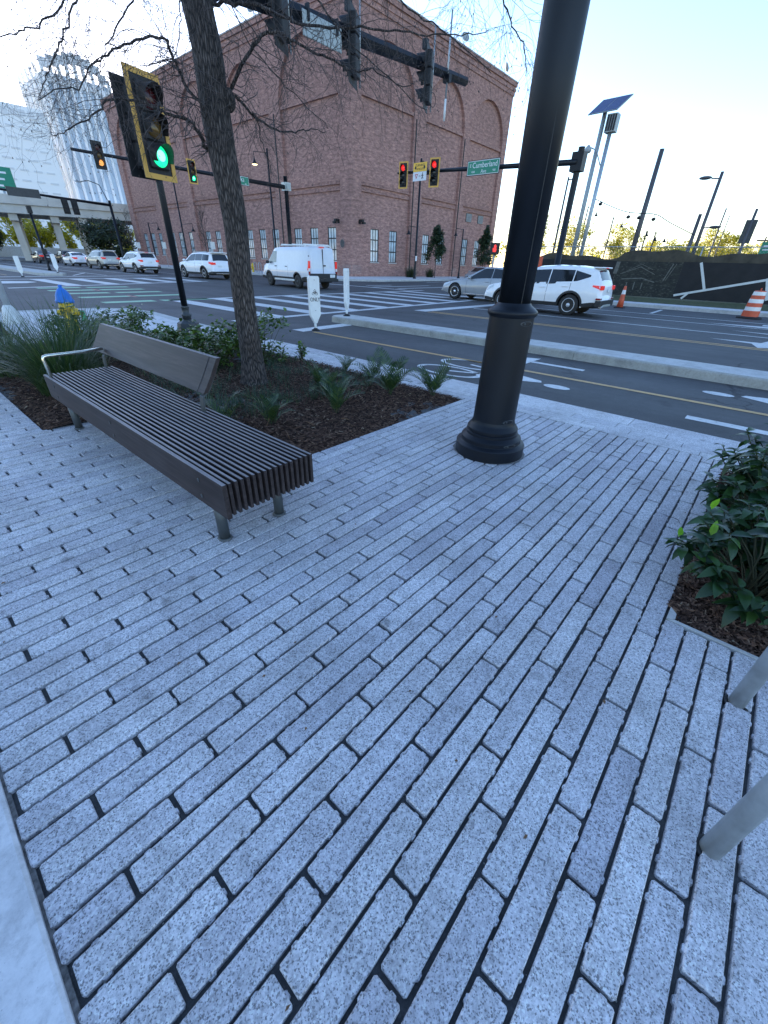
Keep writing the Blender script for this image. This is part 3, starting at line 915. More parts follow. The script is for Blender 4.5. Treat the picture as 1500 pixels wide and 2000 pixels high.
# band of bigger granite setts and the flush granite kerb along the cycle track
band = struct('granite_edging', MB().sheet([(4.775, -4), (5.55, -4), (5.55, 10.5), (4.775, 10.5)], -.05), 'bedding')
for x0, x1, ln, off in ((4.778, 4.90, .5, 0), (4.903, 5.05, .5, .17), (5.053, 5.22, .5, .34), (5.223, 5.55, 1.55, .1)):
    y = -3.9 + off
    me = None
    while y < 10.4:
        y1 = min(y + ln, 10.5)
        if me is None or abs(y1 - y - ln) > 1e-6:
            me = MB().cbox(x0 - (x0 + x1) / 2, x1 - (x0 + x1) / 2, -(y1 - y) / 2 + .0025, (y1 - y) / 2 - .0025, -.049, 0, .0022).mesh('granite_sett', 'granite')
        nm = 'granite_sett' if ln < 1 else 'granite_kerb'
        link(nm, me, band, ((x0 + x1) / 2, (y + y1) / 2, rnd.uniform(-.0015, .0015)))
        y = y1
# cast concrete strip by the paving, at the near left
cs = struct('concrete_strip', MB().cbox(-2.6, -.303, -3, 10.5, -.2, .012, .009), 'smooth_concrete')
struct('edge_sand', MB().box(-.304, -.29, -3, 10.5, -.055, -.011), 'joint_sand')
# thin mortar rim of the right-hand bed
struct('bed_rim', MB().prism([(2.088, -.131), (2.108, -.165), (2.108, -3), (2.09, -3)], -.05, .001).prism([(2.092, -.128), (2.2, -.128), (2.16, -.16), (2.112, -.162)], -.05, .002), 'concrete')

# ---- bark beds
def bed(poly, name, seed, amp=.03):
    R = random.Random(seed)
    xs = [p[0] for p in poly]; ys = [p[1] for p in poly]
    x0, x1, y0, y1 = min(xs), max(xs), min(ys), max(ys)
    st = .09
    nx, ny = int((x1 - x0) / st) + 1, int((y1 - y0) / st) + 1
    mb = MB()
    hs = {}
    def h(i, j):
        if (i, j) not in hs:
            x, y = x0 + (x1 - x0) * i / nx, y0 + (y1 - y0) * j / ny
            e = min(1, .35 + min(i, nx - i, j, ny - j) / 2.5)
            hs[i, j] = (x, y, -.032 + e * (.035 + amp * sin(x * 1.7 + 1) * cos(y * 1.3) + R.uniform(-.012, .016)))
        return hs[i, j]
    def inside(x, y):
        c = False
        for (ax, ay), (bx, by) in zip(poly, poly[1:] + poly[:1]):
            if (ay > y) != (by > y) and x < (bx - ax) * (y - ay) / (by - ay) + ax:
                c = not c
        return c
    for i in range(nx):
        for j in range(ny):
            q = [h(i, j), h(i + 1, j), h(i + 1, j + 1), h(i, j + 1)]
            if inside(sum(p[0] for p in q) / 4, sum(p[1] for p in q) / 4):
                mb.add(q, [(0, 1, 2, 3)])
    mb.sheet(poly, -.034)
    o = struct(name, mb, 'mulch')
    ch = MB()
    def hz(x, y):
        i, j = min(nx - 1, int((x - x0) / (x1 - x0) * nx)), min(ny - 1, int((y - y0) / (y1 - y0) * ny))
        return h(i, j)[2]
    return o, ch, hz, inside, (x0, x1, y0, y1)
def scatter_chips(ch, hz, inside, box, n, R):
    k = 0
    x0, x1, y0, y1 = box
    while k < n:
        x, y = R.uniform(x0, x1), R.uniform(y0, y1)
        if not inside(x, y):
            continue
        k += 1
        l, w, t = R.uniform(.007, .03), R.uniform(.0025, .007), R.uniform(.001, .003)
        a, b, c = R.uniform(0, pi), R.uniform(-.5, .5), R.uniform(-.7, .7)
        m_ = Matrix.Rotation(a, 3, 'Z') @ Matrix.Rotation(b, 3, 'Y') @ Matrix.Rotation(c, 3, 'X')
        z = hz(x, y) + R.uniform(.002, .016)
        vs = [m_ @ Vector(p) for p in ((-l, -w * .6, -t), (l, -w, -t), (l * .9, w * .8, -t), (-l * .8, w, -t), (-l, -w * .5, t), (l * .9, -w * .8, t), (l * .85, w * .7, t), (-l * .75, w * .8, t))]
        ch.add([(v.x + x, v.y + y, v.z + z) for v in vs], [(4, 5, 6, 7), (0, 1, 5, 4), (1, 2, 6, 5), (2, 3, 7, 6), (3, 0, 4, 7)])
L_BED = [(1.502, 2.73), (4.74, 2.73), (4.775, 2.75), (4.775, 10.55), (.675, 10.55), (.675, 5.0), (1.502, 5.0)]
lb, ch, hz_l, in_l, box_l = bed(L_BED, 'bark_bed', 3)
scatter_chips(ch, hz_l, in_l, (1.0, 4.77, 2.73, 6.8), 13000, random.Random(5))
scatter_chips(ch, hz_l, in_l, (.68, 2.0, 4.9, 7.5), 1800, random.Random(6))
R_BED = [(2.11, -3), (4.55, -3), (4.55, -.115), (2.22, -.115), (2.11, -.17)]
rb, ch2, hz_r, in_r, box_r = bed(R_BED, 'bark_bed', 4, .02)
scatter_chips(ch2, hz_r, in_r, (2.11, 4.5, -3.0, -.11), 15000, random.Random(8))
scatter_chips(ch2, hz_r, in_r, (2.11, 2.9, -1.0, -.11), 5000, random.Random(9))
ch.add(ch2.v, ch2.f)
o = ch.build('bark_chips', 'chips'); o['kind'] = 'stuff'
# fallen twigs and crumbs in the joints and on the paving
R = random.Random(21)
tw = MB()
for x, y, a, l in ((4.55, 1.0, 2.2, .22), (4.1, .62, 1.0, .16), (3.9, .1, 2.7, .18), (3.2, .0, .5, .12), (2.5, .05, 2.0, .1), (4.3, 1.9, .3, .14), (1.4, 3.9, 1.2, .12), (.75, 4.1, .4, .1), (3.1, .9, 1.9, .1), (3.75, .35, 2.9, .15)):
    p = []
    for k in range(6):
        p.append((x, y, .004 + .006 * sin(k)))
        x += cos(a) * l / 5; y += sin(a) * l / 5; a += R.uniform(-.5, .5)
    tw.tube(p, .0016, 4)
o = tw.build('fallen_twigs', 'twig'); o['kind'] = 'stuff'
cr = MB()
for k in range(620):
    x, y = R.uniform(-.2, 4.6), R.uniform(-.9, 5.5)
    if any(a - .02 < x < b + .02 and c - .02 < y < d + .02 for a, b, c, d in beds):
        continue
    yj = .02 + PITCH * (round((y - .02) / PITCH - .5) + .5)
    on = R.random() < .14
    s = R.uniform(.004, .014)
    z = .003 if on else -.03
    yy = y if on else yj
    a = R.uniform(0, 6.3)
    cr.add([(x + cos(a) * s, yy + sin(a) * s * .6, z), (x - sin(a) * s * .5, yy + cos(a) * s * .5, z + .003), (x - cos(a) * s, yy - sin(a) * s * .6, z + .001), (x + sin(a) * s * .4, yy - cos(a) * s * .4, z + .005)], [(0, 1, 2, 3)])
o = cr.build('leaf_crumbs', 'dry'); o['kind'] = 'stuff'
gr = MB()
for k in range(2600):
    x, y = R.uniform(-.25, 3.2), R.uniform(-.9, 2.6)
    yj = .02 + PITCH * (round((y - .02) / PITCH - .5) + .5) + R.uniform(-.004, .004)
    s = R.uniform(.0015, .0045)
    z = R.uniform(-.045, -.018)
    gr.add([(x - s, yj - s * .7, z), (x + s, yj - s, z), (x + s * .7, yj + s, z), (x - s * .8, yj + s * .8, z), (x, yj, z + s * 1.3)], [(0, 1, 4), (1, 2, 4), (2, 3, 4), (3, 0, 4)])
o = gr.build('joint_grit', 'kerb_side'); o['kind'] = 'stuff'
# contact shade painted as dark rings where pole and bench legs meet the paving
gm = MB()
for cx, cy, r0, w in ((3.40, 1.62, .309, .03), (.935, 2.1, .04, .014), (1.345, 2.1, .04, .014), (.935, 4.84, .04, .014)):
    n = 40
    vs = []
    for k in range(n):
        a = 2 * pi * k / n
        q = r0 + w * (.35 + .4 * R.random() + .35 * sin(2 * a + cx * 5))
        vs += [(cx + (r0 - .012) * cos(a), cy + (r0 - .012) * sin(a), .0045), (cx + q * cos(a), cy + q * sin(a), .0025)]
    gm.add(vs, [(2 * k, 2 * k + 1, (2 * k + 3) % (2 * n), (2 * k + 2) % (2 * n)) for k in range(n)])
M['contact_shade'] = simple('contact_shade_ring', (0.19, 0.175, 0.165), 0.95, var=0.4, scale=30)
o = gm.build('contact_shade', 'contact_shade'); o['kind'] = 'stuff'
# ================================================================== BRICK BUILDING
BX, BY = 35.5, 36.0
bt = thing('brick_building', 'big red brick building with tall arched wall panels on the street corner', 'building', (BX, BY, 0.1))
# local u runs along a face from the corner, n is outward; face 0: y = 0 plane (looks to -y), u = +x; face 1: x = 0 plane (looks to -x), u = +y
def fpt(face, u, n, z):
    return (u, -n, z) if face == 0 else (-n, u, z)
class FB(MB):
    def fbox(s, face, u0, u1, n0, n1, z0, z1, m=0):
        p = [fpt(face, u0, n1, z0), fpt(face, u1, n1, z0), fpt(face, u1, n0, z0), fpt(face, u0, n0, z0), fpt(face, u0, n1, z1), fpt(face, u1, n1, z1), fpt(face, u1, n0, z1), fpt(face, u0, n0, z1)]
        return s.hexa(p, m) if face == 0 else s.add(p, [(0, 1, 2, 3), (4, 7, 6, 5), (0, 4, 5, 1), (1, 5, 6, 2), (2, 6, 7, 3), (3, 7, 4, 0)], m)
    def fquad(s, face, pts, m=0):
        q = [fpt(face, *p) for p in pts]
        return s.add(q, [(0, 1, 2, 3) if face == 0 else (3, 2, 1, 0)], m)
PR = -0.30                                    # panel plane, behind the piers
LEN = (29.5, 53.9)
panels = ([(1.5, 9.45), (11.5, 18.95), (20.4, 28.3)], [(1.5, 10.3), (12.2, 20.6), (22.5, 31.4), (33.2, 41.6), (43.3, 52.2)])
wins = ([3.88, 6.98, 13.2, 16.45, 22.3, 25.5], [3.25, 6.15, 9.0, 13.3, 16.0, 18.8, 23.9, 26.6, 29.3, 34.3, 37.5, 40.2, 44.5, 47.3, 50.2])
WH, Z0, Z1 = 0.66, 1.42, 4.48
for face in (0, 1):
    mb = FB()
    # wall sheet with real openings
    us = [0.0]
    for w in wins[face]:
        us += [w - WH, w + WH]
    us.append(LEN[face])
    mb.fquad(face, [(0, PR, -.3), (LEN[face], PR, -.3), (LEN[face], PR, Z0), (0, PR, Z0)])
    mb.fquad(face, [(0, PR, Z1), (LEN[face], PR, Z1), (LEN[face], PR, 21.2), (0, PR, 21.2)])
    for a, b in zip(us[::2], us[1::2]):
        mb.fquad(face, [(a, PR, Z0), (b, PR, Z0), (b, PR, Z1), (a, PR, Z1)])
    for w in wins[face]:
        a, b, d = w - WH, w + WH, PR - .16
        mb.fquad(face, [(a, PR, Z0), (a, PR, Z1), (a, d, Z1), (a, d, Z0)])
        mb.fquad(face, [(b, d, Z0), (b, d, Z1), (b, PR, Z1), (b, PR, Z0)])
        mb.fquad(face, [(a, d, Z1), (a, PR, Z1), (b, PR, Z1), (b, d, Z1)])
        mb.fquad(face, [(a, PR, Z0), (a, d, Z0), (b, d, Z0), (b, PR, Z0)])
    mb.build('wall', 'brick', bt)
    # piers between the panels
    ed = [0.0] + [e for p in panels[face] for e in p] + [LEN[face]]
    for i, (a, b) in enumerate(zip(ed[::2], ed[1::2])):
        m_ = FB()
        m_.fbox(face, a + ((.002 if face == 1 else .003) if i == 0 else 0), b, PR - .02, 0, -.3, 14.82)
        m_.build('pier', 'brick', bt)
        q = FB()
        for k in range(6):
            j = .16 if k % 2 else 0
            q.fbox(face, a + .02 + (.05 if i == 0 else 0), b - j - .02, 0, .012, .3 + k * .14, .3 + k * .14 + .115)
        q.build('quoin_base', 'brick_light', bt)
    # arched spandrel above each panel, one proud slab with the arch cut out
    for i, (a, b) in enumerate(panels[face]):
        m_ = FB()
        L0 = ed[2 * i] if i == 0 else (ed[2 * i] + ed[2 * i + 1]) / 2
        R0 = ed[2 * i + 3] if i == len(panels[face]) - 1 else (ed[2 * i + 2] + ed[2 * i + 3]) / 2
        if face == 1 and i == 0:
            L0 += .002
        zs, zt, n = 14.822, 20.1, 24
        c, r = (a + b) / 2, (b - a) / 2
        pts = [(c - r * cos(pi * k / n), zs + r * .985 * sin(pi * k / n)) for k in range(n + 1)]
        m_.fquad(face, [(L0, 0, zs), (a, 0, zs), (a, 0, zt), (L0, 0, zt)])
        m_.fquad(face, [(b, 0, zs), (R0, 0, zs), (R0, 0, zt), (b, 0, zt)])
        for (u0, z0), (u1, z1) in zip(pts, pts[1:]):
            m_.fquad(face, [(u0, 0, z0), (u1, 0, z1), (u1, 0, zt), (u0, 0, zt)])
            m_.fquad(face, [(u0, PR, z0), (u1, PR, z1), (u1, 0, z1), (u0, 0, z0)])
        m_.build('arch_spandrel', 'brick', bt)
        rg = FB()
        for k in range(n):
            q = []
            for kk in (k, k + 1):
                an = pi * kk / n
                q.append((c - r * cos(an), zs + r * .985 * sin(an)))
                q.append((c - (r + .34) * cos(an), zs + (r * .985 + .34) * sin(an)))
            (u0, z0), (v0, y0), (u1, z1), (v1, y1) = q
            rg.fquad(face, [(u0, .025, z0), (u1, .025, z1), (v1, .025, y1), (v0, .025, y0)])
            rg.fquad(face, [(u0, 0, z0), (u1, 0, z1), (u1, .025, z1), (u0, .025, z0)])
            rg.fquad(face, [(v0, .025, y0), (v1, .025, y1), (v1, 0, y1), (v0, 0, y0)])
        rg.build('arch_ring', 'brick', bt)
        s_ = FB().fbox(face, a + .002, b - .002, PR + .001, PR + .2, 14.5, 14.78)
        for k in range(int((b - a) / .3)):
            pass
        s_.build('string_course', 'brick', bt)
        # corbelled double band with upright bricks
        d_ = FB()
        for z in (7.5, 8.0):
            d_.fbox(face, a + .002, b - .002, PR + .001, PR + .16, z, z + .06)
            nb = int((b - a) / .23)
            for k in range(nb):
                u = a + .03 + (b - a - .06) * k / nb
                d_.fbox(face, u, u + .18, PR + .001, PR + .14, z + .06, z + .30)
        d_.build('soldier_band', 'brick', bt)
    # cornice steps and coping
    c_ = FB()
    x = .0 if face == 0 else .003
    c_.fbox(face, -.10 + x, LEN[face] + .1, PR, .10, 20.1, 20.5)
    c_.fbox(face, -.18 + x, LEN[face] + .18, PR, .18, 20.5, 20.78)
    c_.fbox(face, -.12 + x, LEN[face] + .12, PR, .12, 20.78, 20.95)
    c_.fbox(face, -.26 + x, LEN[face] + .26, PR, .26, 20.95, 21.3)
    c_.build('cornice', 'brick', bt)
    FB().fbox(face, -.32 + x, LEN[face] + .32, PR - .4, .32, 21.3, 21.42).build('coping', 'coping', bt)
    for w in wins[face]:
        fr = FB()
        a, b, d = w - WH + .003, w + WH - .003, PR - .12
        t = .07
        fr.fbox(face, a, a + t, d, d + .07, Z0 + .003, Z1 - .003)
        fr.fbox(face, b - t, b, d, d + .07, Z0 + .003, Z1 - .003)
        for z, h in ((Z0 + .003, .07), (Z0 + 1.0, .1), (Z0 + 2.02, .1), (Z1 - .073, .07)):
            fr.fbox(face, a + t, b - t, d, d + .07, z, z + h)
        for k in (1, 2):
            u = lerp(a, b, k / 3)
            for z, z2 in ((Z0 + .073, Z0 + 1.0), (Z0 + 1.1, Z0 + 2.02), (Z0 + 2.12, Z1 - .073)):
                fr.fbox(face, u - .022, u + .022, d, d + .06, z, z2)
        f = fr.build('window', 'win_frame', bt)
        FB().fquad(face, [(a, d + .02, Z0), (b, d + .02, Z0), (b, d + .02, Z1), (a, d + .02, Z1)]).build('pane', 'pane', f)
        FB().fbox(face, a - .08, b + .08, PR - .1, PR + .06, Z0 - .09, Z0 - .004).build('sill', 'sill', f)
# back walls and roof
rb_ = MB()
rb_.box(.16, 29.4, .16, 53.8, 20.9, 21.0)
rb_.build('roof', 'roof', bt)
bwk = MB()
bwk.box(29.36, 29.5, .145, 53.9, -.3, 21.2).box(.145, 29.36, 53.76, 53.9, -.3, 21.2)
bwk.build('rear_wall', 'brick', bt)
for u in (22.5, 25.55):
    v = FB()
    v.fbox(0, u - .72, u + .72, PR + .001, PR + .05, 6.42, 7.36)
    lo_ = v.build('louvre', 'win_frame', bt)
    sl = FB()
    for k in range(7):
        sl.fbox(0, u - .66, u + .66, PR + .051, PR + .075, 6.48 + k * .125, 6.54 + k * .125)
    sl.build('blade', 'grey_paint', lo_)
def sconce(face, u):
    s_ = FB()
    s_.fbox(face, u - .12, u + .12, .002, .12, 4.75, 5.1)
    s_.fbox(face, u - .1, u + .16, .12, .55, 4.9, 5.12)
    s_.fbox(face, u + .0, u + .3, .3, .62, 4.72, 4.9)
    s_.build('wall_light', 'black', bt)
sconce(0, 1.2); sconce(1, 1.8)
md = MB()
for r, h in ((.46, .05), (.36, .075)):
    vs = [(-.001 - h, 1.28 + r * .8 * cos(2 * pi * k / 20), 3.0 + r * sin(2 * pi * k / 20)) for k in range(20)] + [(0.02, 1.28 + r * .8 * cos(2 * pi * k / 20), 3.0 + r * sin(2 * pi * k / 20)) for k in range(20)]
    md.add(vs, [tuple(reversed(range(20)))] + [(k, (k + 1) % 20, 20 + (k + 1) % 20, 20 + k) for k in range(20)], 0 if r > .4 else 1)
md.build('round_plaque', ['brick_light', 'iron'], bt)
for f_, u in ((0, 9.75), (0, 19.2), (1, 11.3)):
    FB().fbox(f_, u, u + .08, 0.002, .09, 0, 14.3).build('downpipe', 'win_frame', bt)
# satellite dishes on the parapet
for (x, y, z, lab, ang) in ((BX + 17.6, BY + .3, 21.55, 'round grey satellite dish on the parapet, nearer the antenna rod', -.5), (BX + 26.85, BY + .3, 21.55, 'tilted satellite dish near the right end of the brick parapet', .9), (BX + .2, BY + 13.5, 21.5, 'pale satellite dish on the left parapet behind the tree trunk', -1.2)):
    t_ = thing('satellite_dish', lab, 'satellite dish', (x, y, z), ang, 'dishes on the brick roof')
    MB().lathe([(.02, -.14), (.2, -.11), (.36, -.03), (.44, .06), (.445, .065), (.36, -.01), (.2, -.09), (.02, -.12)], 18, (0, -.25, .75), (0, -1, .45)).build('reflector', 'grey_paint', t_)
    MB().cyl((0, 0, -.1), (0, 0, .55), .03).cyl((0, 0, .55), (0, -.15, .75), .03).build('mast', 'grey_paint', t_)
    MB().cyl((0, -.2, .45), (0, -.85, .85), .018).box(-.05, .05, -.92, -.8, .8, .92).build('feed_arm', 'iron', t_)

# ================================================================== TOWERS AND BRIDGE FAR LEFT
tw_ = thing('office_tower', 'tall blue glass tower striped with white upright fins', 'tower', (0, 0, 0))
tx0, tx1, ty0, ty1 = 82.0, 106.5, 260.0, 290.0
tops = [(82, 67.5), (85.6, 68.7), (89, 69.8), (93, 71.2), (96.7, 71.4), (100.3, 70.7), (103.7, 69.2), (106.5, 65.5)]
MB().box(tx0, tx1, ty0, ty1, 0, 64).build('body', 'tower_glass', tw_)
nf = 9
for k in range(nf):
    x = lerp(tx0, tx1, k / (nf - 1))
    MB().box(x - .5, x + .5, ty0 - 1.0, ty0 - .01, 0, pl(tops, x) + .5).build('fin', 'tower_fin', tw_)
for k in range(nf - 1):
    x0, x1 = lerp(tx0, tx1, k / (nf - 1)) + .5, lerp(tx0, tx1, (k + 1) / (nf - 1)) - .5
    z = pl(tops, (x0 + x1) / 2)
    MB().box(x0, x1, ty0 - .6, ty0 - .02, z - 3.0, z).box(x0, x1, ty0 - .5, ty0 - .03, 61, 62.5).build('crown_panel', 'tower_slit', tw_)
for y in range(266, 292, 6):
    MB().box(tx0 - 1.0, tx0 - .01, y - .5, y + .5, 0, 67).box(tx1 + .01, tx1 + 1, y - .5, y + .5, 0, 66).build('fin', 'tower_fin', tw_)
pod = MB().box(68, 107, 246, 258.9, 0, 21)
pod.build('podium', 'tower_fin', tw_)
for k in range(7):
    MB().box(79.5 + k * 2.2, 81.2 + k * 2.2, 245.9, 245.99, 13, 20).build('podium_window', 'tower_glass', tw_)
wt = thing('white_tower', 'broad white block with rows of short dark window slits', 'tower', (0, 0, 0))
MB().box(20, 69.0, 230, 250, 0, 45.5).box(20, 57, 231, 249, 45.5, 48.5).build('wall', 'tower_white', wt)
for r_ in range(13):
    for k in range(11):
        x = 22 + k * 4.2 + .25 * sin(r_ * 1.7 + k)
        z = 5 + r_ * 3.1
        MB().box(x, x + 2.7, 229.88, 229.98, z, z + .55).build('window', 'tower_slit', wt)
    MB().box(69.02, 69.5, 230.5, 249, 5 + r_ * 3.1, 6.6 + r_ * 3.1).build('balcony', 'tower_white', wt)
for k in range(5):
    MB().box(56 + k * 2.6, 57.9 + k * 2.6, 229.9, 229.98, 42.6, 44.4).build('window', 'tower_slit', wt)
# unseen block added behind the brick building to keep sun off the street
lbk = thing('shade_block', 'plain pale block added out of view behind the brick building to shade the street', 'building', (0, 0, 0))
MB().box(108.5, 150, 262, 290, 0, 44).build('wall', 'tower_white', lbk)
for k in range(9):
    MB().box(108.4, 108.49, 263.5 + k * 2.9, 265 + k * 2.9, 4, 40).build('shade_block_strip', 'tower_glass', lbk)

ov = thing('overpass', 'pale concrete road bridge on columns crossing the street far left', 'bridge', (0, 0, 0))
oa = Vector((38.3, 97.0, 0)); od = Vector((-1, .25, 0)).normalized(); on = Vector((.25, 1, 0)).normalized()
def ovp(s, d, z):
    p = oa + od * s + on * d
    return (p.x, p.y, z)
def ovbox(s0, s1, d0, d1, z0, z1):
    return MB().hexa([ovp(s0, d0, z0), ovp(s0, d1, z0), ovp(s1, d1, z0), ovp(s1, d0, z0), ovp(s0, d0, z1), ovp(s0, d1, z1), ovp(s1, d1, z1), ovp(s1, d0, z1)])
ovbox(-27, 160, .3, 14.7, 8.1, 8.4).build('deck', 'deck', ov)
for d in (.35, 3.6, 7.2, 10.8, 14.0):
    ovbox(-27, 160, d, d + .6, 6.75, 8.09).build('girder', 'deck', ov)
ovbox(-27, 160, 0, .34, 8.0, 9.25).build('parapet', 'deck', ov)
ovbox(-27, 160, 14.66, 15, 8.0, 9.25).build('parapet', 'deck', ov)
for s in (7.7, 11.8, 17.5, 34, 52, 74):
    ovbox(s - .6, s + .6, .8, 14.2, 5.75, 6.74).build('cross_beam', 'column', ov)
    for d in (2.4, 7.4, 12.4):
        ovbox(s - .5, s + .5, d - .5, d + .5, -.1, 5.745).build('column', 'column', ov)
# ================================================================== NEAR THINGS
# ---- bench: long slatted seat, one short backrest, one armrest
be = thing('park_bench', 'long dark slatted wooden bench with short backrest on the paving', 'bench', (0, 0, 0))
bx0, bx1, by0, by1, bz = 0.855, 1.472, 1.835, 5.08, 0.492
ns = 17
pit = (bx1 - bx0) / ns
for k in range(ns):
    x = bx0 + k * pit
    w = .027 if k == 0 else .0188
    zb = .285 if k == 0 else .30
    o = MB().cbox(0, w, 0, by1 - by0 + rnd.uniform(-.002, .002), zb - bz, rnd.uniform(-.001, .001), .002).build('front_board' if k == 0 else 'slat', 'wood', be, (x, by0, bz))
for y in (2.1, 4.84):
    MB().box(bx0 + .03, bx1 - .005, y - .04, y + .04, .255, .298).build('seat_bracket', 'bench_metal', be)
    for x in (.935, 1.345):
        MB().lathe([(.033, -.01), (.033, .255), (.02, .257)], 16, (x, y, 0)).lathe([(.042, -.006), (.042, .006), (.036, .012)], 16, (x, y, 0)).build('leg', 'bench_metal', be)
for y in (2.1, 3.42, 4.8):
    for z in (.435, .335):
        MB().lathe([(.0125, 0), (.0125, .003), (.008, .004)], 12, (bx0 - .0005, y, z), (-1, 0, 0)).build('bolt', 'iron', be)
# backrest leans back over the rear slats
def bkp(y, z, d=0.0):
    return (1.395 + .15 * max(0.0, (z - .63) / .235) ** .9 + d, y, z)
bd = MB()
ya, yb_ = 2.99, 5.36
nz = 6
g = []
ZB, ZT = .632, .865
for d in (0, .034):
    for k in range(nz + 1):
        z = lerp(ZB, ZT, k / nz)
        g.append([bkp(ya, z, d), bkp(yb_, z, d)])
vs = [p for r in g for p in r]
fs = []
f0 = 2 * (nz + 1)
for k in range(nz):
    a = 2 * k
    b = f0 + a
    fs += [(a, a + 2, a + 3, a + 1), (b, b + 1, b + 3, b + 2), (a, b, b + 2, a + 2), (a + 1, a + 3, b + 3, b + 1)]
e = 2 * nz
fs += [(0, 1, f0 + 1, f0), (e, f0 + e, f0 + e + 1, e + 1)]
bd.add(vs, fs)
bd.build('backrest', 'wood', be)
for y in (3.045, 5.07):
    su = MB()
    pts = [(1.392, y, .27), (1.392, y, .53), (1.40, y, .60), (bkp(y, .66)[0] + .036, y, .64), (bkp(y, .74)[0] + .036, y, .73), (bkp(y, .855)[0] + .036, y, .85)]
    for (a, _, za), (c, _, zc) in zip(pts, pts[1:]):
        h = .026
        su.hexa([(a, y - h, za), (a + .014, y - h, za), (a + .014, y + h, za), (a, y + h, za), (c, y - h, zc), (c + .014, y - h, zc), (c + .014, y + h, zc), (c, y + h, zc)])
    su.build('back_support', 'bench_metal', be)
st_ = MB()
for k in range(5):
    z0, z1 = lerp(ZB, ZT, k / 5), lerp(ZB, ZT, (k + 1) / 5)
    a, c = bkp(0, z0, -.0025), bkp(0, z1, -.0025)
    y = ya + .1
    st_.hexa([(a[0], y - .003, z0), (a[0] + .006, y - .003, z0), (a[0] + .006, y + .003, z0), (a[0], y + .003, z0), (c[0], y - .003, z1), (c[0] + .006, y - .003, z1), (c[0] + .006, y + .003, z1), (c[0], y + .003, z1)])
st_.build('board_joint', 'black', be)
ar = MB()
y = 4.93
ar.tube([(.885, y, .45), (.88, y, .60), (.877, y, .655), (.886, y, .672), (.91, y, .678), (1.2, y + .01, .68), (1.38, y + .07, .68), (1.405, y + .12, .67)], [.014, .014, .0145, .015, .015, .015, .015, .014], 10)
ar.build('armrest', 'polish', be)

# ---- big black street pole with stepped base
tp = thing('street_pole', 'thick black round street pole with a stepped base on the paving', 'pole', (3.40, 1.62, 0))
def crisp(prof, n=48):
    mb = MB()
    for p, q in zip(prof, prof[1:]):
        mb.lathe([p, q], n, caps=False)
    return mb
crisp([(.312, -.01), (.312, .098), (.306, .106), (.274, .122), (.271, .126), (.271, .160), (.265, .167), (.238, .186), (.234, .19), (.234, .212), (.228, .217), (.221, .219), (.221, .226), (.227, .228), (.227, .247), (.222, .254), (.196, .288), (.191, .30), (.186, .318)]).build('base', 'pole_black', tp)
MB().lathe([(.186, .31), (.182, .5), (.177, 1.15), (.177, 1.16)], 48, caps=False).lathe([(.177, 1.16), (.181, 1.166), (.192, 1.176), (.196, 1.19), (.194, 1.204), (.186, 1.212)], 48, caps=False).lathe([(.186, 1.212), (.16, 1.232), (.14, 1.245), (.128, 1.262)], 48, caps=False).build('shroud', 'pole_black', tp)
MB().lathe([(.125, 1.25), (.132, 2.6), (.134, 4.2), (.12, 9.0)], 48).build('shaft', 'pole_black', tp)
for an in (-2.25, -.62, .9, 2.4):
    c, s = cos(an), sin(an)
    sm_ = MB()
    for z0, z1 in ((1.265, 2.2), (2.2, 3.2), (3.2, 4.2)):
        r0, r1 = lerp(.1255, .1318, (z0 - 1.25) / 2), lerp(.1255, .1318, (z1 - 1.25) / 2)
        for r, zz in ():
            pass
        h = .003
        sm_.hexa([(c * (r0 - .002) + s * h, s * (r0 - .002) - c * h, z0), (c * (r0 + .0015) + s * h, s * (r0 + .0015) - c * h, z0), (c * (r0 + .0015) - s * h, s * (r0 + .0015) + c * h, z0), (c * (r0 - .002) - s * h, s * (r0 - .002) + c * h, z0), (c * (r1 - .002) + s * h, s * (r1 - .002) - c * h, z1), (c * (r1 + .0015) + s * h, s * (r1 + .0015) - c * h, z1), (c * (r1 + .0015) - s * h, s * (r1 + .0015) + c * h, z1), (c * (r1 - .002) - s * h, s * (r1 - .002) + c * h, z1)])
    sm_.build('seam', 'black', tp)
def pocket(an, r, z, w=.05, h=.015):
    # oval hand slot with a rim and a screw head
    A = Vector((cos(an), sin(an), 0)); T = Vector((-sin(an), cos(an), 0)); Z = Vector((0, 0, 1))
    O = A * r + Z * z
    n = 20
    o_, i_ = [], []
    for k in range(n):
        a = 2 * pi * k / n
        q = T * (w * cos(a)) + Z * (h * sin(a))
        bend = -A * ((w * cos(a)) ** 2 / (2 * r))
        o_.append(O + q * 1.22 + bend * 1.4 + A * .002)
        i_.append(O + q + bend + A * .004)
    m_ = MB()
    m_.add(o_ + i_, [(k, (k + 1) % n, n + (k + 1) % n, n + k) for k in range(n)], 0)
    m_.add([p - A * .003 for p in i_], [tuple(range(n))], 1)
    m_.lathe([(.008, 0), (.008, .004), (.004, .006)], 8, O - A * .002 + T * (-w * .45), tuple(A), 2)
    m_.build('bolt_slot', ['iron', 'black', 'iron'], tp)
va = atan2(-1.62, -3.4)
pocket(va + .78, .176, 1.125); pocket(va + .78, .183, .335, .048); pocket(va + .72, .271, .143, .055, .013)

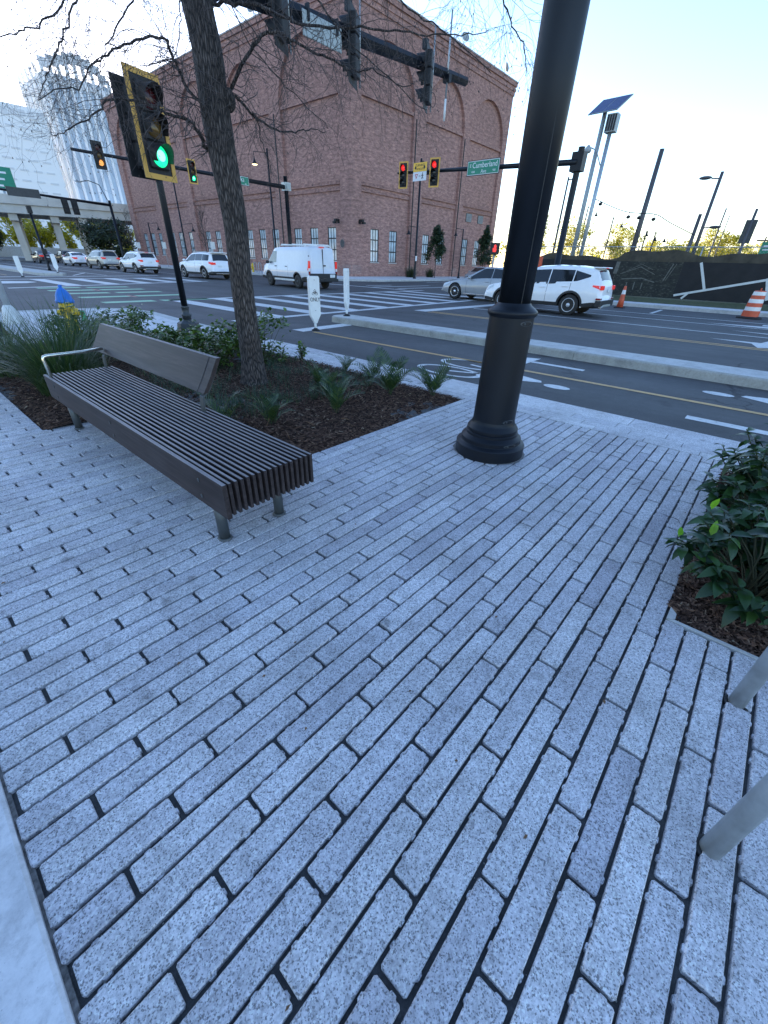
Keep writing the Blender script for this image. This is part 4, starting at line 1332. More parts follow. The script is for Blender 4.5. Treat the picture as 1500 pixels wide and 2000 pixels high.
# ---- hoop bike rack, lower right
br = thing('bike_rack', 'grey steel hoop bike rack cut off by the right edge', 'bike rack', (0, 0, 0))
hp = [(1.752, -.445, -.03), (1.752, -.445, .55)] + [(1.4175 + .3345 * cos(pi * k / 14), -.44 + .005 * cos(pi * k / 14) * -1, .55 + .31 * sin(pi * k / 14)) for k in range(1, 14)] + [(1.083, -.435, .55), (1.083, -.435, -.03)]
MB().tube(hp, .0285, 20).build('hoop', 'galv', br)
for x, y in ((1.752, -.445), (1.083, -.435)):
    MB().lathe([(.042, -.05), (.042, -.006), (.036, -.003)], 18, (x, y, .002)).build('foot_collar', 'black', br)

# ---- the street tree
TRUNK = [(3.2, 5.2, -0.06, 0.21), (3.2, 5.2, 0.06, 0.178), (3.21, 5.2, 0.33, 0.155), (3.2, 5.2, 0.8, 0.142), (3.2, 5.2, 1.45, 0.135), (3.21, 5.19, 1.83, 0.142), (3.18, 5.21, 2.42, 0.15), (3.17, 5.22, 2.77, 0.155), (3.17, 5.22, 3.24, 0.152), (3.14, 5.24, 3.57, 0.148), (3.12, 5.25, 4.0, .14), (3.1, 5.26, 4.6, .12), (3.13, 5.28, 5.4, .1), (3.1, 5.3, 6.4, .065), (3.14, 5.33, 7.4, .03)]
LIMBS = [(0.03, [[3.31, 5.13, 2.94], [3.34, 5.11, 3.0], [3.41, 4.93, 3.2], [3.49, 4.73, 3.34], [3.61, 4.59, 3.35], [3.71, 4.45, 3.29], [3.86, 4.29, 3.21], [4.01, 4.13, 3.15], [4.08, 4.01, 3.12], [4.2, 3.87, 3.1], [4.37, 3.69, 3.02], [4.43, 3.58, 3.04]]), (0.026, [[3.23, 5.18, 3.58], [3.3, 5.14, 3.58], [3.38, 4.87, 3.54], [3.45, 4.61, 3.47], [3.6, 4.31, 3.36], [3.84, 4.02, 3.34], [3.98, 3.79, 3.33], [4.1, 3.64, 3.31], [4.29, 3.45, 3.31], [4.48, 3.26, 3.32], [4.68, 3.07, 3.34], [4.75, 2.96, 3.36]]), (0.026, [[3.29, 5.14, 2.94], [3.36, 5.1, 2.94], [3.63, 5.15, 2.83], [3.95, 5.17, 2.77], [4.22, 5.15, 2.82], [4.42, 5.17, 2.88], [4.62, 5.12, 2.88]]), (0.012, [[3.56, 5.12, 2.86], [3.63, 5.15, 2.8], [3.65, 5.14, 2.65], [3.71, 5.1, 2.48], [3.71, 5.1, 2.35]]), (0.03, [[3.14, 5.24, 2.46], [3.06, 5.28, 2.49], [2.9, 5.17, 2.59], [2.8, 5.09, 2.64], [2.63, 5.05, 2.64], [2.45, 5.02, 2.65], [2.29, 5.05, 2.68], [2.03, 5.06, 2.63], [1.95, 5.04, 2.55], [1.81, 5.05, 2.46], [1.68, 5.13, 2.38], [1.58, 5.19, 2.34]]), (0.028, [[3.16, 5.23, 2.51], [3.07, 5.28, 2.53], [3.01, 5.17, 2.78], [2.85, 5.13, 2.88], [2.75, 5.04, 2.97], [2.66, 4.96, 3.02], [2.58, 4.87, 3.09], [2.4, 4.83, 3.07], [2.21, 4.88, 2.97], [2.03, 4.92, 2.87], [1.93, 4.91, 2.8], [1.78, 4.93, 2.65], [1.63, 5.02, 2.6], [1.52, 5.09, 2.53]]), (0.02, [[2.26, 5.06, 3.44], [2.0, 4.93, 3.25], [1.84, 4.89, 3.11], [1.68, 4.85, 2.97], [1.52, 4.8, 2.87], [1.41, 4.79, 2.81], [1.25, 4.82, 2.74]]), (0.018, [[2.29, 5.04, 3.5], [2.06, 4.97, 3.3], [1.93, 4.91, 3.14], [1.79, 4.92, 2.95], [1.7, 4.91, 2.83], [1.63, 4.95, 2.72], [1.54, 4.93, 2.6], [1.49, 4.96, 2.52]]), (0.016, [[2.64, 4.97, 3.59], [2.49, 4.92, 3.42], [2.34, 4.87, 3.25], [2.17, 4.9, 3.05], [2.05, 4.9, 2.9], [1.96, 4.96, 2.82], [1.9, 5.0, 2.75]]), (0.012, [[2.93, 5.01, 3.64], [2.8, 4.94, 3.38], [2.74, 4.91, 3.2], [2.65, 4.9, 3.02], [2.57, 4.87, 2.87]]), (0.016, [[3.37, 3.31, 3.51], [3.45, 3.18, 3.36], [3.58, 3.03, 3.19], [3.73, 2.94, 3.13], [3.95, 2.73, 3.01], [4.21, 2.57, 2.9]]), (0.014, [[3.5, 2.58, 3.36], [3.62, 2.43, 3.26], [3.77, 2.27, 3.1], [3.85, 2.22, 2.98], [3.9, 2.12, 2.87], [3.94, 2.09, 2.73]]), (0.016, [[3.43, 4.2, 3.76], [3.52, 4.07, 3.54], [3.62, 3.94, 3.34], [3.81, 3.75, 3.13], [4.02, 3.55, 2.98], [4.2, 3.44, 2.86], [4.34, 3.35, 2.79]]), (0.012, [[3.19, 4.85, 3.68], [3.23, 4.75, 3.4], [3.32, 4.62, 3.17], [3.55, 4.48, 2.95], [3.72, 4.31, 2.78], [3.85, 4.23, 2.68]])]
def catmull(P, sub=4):
    P = [Vector(p) for p in P]
    P = [P[0] * 2 - P[1]] + P + [P[-1] * 2 - P[-2]]
    out = []
    for i in range(1, len(P) - 2):
        a, b, c, d = P[i - 1:i + 3]
        for k in range(sub):
            t = k / sub
            out.append(.5 * ((2 * b) + (c - a) * t + (2 * a - 5 * b + 4 * c - d) * t * t + (3 * b - a - 3 * c + d) * t ** 3))
    out.append(P[-2])
    return out
RT = random.Random(12)
tr = thing('street_tree', 'bare dark-barked street tree in the bark bed behind the bench', 'tree', (0, 0, 0))
pt = catmull([p[:3] for p in TRUNK], 5)
rr = []
for i in range(len(pt)):
    k = min(len(TRUNK) - 2, i // 5)
    rr.append(lerp(TRUNK[k][3], TRUNK[k + 1][3], (i - k * 5) / 5))
tk = MB()
n = 40
vs = []
for p, r in zip(pt, rr):
    for k in range(n):
        a = 2 * pi * k / n
        q = .95 * r * (1 + .035 * sin(3 * a + p.z * 1.3) + .02 * sin(7 * a + p.z * 3) + .016 * sin(17 * a + 2 * sin(p.z * 7)))
        if p.z < .35:
            q *= 1 + .10 * (1 - p.z / .35) * max(0, sin(5 * a + 1))
        vs.append((p.x + q * cos(a), p.y + q * sin(a), p.z))
tk.add(vs, [(i * n + k, i * n + (k + 1) % n, (i + 1) * n + (k + 1) % n, (i + 1) * n + k) for i in range(len(pt) - 1) for k in range(n)], 0, True)
tk.build('trunk', 'bark', tr)
kn = MB().ball((3.29, 5.14, 2.9), (.075, .075, .1), n=14, k=9)
kn.build('knot', 'bark', tr)
twigs = MB()
ntw = [0]
def twig(p, d, L, r, depth):
    # a wandering, drooping side shoot
    seg = max(3, int(L / .055))
    pts = [p.copy()]
    for k in range(seg):
        d = (d + Vector((RT.gauss(0, .22), RT.gauss(0, .22), RT.gauss(-.05, .2)))).normalized()
        p = p + d * (L / seg)
        pts.append(p.copy())
    twigs.tube(pts, [lerp(r, r * .45, i / seg) for i in range(seg + 1)], 4 if r > .003 else 3, 0, False)
    ntw[0] += 1
    if depth > 0:
        for k in range(RT.randint(2, 4 if depth > 1 else 3)):
            i = RT.randint(1, seg - 1)
            dd = (pts[i + 1] - pts[i]).normalized()
            o = dd.orthogonal().normalized()
            o.rotate(Matrix.Rotation(RT.uniform(0, 2 * pi), 3, dd))
            twig(pts[i], (dd * .75 + o * RT.uniform(.5, 1.0)).normalized(), L * RT.uniform(.4, .7), r * .6, depth - 1)
    if depth == 0 and RT.random() < .35:
        q = pts[-1]
        twigs.ball(q, (.004, .004, .007), n=5, k=3)
for r0, P in LIMBS:
    P = [Vector(p) for p in P]
    if r0 < .0205 and P[0].z > 3.2:       # hangs down from the crown above the frame
        s = P[0]
        z = 4.1 + .2 * RT.random() + .25 * (s - Vector((3.1, 5.25, s.z))).length
        z0 = min(5.8, z)
        b0 = Vector((3.11, 5.26, z0))
        mid = b0.lerp(s, .5) + Vector((0, 0, .55))
        P = [b0, mid] + P
        r0 = r0 * .95
    q = catmull(P, 4)
    L = len(q)
    q = [p + Vector((RT.gauss(0, .008), RT.gauss(0, .008), RT.gauss(0, .008))) if 2 < i else p for i, p in enumerate(q)]
    rad = [lerp(r0 * .72, .003, (i / (L - 1)) ** .75) for i in range(L)]
    MB().tube(q, rad, 8).build('branch', 'bark', tr)
    for i in range(3, L - 1):
        if q[i].z > 4.0 or RT.random() < .1:
            continue
        for _ in range(RT.choice((1, 2, 2))):
            dd = (q[i + 1] - q[i]).normalized()
            o = dd.orthogonal().normalized()
            o.rotate(Matrix.Rotation(RT.uniform(0, 2 * pi), 3, dd))
            twig(q[i], (dd * .7 + o + Vector((0, 0, -.12))).normalized(), RT.uniform(.2, .72), max(.0016, min(.0045, rad[i] * .34)), 2 if RT.random() < .5 else 1)
# upper crown, mostly above the picture
for k in range(14):
    z = RT.uniform(4.2, 6.6)
    a = k * 2.4
    s = Vector((3.12, 5.27, z))
    d = Vector((cos(a), sin(a), RT.uniform(.25, .9))).normalized()
    P = [s]
    for j in range(7):
        d = (d + Vector((RT.gauss(0, .2), RT.gauss(0, .2), -.11))).normalized()
        P.append(P[-1] + d * .30)
    q = catmull(P, 2)
    MB().tube(q, [lerp(.032, .004, i / (len(q) - 1)) for i in range(len(q))], 6).build('branch', 'bark', tr)
    for i in range(3, len(q) - 1):
        o = Vector((RT.gauss(0, 1), RT.gauss(0, 1), RT.gauss(0, .6))).normalized()
        twig(q[i], o, RT.uniform(.25, .6), .006, 2)
o = twigs.build('twigs', 'twig', tr); o['kind'] = 'stuff'

# ---- leaves
def leaf_mesh(L, Wd, droop=.25, fold=.25, n=4, m='leaf'):
    mb = MB()
    vs = []
    for i in range(n + 1):
        t = i / n
        w = Wd * (sin(pi * min(1, t ** .8 * .98 + .02)) ** .8) * .5 if 0 < t < 1 else 0.001
        x = L * t
        z = -droop * L * t * t + .06 * L * sin(pi * t)
        vs += [(x, -w, z + fold * w), (x, 0, z), (x, w, z + fold * w)]
    fs = []
    for i in range(n):
        a = 3 * i
        fs += [(a, a + 3, a + 4, a + 1), (a + 1, a + 4, a + 5, a + 2)]
    return mb.add(vs, fs, 0, True)
def leaf_mat4(p, yaw, pitch, roll, s):
    return Matrix.Translation(p) @ Matrix.Rotation(yaw, 4, 'Z') @ Matrix.Rotation(-pitch, 4, 'Y') @ Matrix.Rotation(roll, 4, 'X') @ Matrix.Scale(s, 4)
BIG = [leaf_mesh(.13, .06, d, f) for d, f in ((.25, .3), (.5, .2), (.1, .35))]
BIGM = [b.mesh('leaf', 'leaf') for b in BIG]
NEWM = leaf_mesh(.075, .032, -.2, .5).mesh('leaf', 'new_leaf')
def shrub_big(name, label, base, lobes, n_part, n_rest, seed):
    # broad glossy-leaved shrub: stems with whorls of leaves; the outer leaves are parts
    R = random.Random(seed)
    t = thing(name, label, 'shrub', base)
    st = MB()
    rest = MB()
    cand = []
    for (cx, cy, cz, rx, ry, rz, cnt) in lobes:
        for _ in range(cnt):
            while True:
                u = Vector((R.gauss(0, 1), R.gauss(0, 1), R.gauss(.35, 1)))
                if u.length > .1:
                    u.normalize()
                    break
            k = R.uniform(.55, 1.0) ** .5
            tip = Vector((cx + rx * u.x * k, cy + ry * u.y * k, max(.06, cz + rz * u.z * k)))
            foot = Vector((cx * .6 + R.uniform(-.05, .05), cy * .6 + R.uniform(-.05, .05), -.02))
            mid = foot.lerp(tip, .5) + Vector((R.gauss(0, .03), R.gauss(0, .03), .04))
            st.tube([foot, mid, tip], [.006, .005, .003], 5, 0, False)
            nl = R.randint(6, 9)
            y0 = R.uniform(0, 6)
            for j in range(nl):
                f = j / nl
                p = tip + (mid - tip) * (.32 * (1 - f))
                yaw = y0 + j * 2.3
                cand.append((k * (u.z + 1.4), p, yaw, lerp(-.45, .55, f) + R.uniform(-.25, .2), R.uniform(-.4, .4), R.uniform(.62, 1.12) * (1 - .35 * f)))
            if R.random() < .1:
                cand.append((9, tip + Vector((0, 0, .015)), R.uniform(0, 6), 1.1, 0, -1))
    cand.sort(key=lambda c: -c[0])
    for i, (sc, p, yaw, pitch, roll, s) in enumerate(cand):
        if i < n_part:
            if s < 0:
                o = link('leaf', NEWM, t)
                o.matrix_local = leaf_mat4(p, yaw, pitch, 0, R.uniform(.7, 1.1))
            else:
                o = link('leaf', BIGM[i % 3], t)
                o.matrix_local = leaf_mat4(p, yaw, pitch, roll, s)
        elif i < n_part + n_rest and s > 0:
            m_ = leaf_mat4(p, yaw, pitch, roll, s)
            b = BIG[i % 3]
            rest.add([m_ @ Vector(v) for v in b.v], b.f, 0, True)
    st.build('stems', 'stem', t)['kind'] = 'stuff'
    rest.build('foliage', 'leaf', t)['kind'] = 'stuff'
    return t
shrub_big('leafy_shrub', 'glossy dark-leaved shrub nearest the camera at the right edge', (2.62, -.45, 0), [(-.08, .02, .27, .44, .44, .24, 76), (.1, -.45, .3, .42, .38, .28, 50), (.3, -.05, .24, .3, .4, .22, 36)], 290, 900, 31)
shrub_big('leafy_shrub', 'glossy dark-leaved shrub behind the nearest one, bright new tips', (3.42, -.50, 0), [(-.03, .03, .34, .40, .45, .32, 64), (.3, -.45, .42, .42, .4, .32, 50), (.45, .1, .36, .35, .42, .28, 40)], 290, 900, 32)

# ---- low hedge plants behind the bench
HL = leaf_mesh(.095, .05, .15, .25, 3)
def bush(name, label, base, R, rx, ry, rz, n, leaf, mname, sc=(.6, 1.2), group=None, cz=None, cat='shrub', branches=9):
    t = thing(name, label, cat, base, 0, group)
    fo, st = MB(), MB()
    cz = rz if cz is None else cz
    clumps = []
    for _ in range(branches * 3):
        u = Vector((R.gauss(0, 1), R.gauss(0, 1), R.gauss(.1, 1))).normalized() * R.uniform(.5, 1.0)
        clumps.append(Vector((u.x * rx, u.y * ry, max(.05, cz + u.z * rz))))
    for c in clumps:
        st.tube([(R.uniform(-.05, .05), R.uniform(-.05, .05), -.03), c * .5 + Vector((0, 0, .02)), c], [.006, .0045, .0025], 4, 0, False)
    for i in range(n):
        c = R.choice(clumps)
        p = c + Vector((R.gauss(0, rx * .16), R.gauss(0, ry * .16), R.gauss(0, max(.02, rz * .14))))
        if p.z < .02:
            p.z = .03 + R.random() * .1
        m_ = leaf_mat4(p, R.uniform(0, 2 * pi), R.uniform(-.5, .9), R.uniform(-.5, .5), R.uniform(*sc))
        fo.add([m_ @ Vector(v) for v in leaf.v], leaf.f, 0, True)
    fo.build('foliage', mname, t)['kind'] = 'stuff'
    st.build('stems', 'stem', t)['kind'] = 'stuff'
    return t
RH = random.Random(77)
hedge = [(2.35, 9.35, .42, .27), (2.85, 8.75, .40, .28), (3.05, 8.05, .42, .12), (3.45, 7.5, .42, .10), (3.25, 9.2, .36, .25), (3.75, 8.35, .28, .05), (4.05, 7.4, .3, .13), (2.5, 8.0, .36, .22), (3.0, 7.1, .34, .22)]
hl = ['leftmost low green hedge plant, by the grass clump', 'low hedge plant just right of the leftmost one', 'low hedge plant behind the middle of the backrest', 'low hedge plant right of the signal pole foot', 'low hedge plant on the road side of the leftmost one', 'low hedge plant just in front of the signal pole base', 'low hedge plant nearest the cycle track, left of the trunk', 'low hedge plant close behind the backrest top edge', 'low hedge plant between backrest and tree trunk']
for (x, y, r, h), lb_ in zip(hedge, hl):
    bush('hedge_plant', lb_, (x, y, 0), RH, r * 1.1, r * 1.1, h * 1.3, 560, HL, 'hedge', group='low hedge behind the bench')
bush('round_shrub', 'fuller green shrub right behind the tree trunk', (4.02, 6.15, 0), RH, .46, .5, .40, 950, HL, 'hedge')
bush('round_shrub', 'fuller green shrub left of the tree trunk, by the backrest end', (3.3, 6.3, 0), RH, .42, .46, .38, 800, HL, 'hedge')
bush('seedling', 'small upright leafy sprig at the road edge of the bed', (4.7, 6.05, 0), RH, .1, .1, .15, 60, HL, 'hedge')

# ---- arching grass clump at the far end of the bench
def blades(mb, R, base, n, h, spread, w, seg=6):
    for _ in range(n):
        a = R.uniform(0, 2 * pi)
        r = R.uniform(0, .16) * spread
        l = h * R.uniform(.6, 1.25)
        lean = R.uniform(.15, 1.0)
        p = Vector((base[0] + r * cos(a), base[1] + r * sin(a), base[2]))
        d0 = Vector((cos(a + R.gauss(0, .4)), sin(a + R.gauss(0, .4)), 0))
        el = pi / 2 - lean * .55
        side = Vector((-d0.y, d0.x, 0)) * w * R.uniform(.6, 1.2)
        vs = []
        for k in range(seg + 1):
            t = k / seg
            q = (1 - t) ** .6 if k < seg else .05
            vs += [p - side * q, p + side * q]
            e = el - lean * 1.75 * t ** 1.3
            p = p + (d0 * cos(e) + Vector((0, 0, sin(e)))) * (l / seg)
        mb.add(vs, [(2 * k, 2 * k + 1, 2 * k + 3, 2 * k + 2) for k in range(seg)], 0, True)
RG = random.Random(41)
for (x, y, n_, h_, lab) in ((1.25, 6.35, 900, .95, 'tall arching grass clump just behind the bench armrest'), (1.75, 7.4, 800, .95, 'tall arching grass clump between hydrant and backrest'), (1.0, 7.9, 520, .8, 'grass clump farthest left behind the bench')):
    t = thing('grass_clump', lab, 'ornamental grass', (x, y, 0), 0, 'grass clumps at the end of the bench')
    b_ = MB()
    blades(b_, RG, (0, 0, -.02), n_, h_, 1.7, .0055)
    b_.build('blades', 'grass', t)['kind'] = 'stuff'
    c_ = MB()
    blades(c_, RG, (0, 0, -.02), 14, h_ * 1.15, .8, .0022)
    c_.build('seed_stalks', 'dry', t)['kind'] = 'stuff'

# ---- coontie plants: feathery fronds
def frond_mesh(L, R, lean):
    mb = MB()
    n = 15
    pts = []
    p = Vector((0, 0, 0))
    for k in range(n + 1):
        e = 1.35 - lean * (k / n) ** 1.2
        pts.append(p.copy())
        p = p + Vector((cos(e), 0, sin(e))) * (L / n)
    mb.tube(pts, [lerp(.003, .0012, k / n) for k in range(n + 1)], 4, 0, False)
    for k in range(3, n + 1):
        t = k / n
        ll = L * .27 * (sin(pi * (.18 + .75 * (t))) ** .6)
        d = (pts[k] - pts[k - 1]).normalized()
        up = Vector((-d.z, 0, d.x))
        for s in (-1, 1):
            q = pts[k]
            e = q + (d * .75 + Vector((0, s, 0)) * .8 + up * R.uniform(.05, .3)).normalized() * ll
            m_ = q.lerp(e, .5)
            w = d * .0095
            mb.add([q - w * .6, q + w * .6, m_ + w, m_ - w, e], [(0, 1, 2, 3), (3, 2, 4)], 0)
    return mb
RF = random.Random(5)
FR = [frond_mesh(.42, RF, l).mesh('frond', 'frond') for l in (.7, 1.1, 1.5)]
coon = [(4.62, 4.85, .85, 8, 'feathery coontie at the road edge of the bed, nearest the shrub'), (4.5, 4.2, .95, 10, 'broad coontie plant, third along the road edge of the bed'), (4.2, 3.55, 1.1, 12, 'coontie plant just left of the outermost one'), (4.56, 3.12, 1.15, 12, 'outermost coontie plant, at the bed corner beside the big black pole'), (3.45, 3.85, 1.0, 12, 'coontie plant in the middle of the bark bed'), (3.1, 3.45, .9, 8, 'low coontie plant with fronds hanging to the right in mid bed'), (2.36, 3.62, .95, 9, 'yellowish coontie plant behind the bench seat near its right end'), (1.98, 3.9, .85, 8, 'small coontie plant right behind the bench slats'), (3.75, 4.45, .9, 10, 'coontie plant among the dark tufts right of the trunk')]
for x, y, s, n_, lab in coon:
    t = thing('coontie_plant', lab, 'fern-like plant', (x, y, 0), 0, 'coontie plants in the bark bed')
    for k in range(n_):
        o = link('frond', FR[RF.randrange(3)], t, (RF.uniform(-.03, .03), RF.uniform(-.03, .03), -.01), k * 2.4 + RF.uniform(-.4, .4))
        q = s * RF.uniform(.7, 1.25)
        o.scale = (q, q, q)
        o.rotation_euler = (RF.uniform(-.25, .25), RF.uniform(-.2, .35), k * 2.4 + RF.uniform(-.4, .4))
mo = MB()
for _ in range(210):
    x, y = RF.uniform(1.6, 4.6), RF.uniform(3.9, 6.6)
    if (x - 3.2) ** 2 + (y - 5.2) ** 2 < .09 or RF.random() < .35 * (abs(y - 4.9) > .8):
        continue
    blades(mo, RF, (x, y, -.01), 26, RF.uniform(.1, .2), .9, .0028, 4)
o = mo.build('mondo_grass', 'mondo'); o['kind'] = 'stuff'
dr = MB()
for x, y, a, l in ((2.25, 3.55, .6, .3), (2.6, 3.2, 1.9, .12), (3.0, 3.1, 2.8, .1), (3.6, 3.2, .9, .1), (2.2, 3.1, 1.2, .14), (4.1, 3.0, .2, .09), (2.9, 2.95, 2.1, .07)):
    dr.tube([(x, y, .03), (x + cos(a) * l * .5, y + sin(a) * l * .5, .03 + l * .25), (x + cos(a) * l, y + sin(a) * l, .03 + l * .3)], .0035, 4)
o = dr.build('dry_sticks', 'dry'); o['kind'] = 'stuff'
# ================================================================== SIGNALS, SIGNS, POLES
# a signal head faces local -y; its sections hang between z0 (bottom) and top
def signal_head(label, loc, rz, lit, border=True, s=1.0, group=None, third=('red_off', 'amber_off', 'dark_lens'), plate=True, hood=.26):
    t = thing('traffic_signal', label, 'traffic light', loc, rz, group)
    h, w = .355 * s, .34 * s
    H = 3 * h
    m_ = MB()
    for k in range(3):
        z = k * h
        m_.cbox(-w / 2, w / 2, .0, .2 * s, z + .004, z + h - .004, .02)
    m_.build('housing', 'black', t)
    if plate:
        e = .135 * s
        bw = .075 * s
        p = MB()
        p.box(-w / 2 - e, w / 2 + e, .055 * s, .07 * s, -e, H + e)
        p.build('backplate', 'black', t)
        if border:
            q = MB()
            y0, y1 = .043 * s, .054 * s
            X0, X1, Z0_, Z1_ = -w / 2 - e - .002, w / 2 + e + .002, -e - .002, H + e + .002
            q.box(X0, X0 + bw, y0, y1, Z0_, Z1_).box(X1 - bw, X1, y0, y1, Z0_, Z1_).box(X0 + bw, X1 - bw, y0, y1, Z0_, Z0_ + bw).box(X0 + bw, X1 - bw, y0, y1, Z1_ - bw, Z1_)
            q.build('border', 'yellow', t)
            lv = MB()
            for zz in (H + e * .45, -e * .55):
                for k in range(4):
                    x = -.2 * s + k * .13 * s
                    lv.box(x, x + .045 * s, y0 + .004, y1, zz - .012, zz + .012)
            lv.build('vent_slots', 'dark_lens', t)['kind'] = 'stuff'
    for k, (nm) in enumerate(('green_light', 'amber_light', 'red_light')):
        zc = (k + .5) * h
        mt = {0: third[2], 1: third[1], 2: third[0]}[k]
        on = {0: 'green', 1: 'amber', 2: 'red'}[k] == lit
        if on:
            mt = {'green': 'green_on', 'red': 'red_on', 'amber': 'amber_glow'}[lit]
        L = MB()
        r = .15 * s
        L.lathe([(r, -.0), (r * .97, .012 * s), (r * .8, .03 * s), (r * .45, .045 * s), (.004, .05 * s)], 24, (0, -.001, zc), (0, -1, 0))
        lo_ = L.build(nm, mt, t)
        if on and lit == 'green':
            MB().lathe([(r * .5, .046 * s), (r * .3, .052 * s), (.003, .056 * s)], 20, (0, -.001, zc), (0, -1, 0)).build('glow', 'green_core', lo_)
        # tunnel visor, open below
        v = MB()
        n = 18
        r1 = .165 * s
        vs = []
        for i in range(n + 1):
            a = lerp(-.62 * pi, 1.62 * pi - .0, i / n) if False else lerp(-.15 * pi, 1.15 * pi, i / n)
            x, z = r1 * cos(a), zc + r1 * sin(a)
            ln = hood * s * (.55 + .45 * max(0, sin(a)))
            vs += [(x, 0, z), (x, -ln, z - .02 * s), (x * .965, -ln, zc + (z - zc) * .965 - .02 * s), (x * .965, 0, zc + (z - zc) * .965)]
        fs = []
        for i in range(n):
            a = 4 * i
            for k2 in range(4):
                fs.append((a + k2, a + (k2 + 1) % 4, a + 4 + (k2 + 1) % 4, a + 4 + k2))
        v.add(vs, fs, 0, False)
        v.build('visor', 'black', t)
    return t
# --- pedestal with the near green cycle signal
sp = thing('signal_pedestal', 'slim black signal pole with pyramid foot behind the bench', 'pole', (4.33, 9.32, 0))
MB().lathe([(.062, .38), (.058, 2.6), (.05, 2.75)], 16).build('shaft', 'pole_black', sp)
MB().lathe([(.085, .36), (.085, .42), (.1, .43), (.1, .46), (.07, .48), (.07, .58), (.08, .585), (.08, .61), (.062, .62)], 20).build('collar', 'iron', sp)
q = MB()
for z0, z1, r0, r1 in ((0, .05, .25, .25), (.05, .30, .25, .21), (.30, .37, .21, .10)):
    q.lathe([(r0, z0), (r1, z1)], 8, smooth=False, a0=pi / 8)
q.build('pyramid_foot', 'iron', sp)
MB().cbox(-.06, .06, -.235, -.205, .08, .26, .006).build('foot_door', 'pole_black', sp)
MB().cyl((-.02, .0, 2.7), (-.02, .42, 2.78), .025).cyl((0, 0, 2.6), (0, 0, 2.78), .05).build('mount', 'pole_black', sp)
near = signal_head('large near traffic light showing green, yellow bordered backplate', (4.38, 9.22, 2.80), radians(14), 'green', s=1.06, hood=.24)
back = signal_head('dark traffic light turned away, back to back with the near green one', (4.20, 9.56, 2.80), radians(192), '', s=.98, border=False)
# --- mast arm overhead, coming from behind the tree trunk
ma = thing('mast_arm_pole', 'black mast arm over the road from a pole behind the trunk', 'signal mast', (5.74, 9.3, 0))
MB().lathe([(.2, 0), (.2, .12), (.14, .15), (.135, 1.5), (.12, 6.2)], 12).build('pole', 'pole_black', ma)
MB().tube([(0, 0, 5.45), (2.1, -.05, 5.62), (7.95, -.12, 5.98)], [.16, .15, .105], 8, smooth=False).build('arm', 'pole_black', ma)
MB().box(-.2, .2, -.2, .2, 5.25, 5.68).build('clamp', 'pole_black', ma)
for k, (x, zt, lab) in enumerate(((7.1, 5.05, 'leftmost traffic light under the overhead arm, seen from behind'), (9.02, 4.98, 'middle traffic light under the overhead arm, seen from behind'), (11.72, 5.10, 'traffic light nearest the tip of the overhead arm, seen from behind'))):
    signal_head(lab, (x, 9.12, zt), radians(207), '', border=False, s=.92, group='signals under the overhead mast arm')
    b = thing('signal_bracket', ('upright bracket and cable loop of the leftmost overhead signal', 'upright bracket and cable loop of the middle overhead signal', 'upright bracket and cable loop of the signal nearest the arm tip')[k], 'bracket', (x, 9.1, zt))
    MB().cyl((.22, -.06, -.12), (.22, -.06, 1.45), .016).build('rod', 'galv', b)
    MB().box(-.06, .06, .0, .12, 1.02, 1.2).build('saddle', 'pole_black', b)
    MB().tube([(.24 + .13 * sin(a), -.1, .12 + .14 * cos(a)) for a in [2 * pi * i / 12 for i in range(13)]], .008, 5).build('cable_loop', 'rubber', b)
sb = thing('hung_street_sign', 'pale back of a street sign hung below the overhead arm', 'sign', (8.15, 9.02, 5.38))
MB().cbox(-.52, .52, -.012, .012, -.12, .24, .008).build('panel', 'alu', sb)
MB().box(-.4, -.36, -.05, .05, .1, .34).box(.36, .4, -.05, .05, .1, .34).build('hanger', 'pole_black', sb)
rd = thing('camera_rod', 'tall thin pale rod clamped to the overhead arm', 'antenna', (12.68, 9.1, 5.3))
MB().cyl((0, 0, 0), (0, 0, 1.75), .022).build('rod', 'galv', rd)
MB().box(-.06, .06, -.1, .1, .42, .58).build('clamp', 'pole_black', rd)
MB().cyl((0, 0, -.35), (0, 0, .1), .028).build('lower_tube', 'white_plastic', rd)

# --- mast arm from the left, across the street (two heads, street name sign)
ml = thing('mast_arm_pole', 'black mast arm with a green light in front of the brick left wall', 'signal mast', (29.2, 38.0, .13))
MB().lathe([(.25, 0), (.25, .3), (.19, .35), (.17, 7.7), (.19, 7.7), (.19, 7.75)], 12).build('pole', 'pole_black', ml)
MB().tube([(0, -.1, 6.95), (-16.9, -.1, 7.0)], [.17, .085], 10).build('arm', 'pole_black', ml)
MB().box(-.3, .3, -.35, .25, 6.7, 7.3).build('clamp', 'galv', ml)
MB().box(-.22, .24, -.4, -.18, 6.8, 7.2).build('control_box', 'alu', ml)
signal_head('far traffic light showing green, just left of the trunk', (20.25, 37.72, 6.43), 0, 'green', s=1.12, group='signals on the left mast arm')
signal_head('far traffic light near the tip of the left mast arm, before the tower', (13.85, 37.72, 6.45), 0, '', s=1.1, border=False, group='signals on the left mast arm', third=('red_off', 'amber_off', 'amber_glow'))
def street_sign(label, loc, rz, w, h, lines):
    t = thing('street_sign', label, 'street sign', loc, rz)
    MB().box(-w / 2, w / 2, 0, .03, -h / 2, h / 2).build('frame', 'black', t)
    p = MB().box(-w / 2 + .03, w / 2 - .03, -.006, -.001, -h / 2 + .03, h / 2 - .03).build('face', 'sign_white', t)
    MB().box(-w / 2 + .055, w / 2 - .055, -.010, -.0061, -h / 2 + .055, h / 2 - .055).build('field', 'sign_green', p)
    for s, sz, x, z in lines:
        text('lettering', s, sz, t, (x, -.0125, z), 'sign_white', sx=.9)
    return t
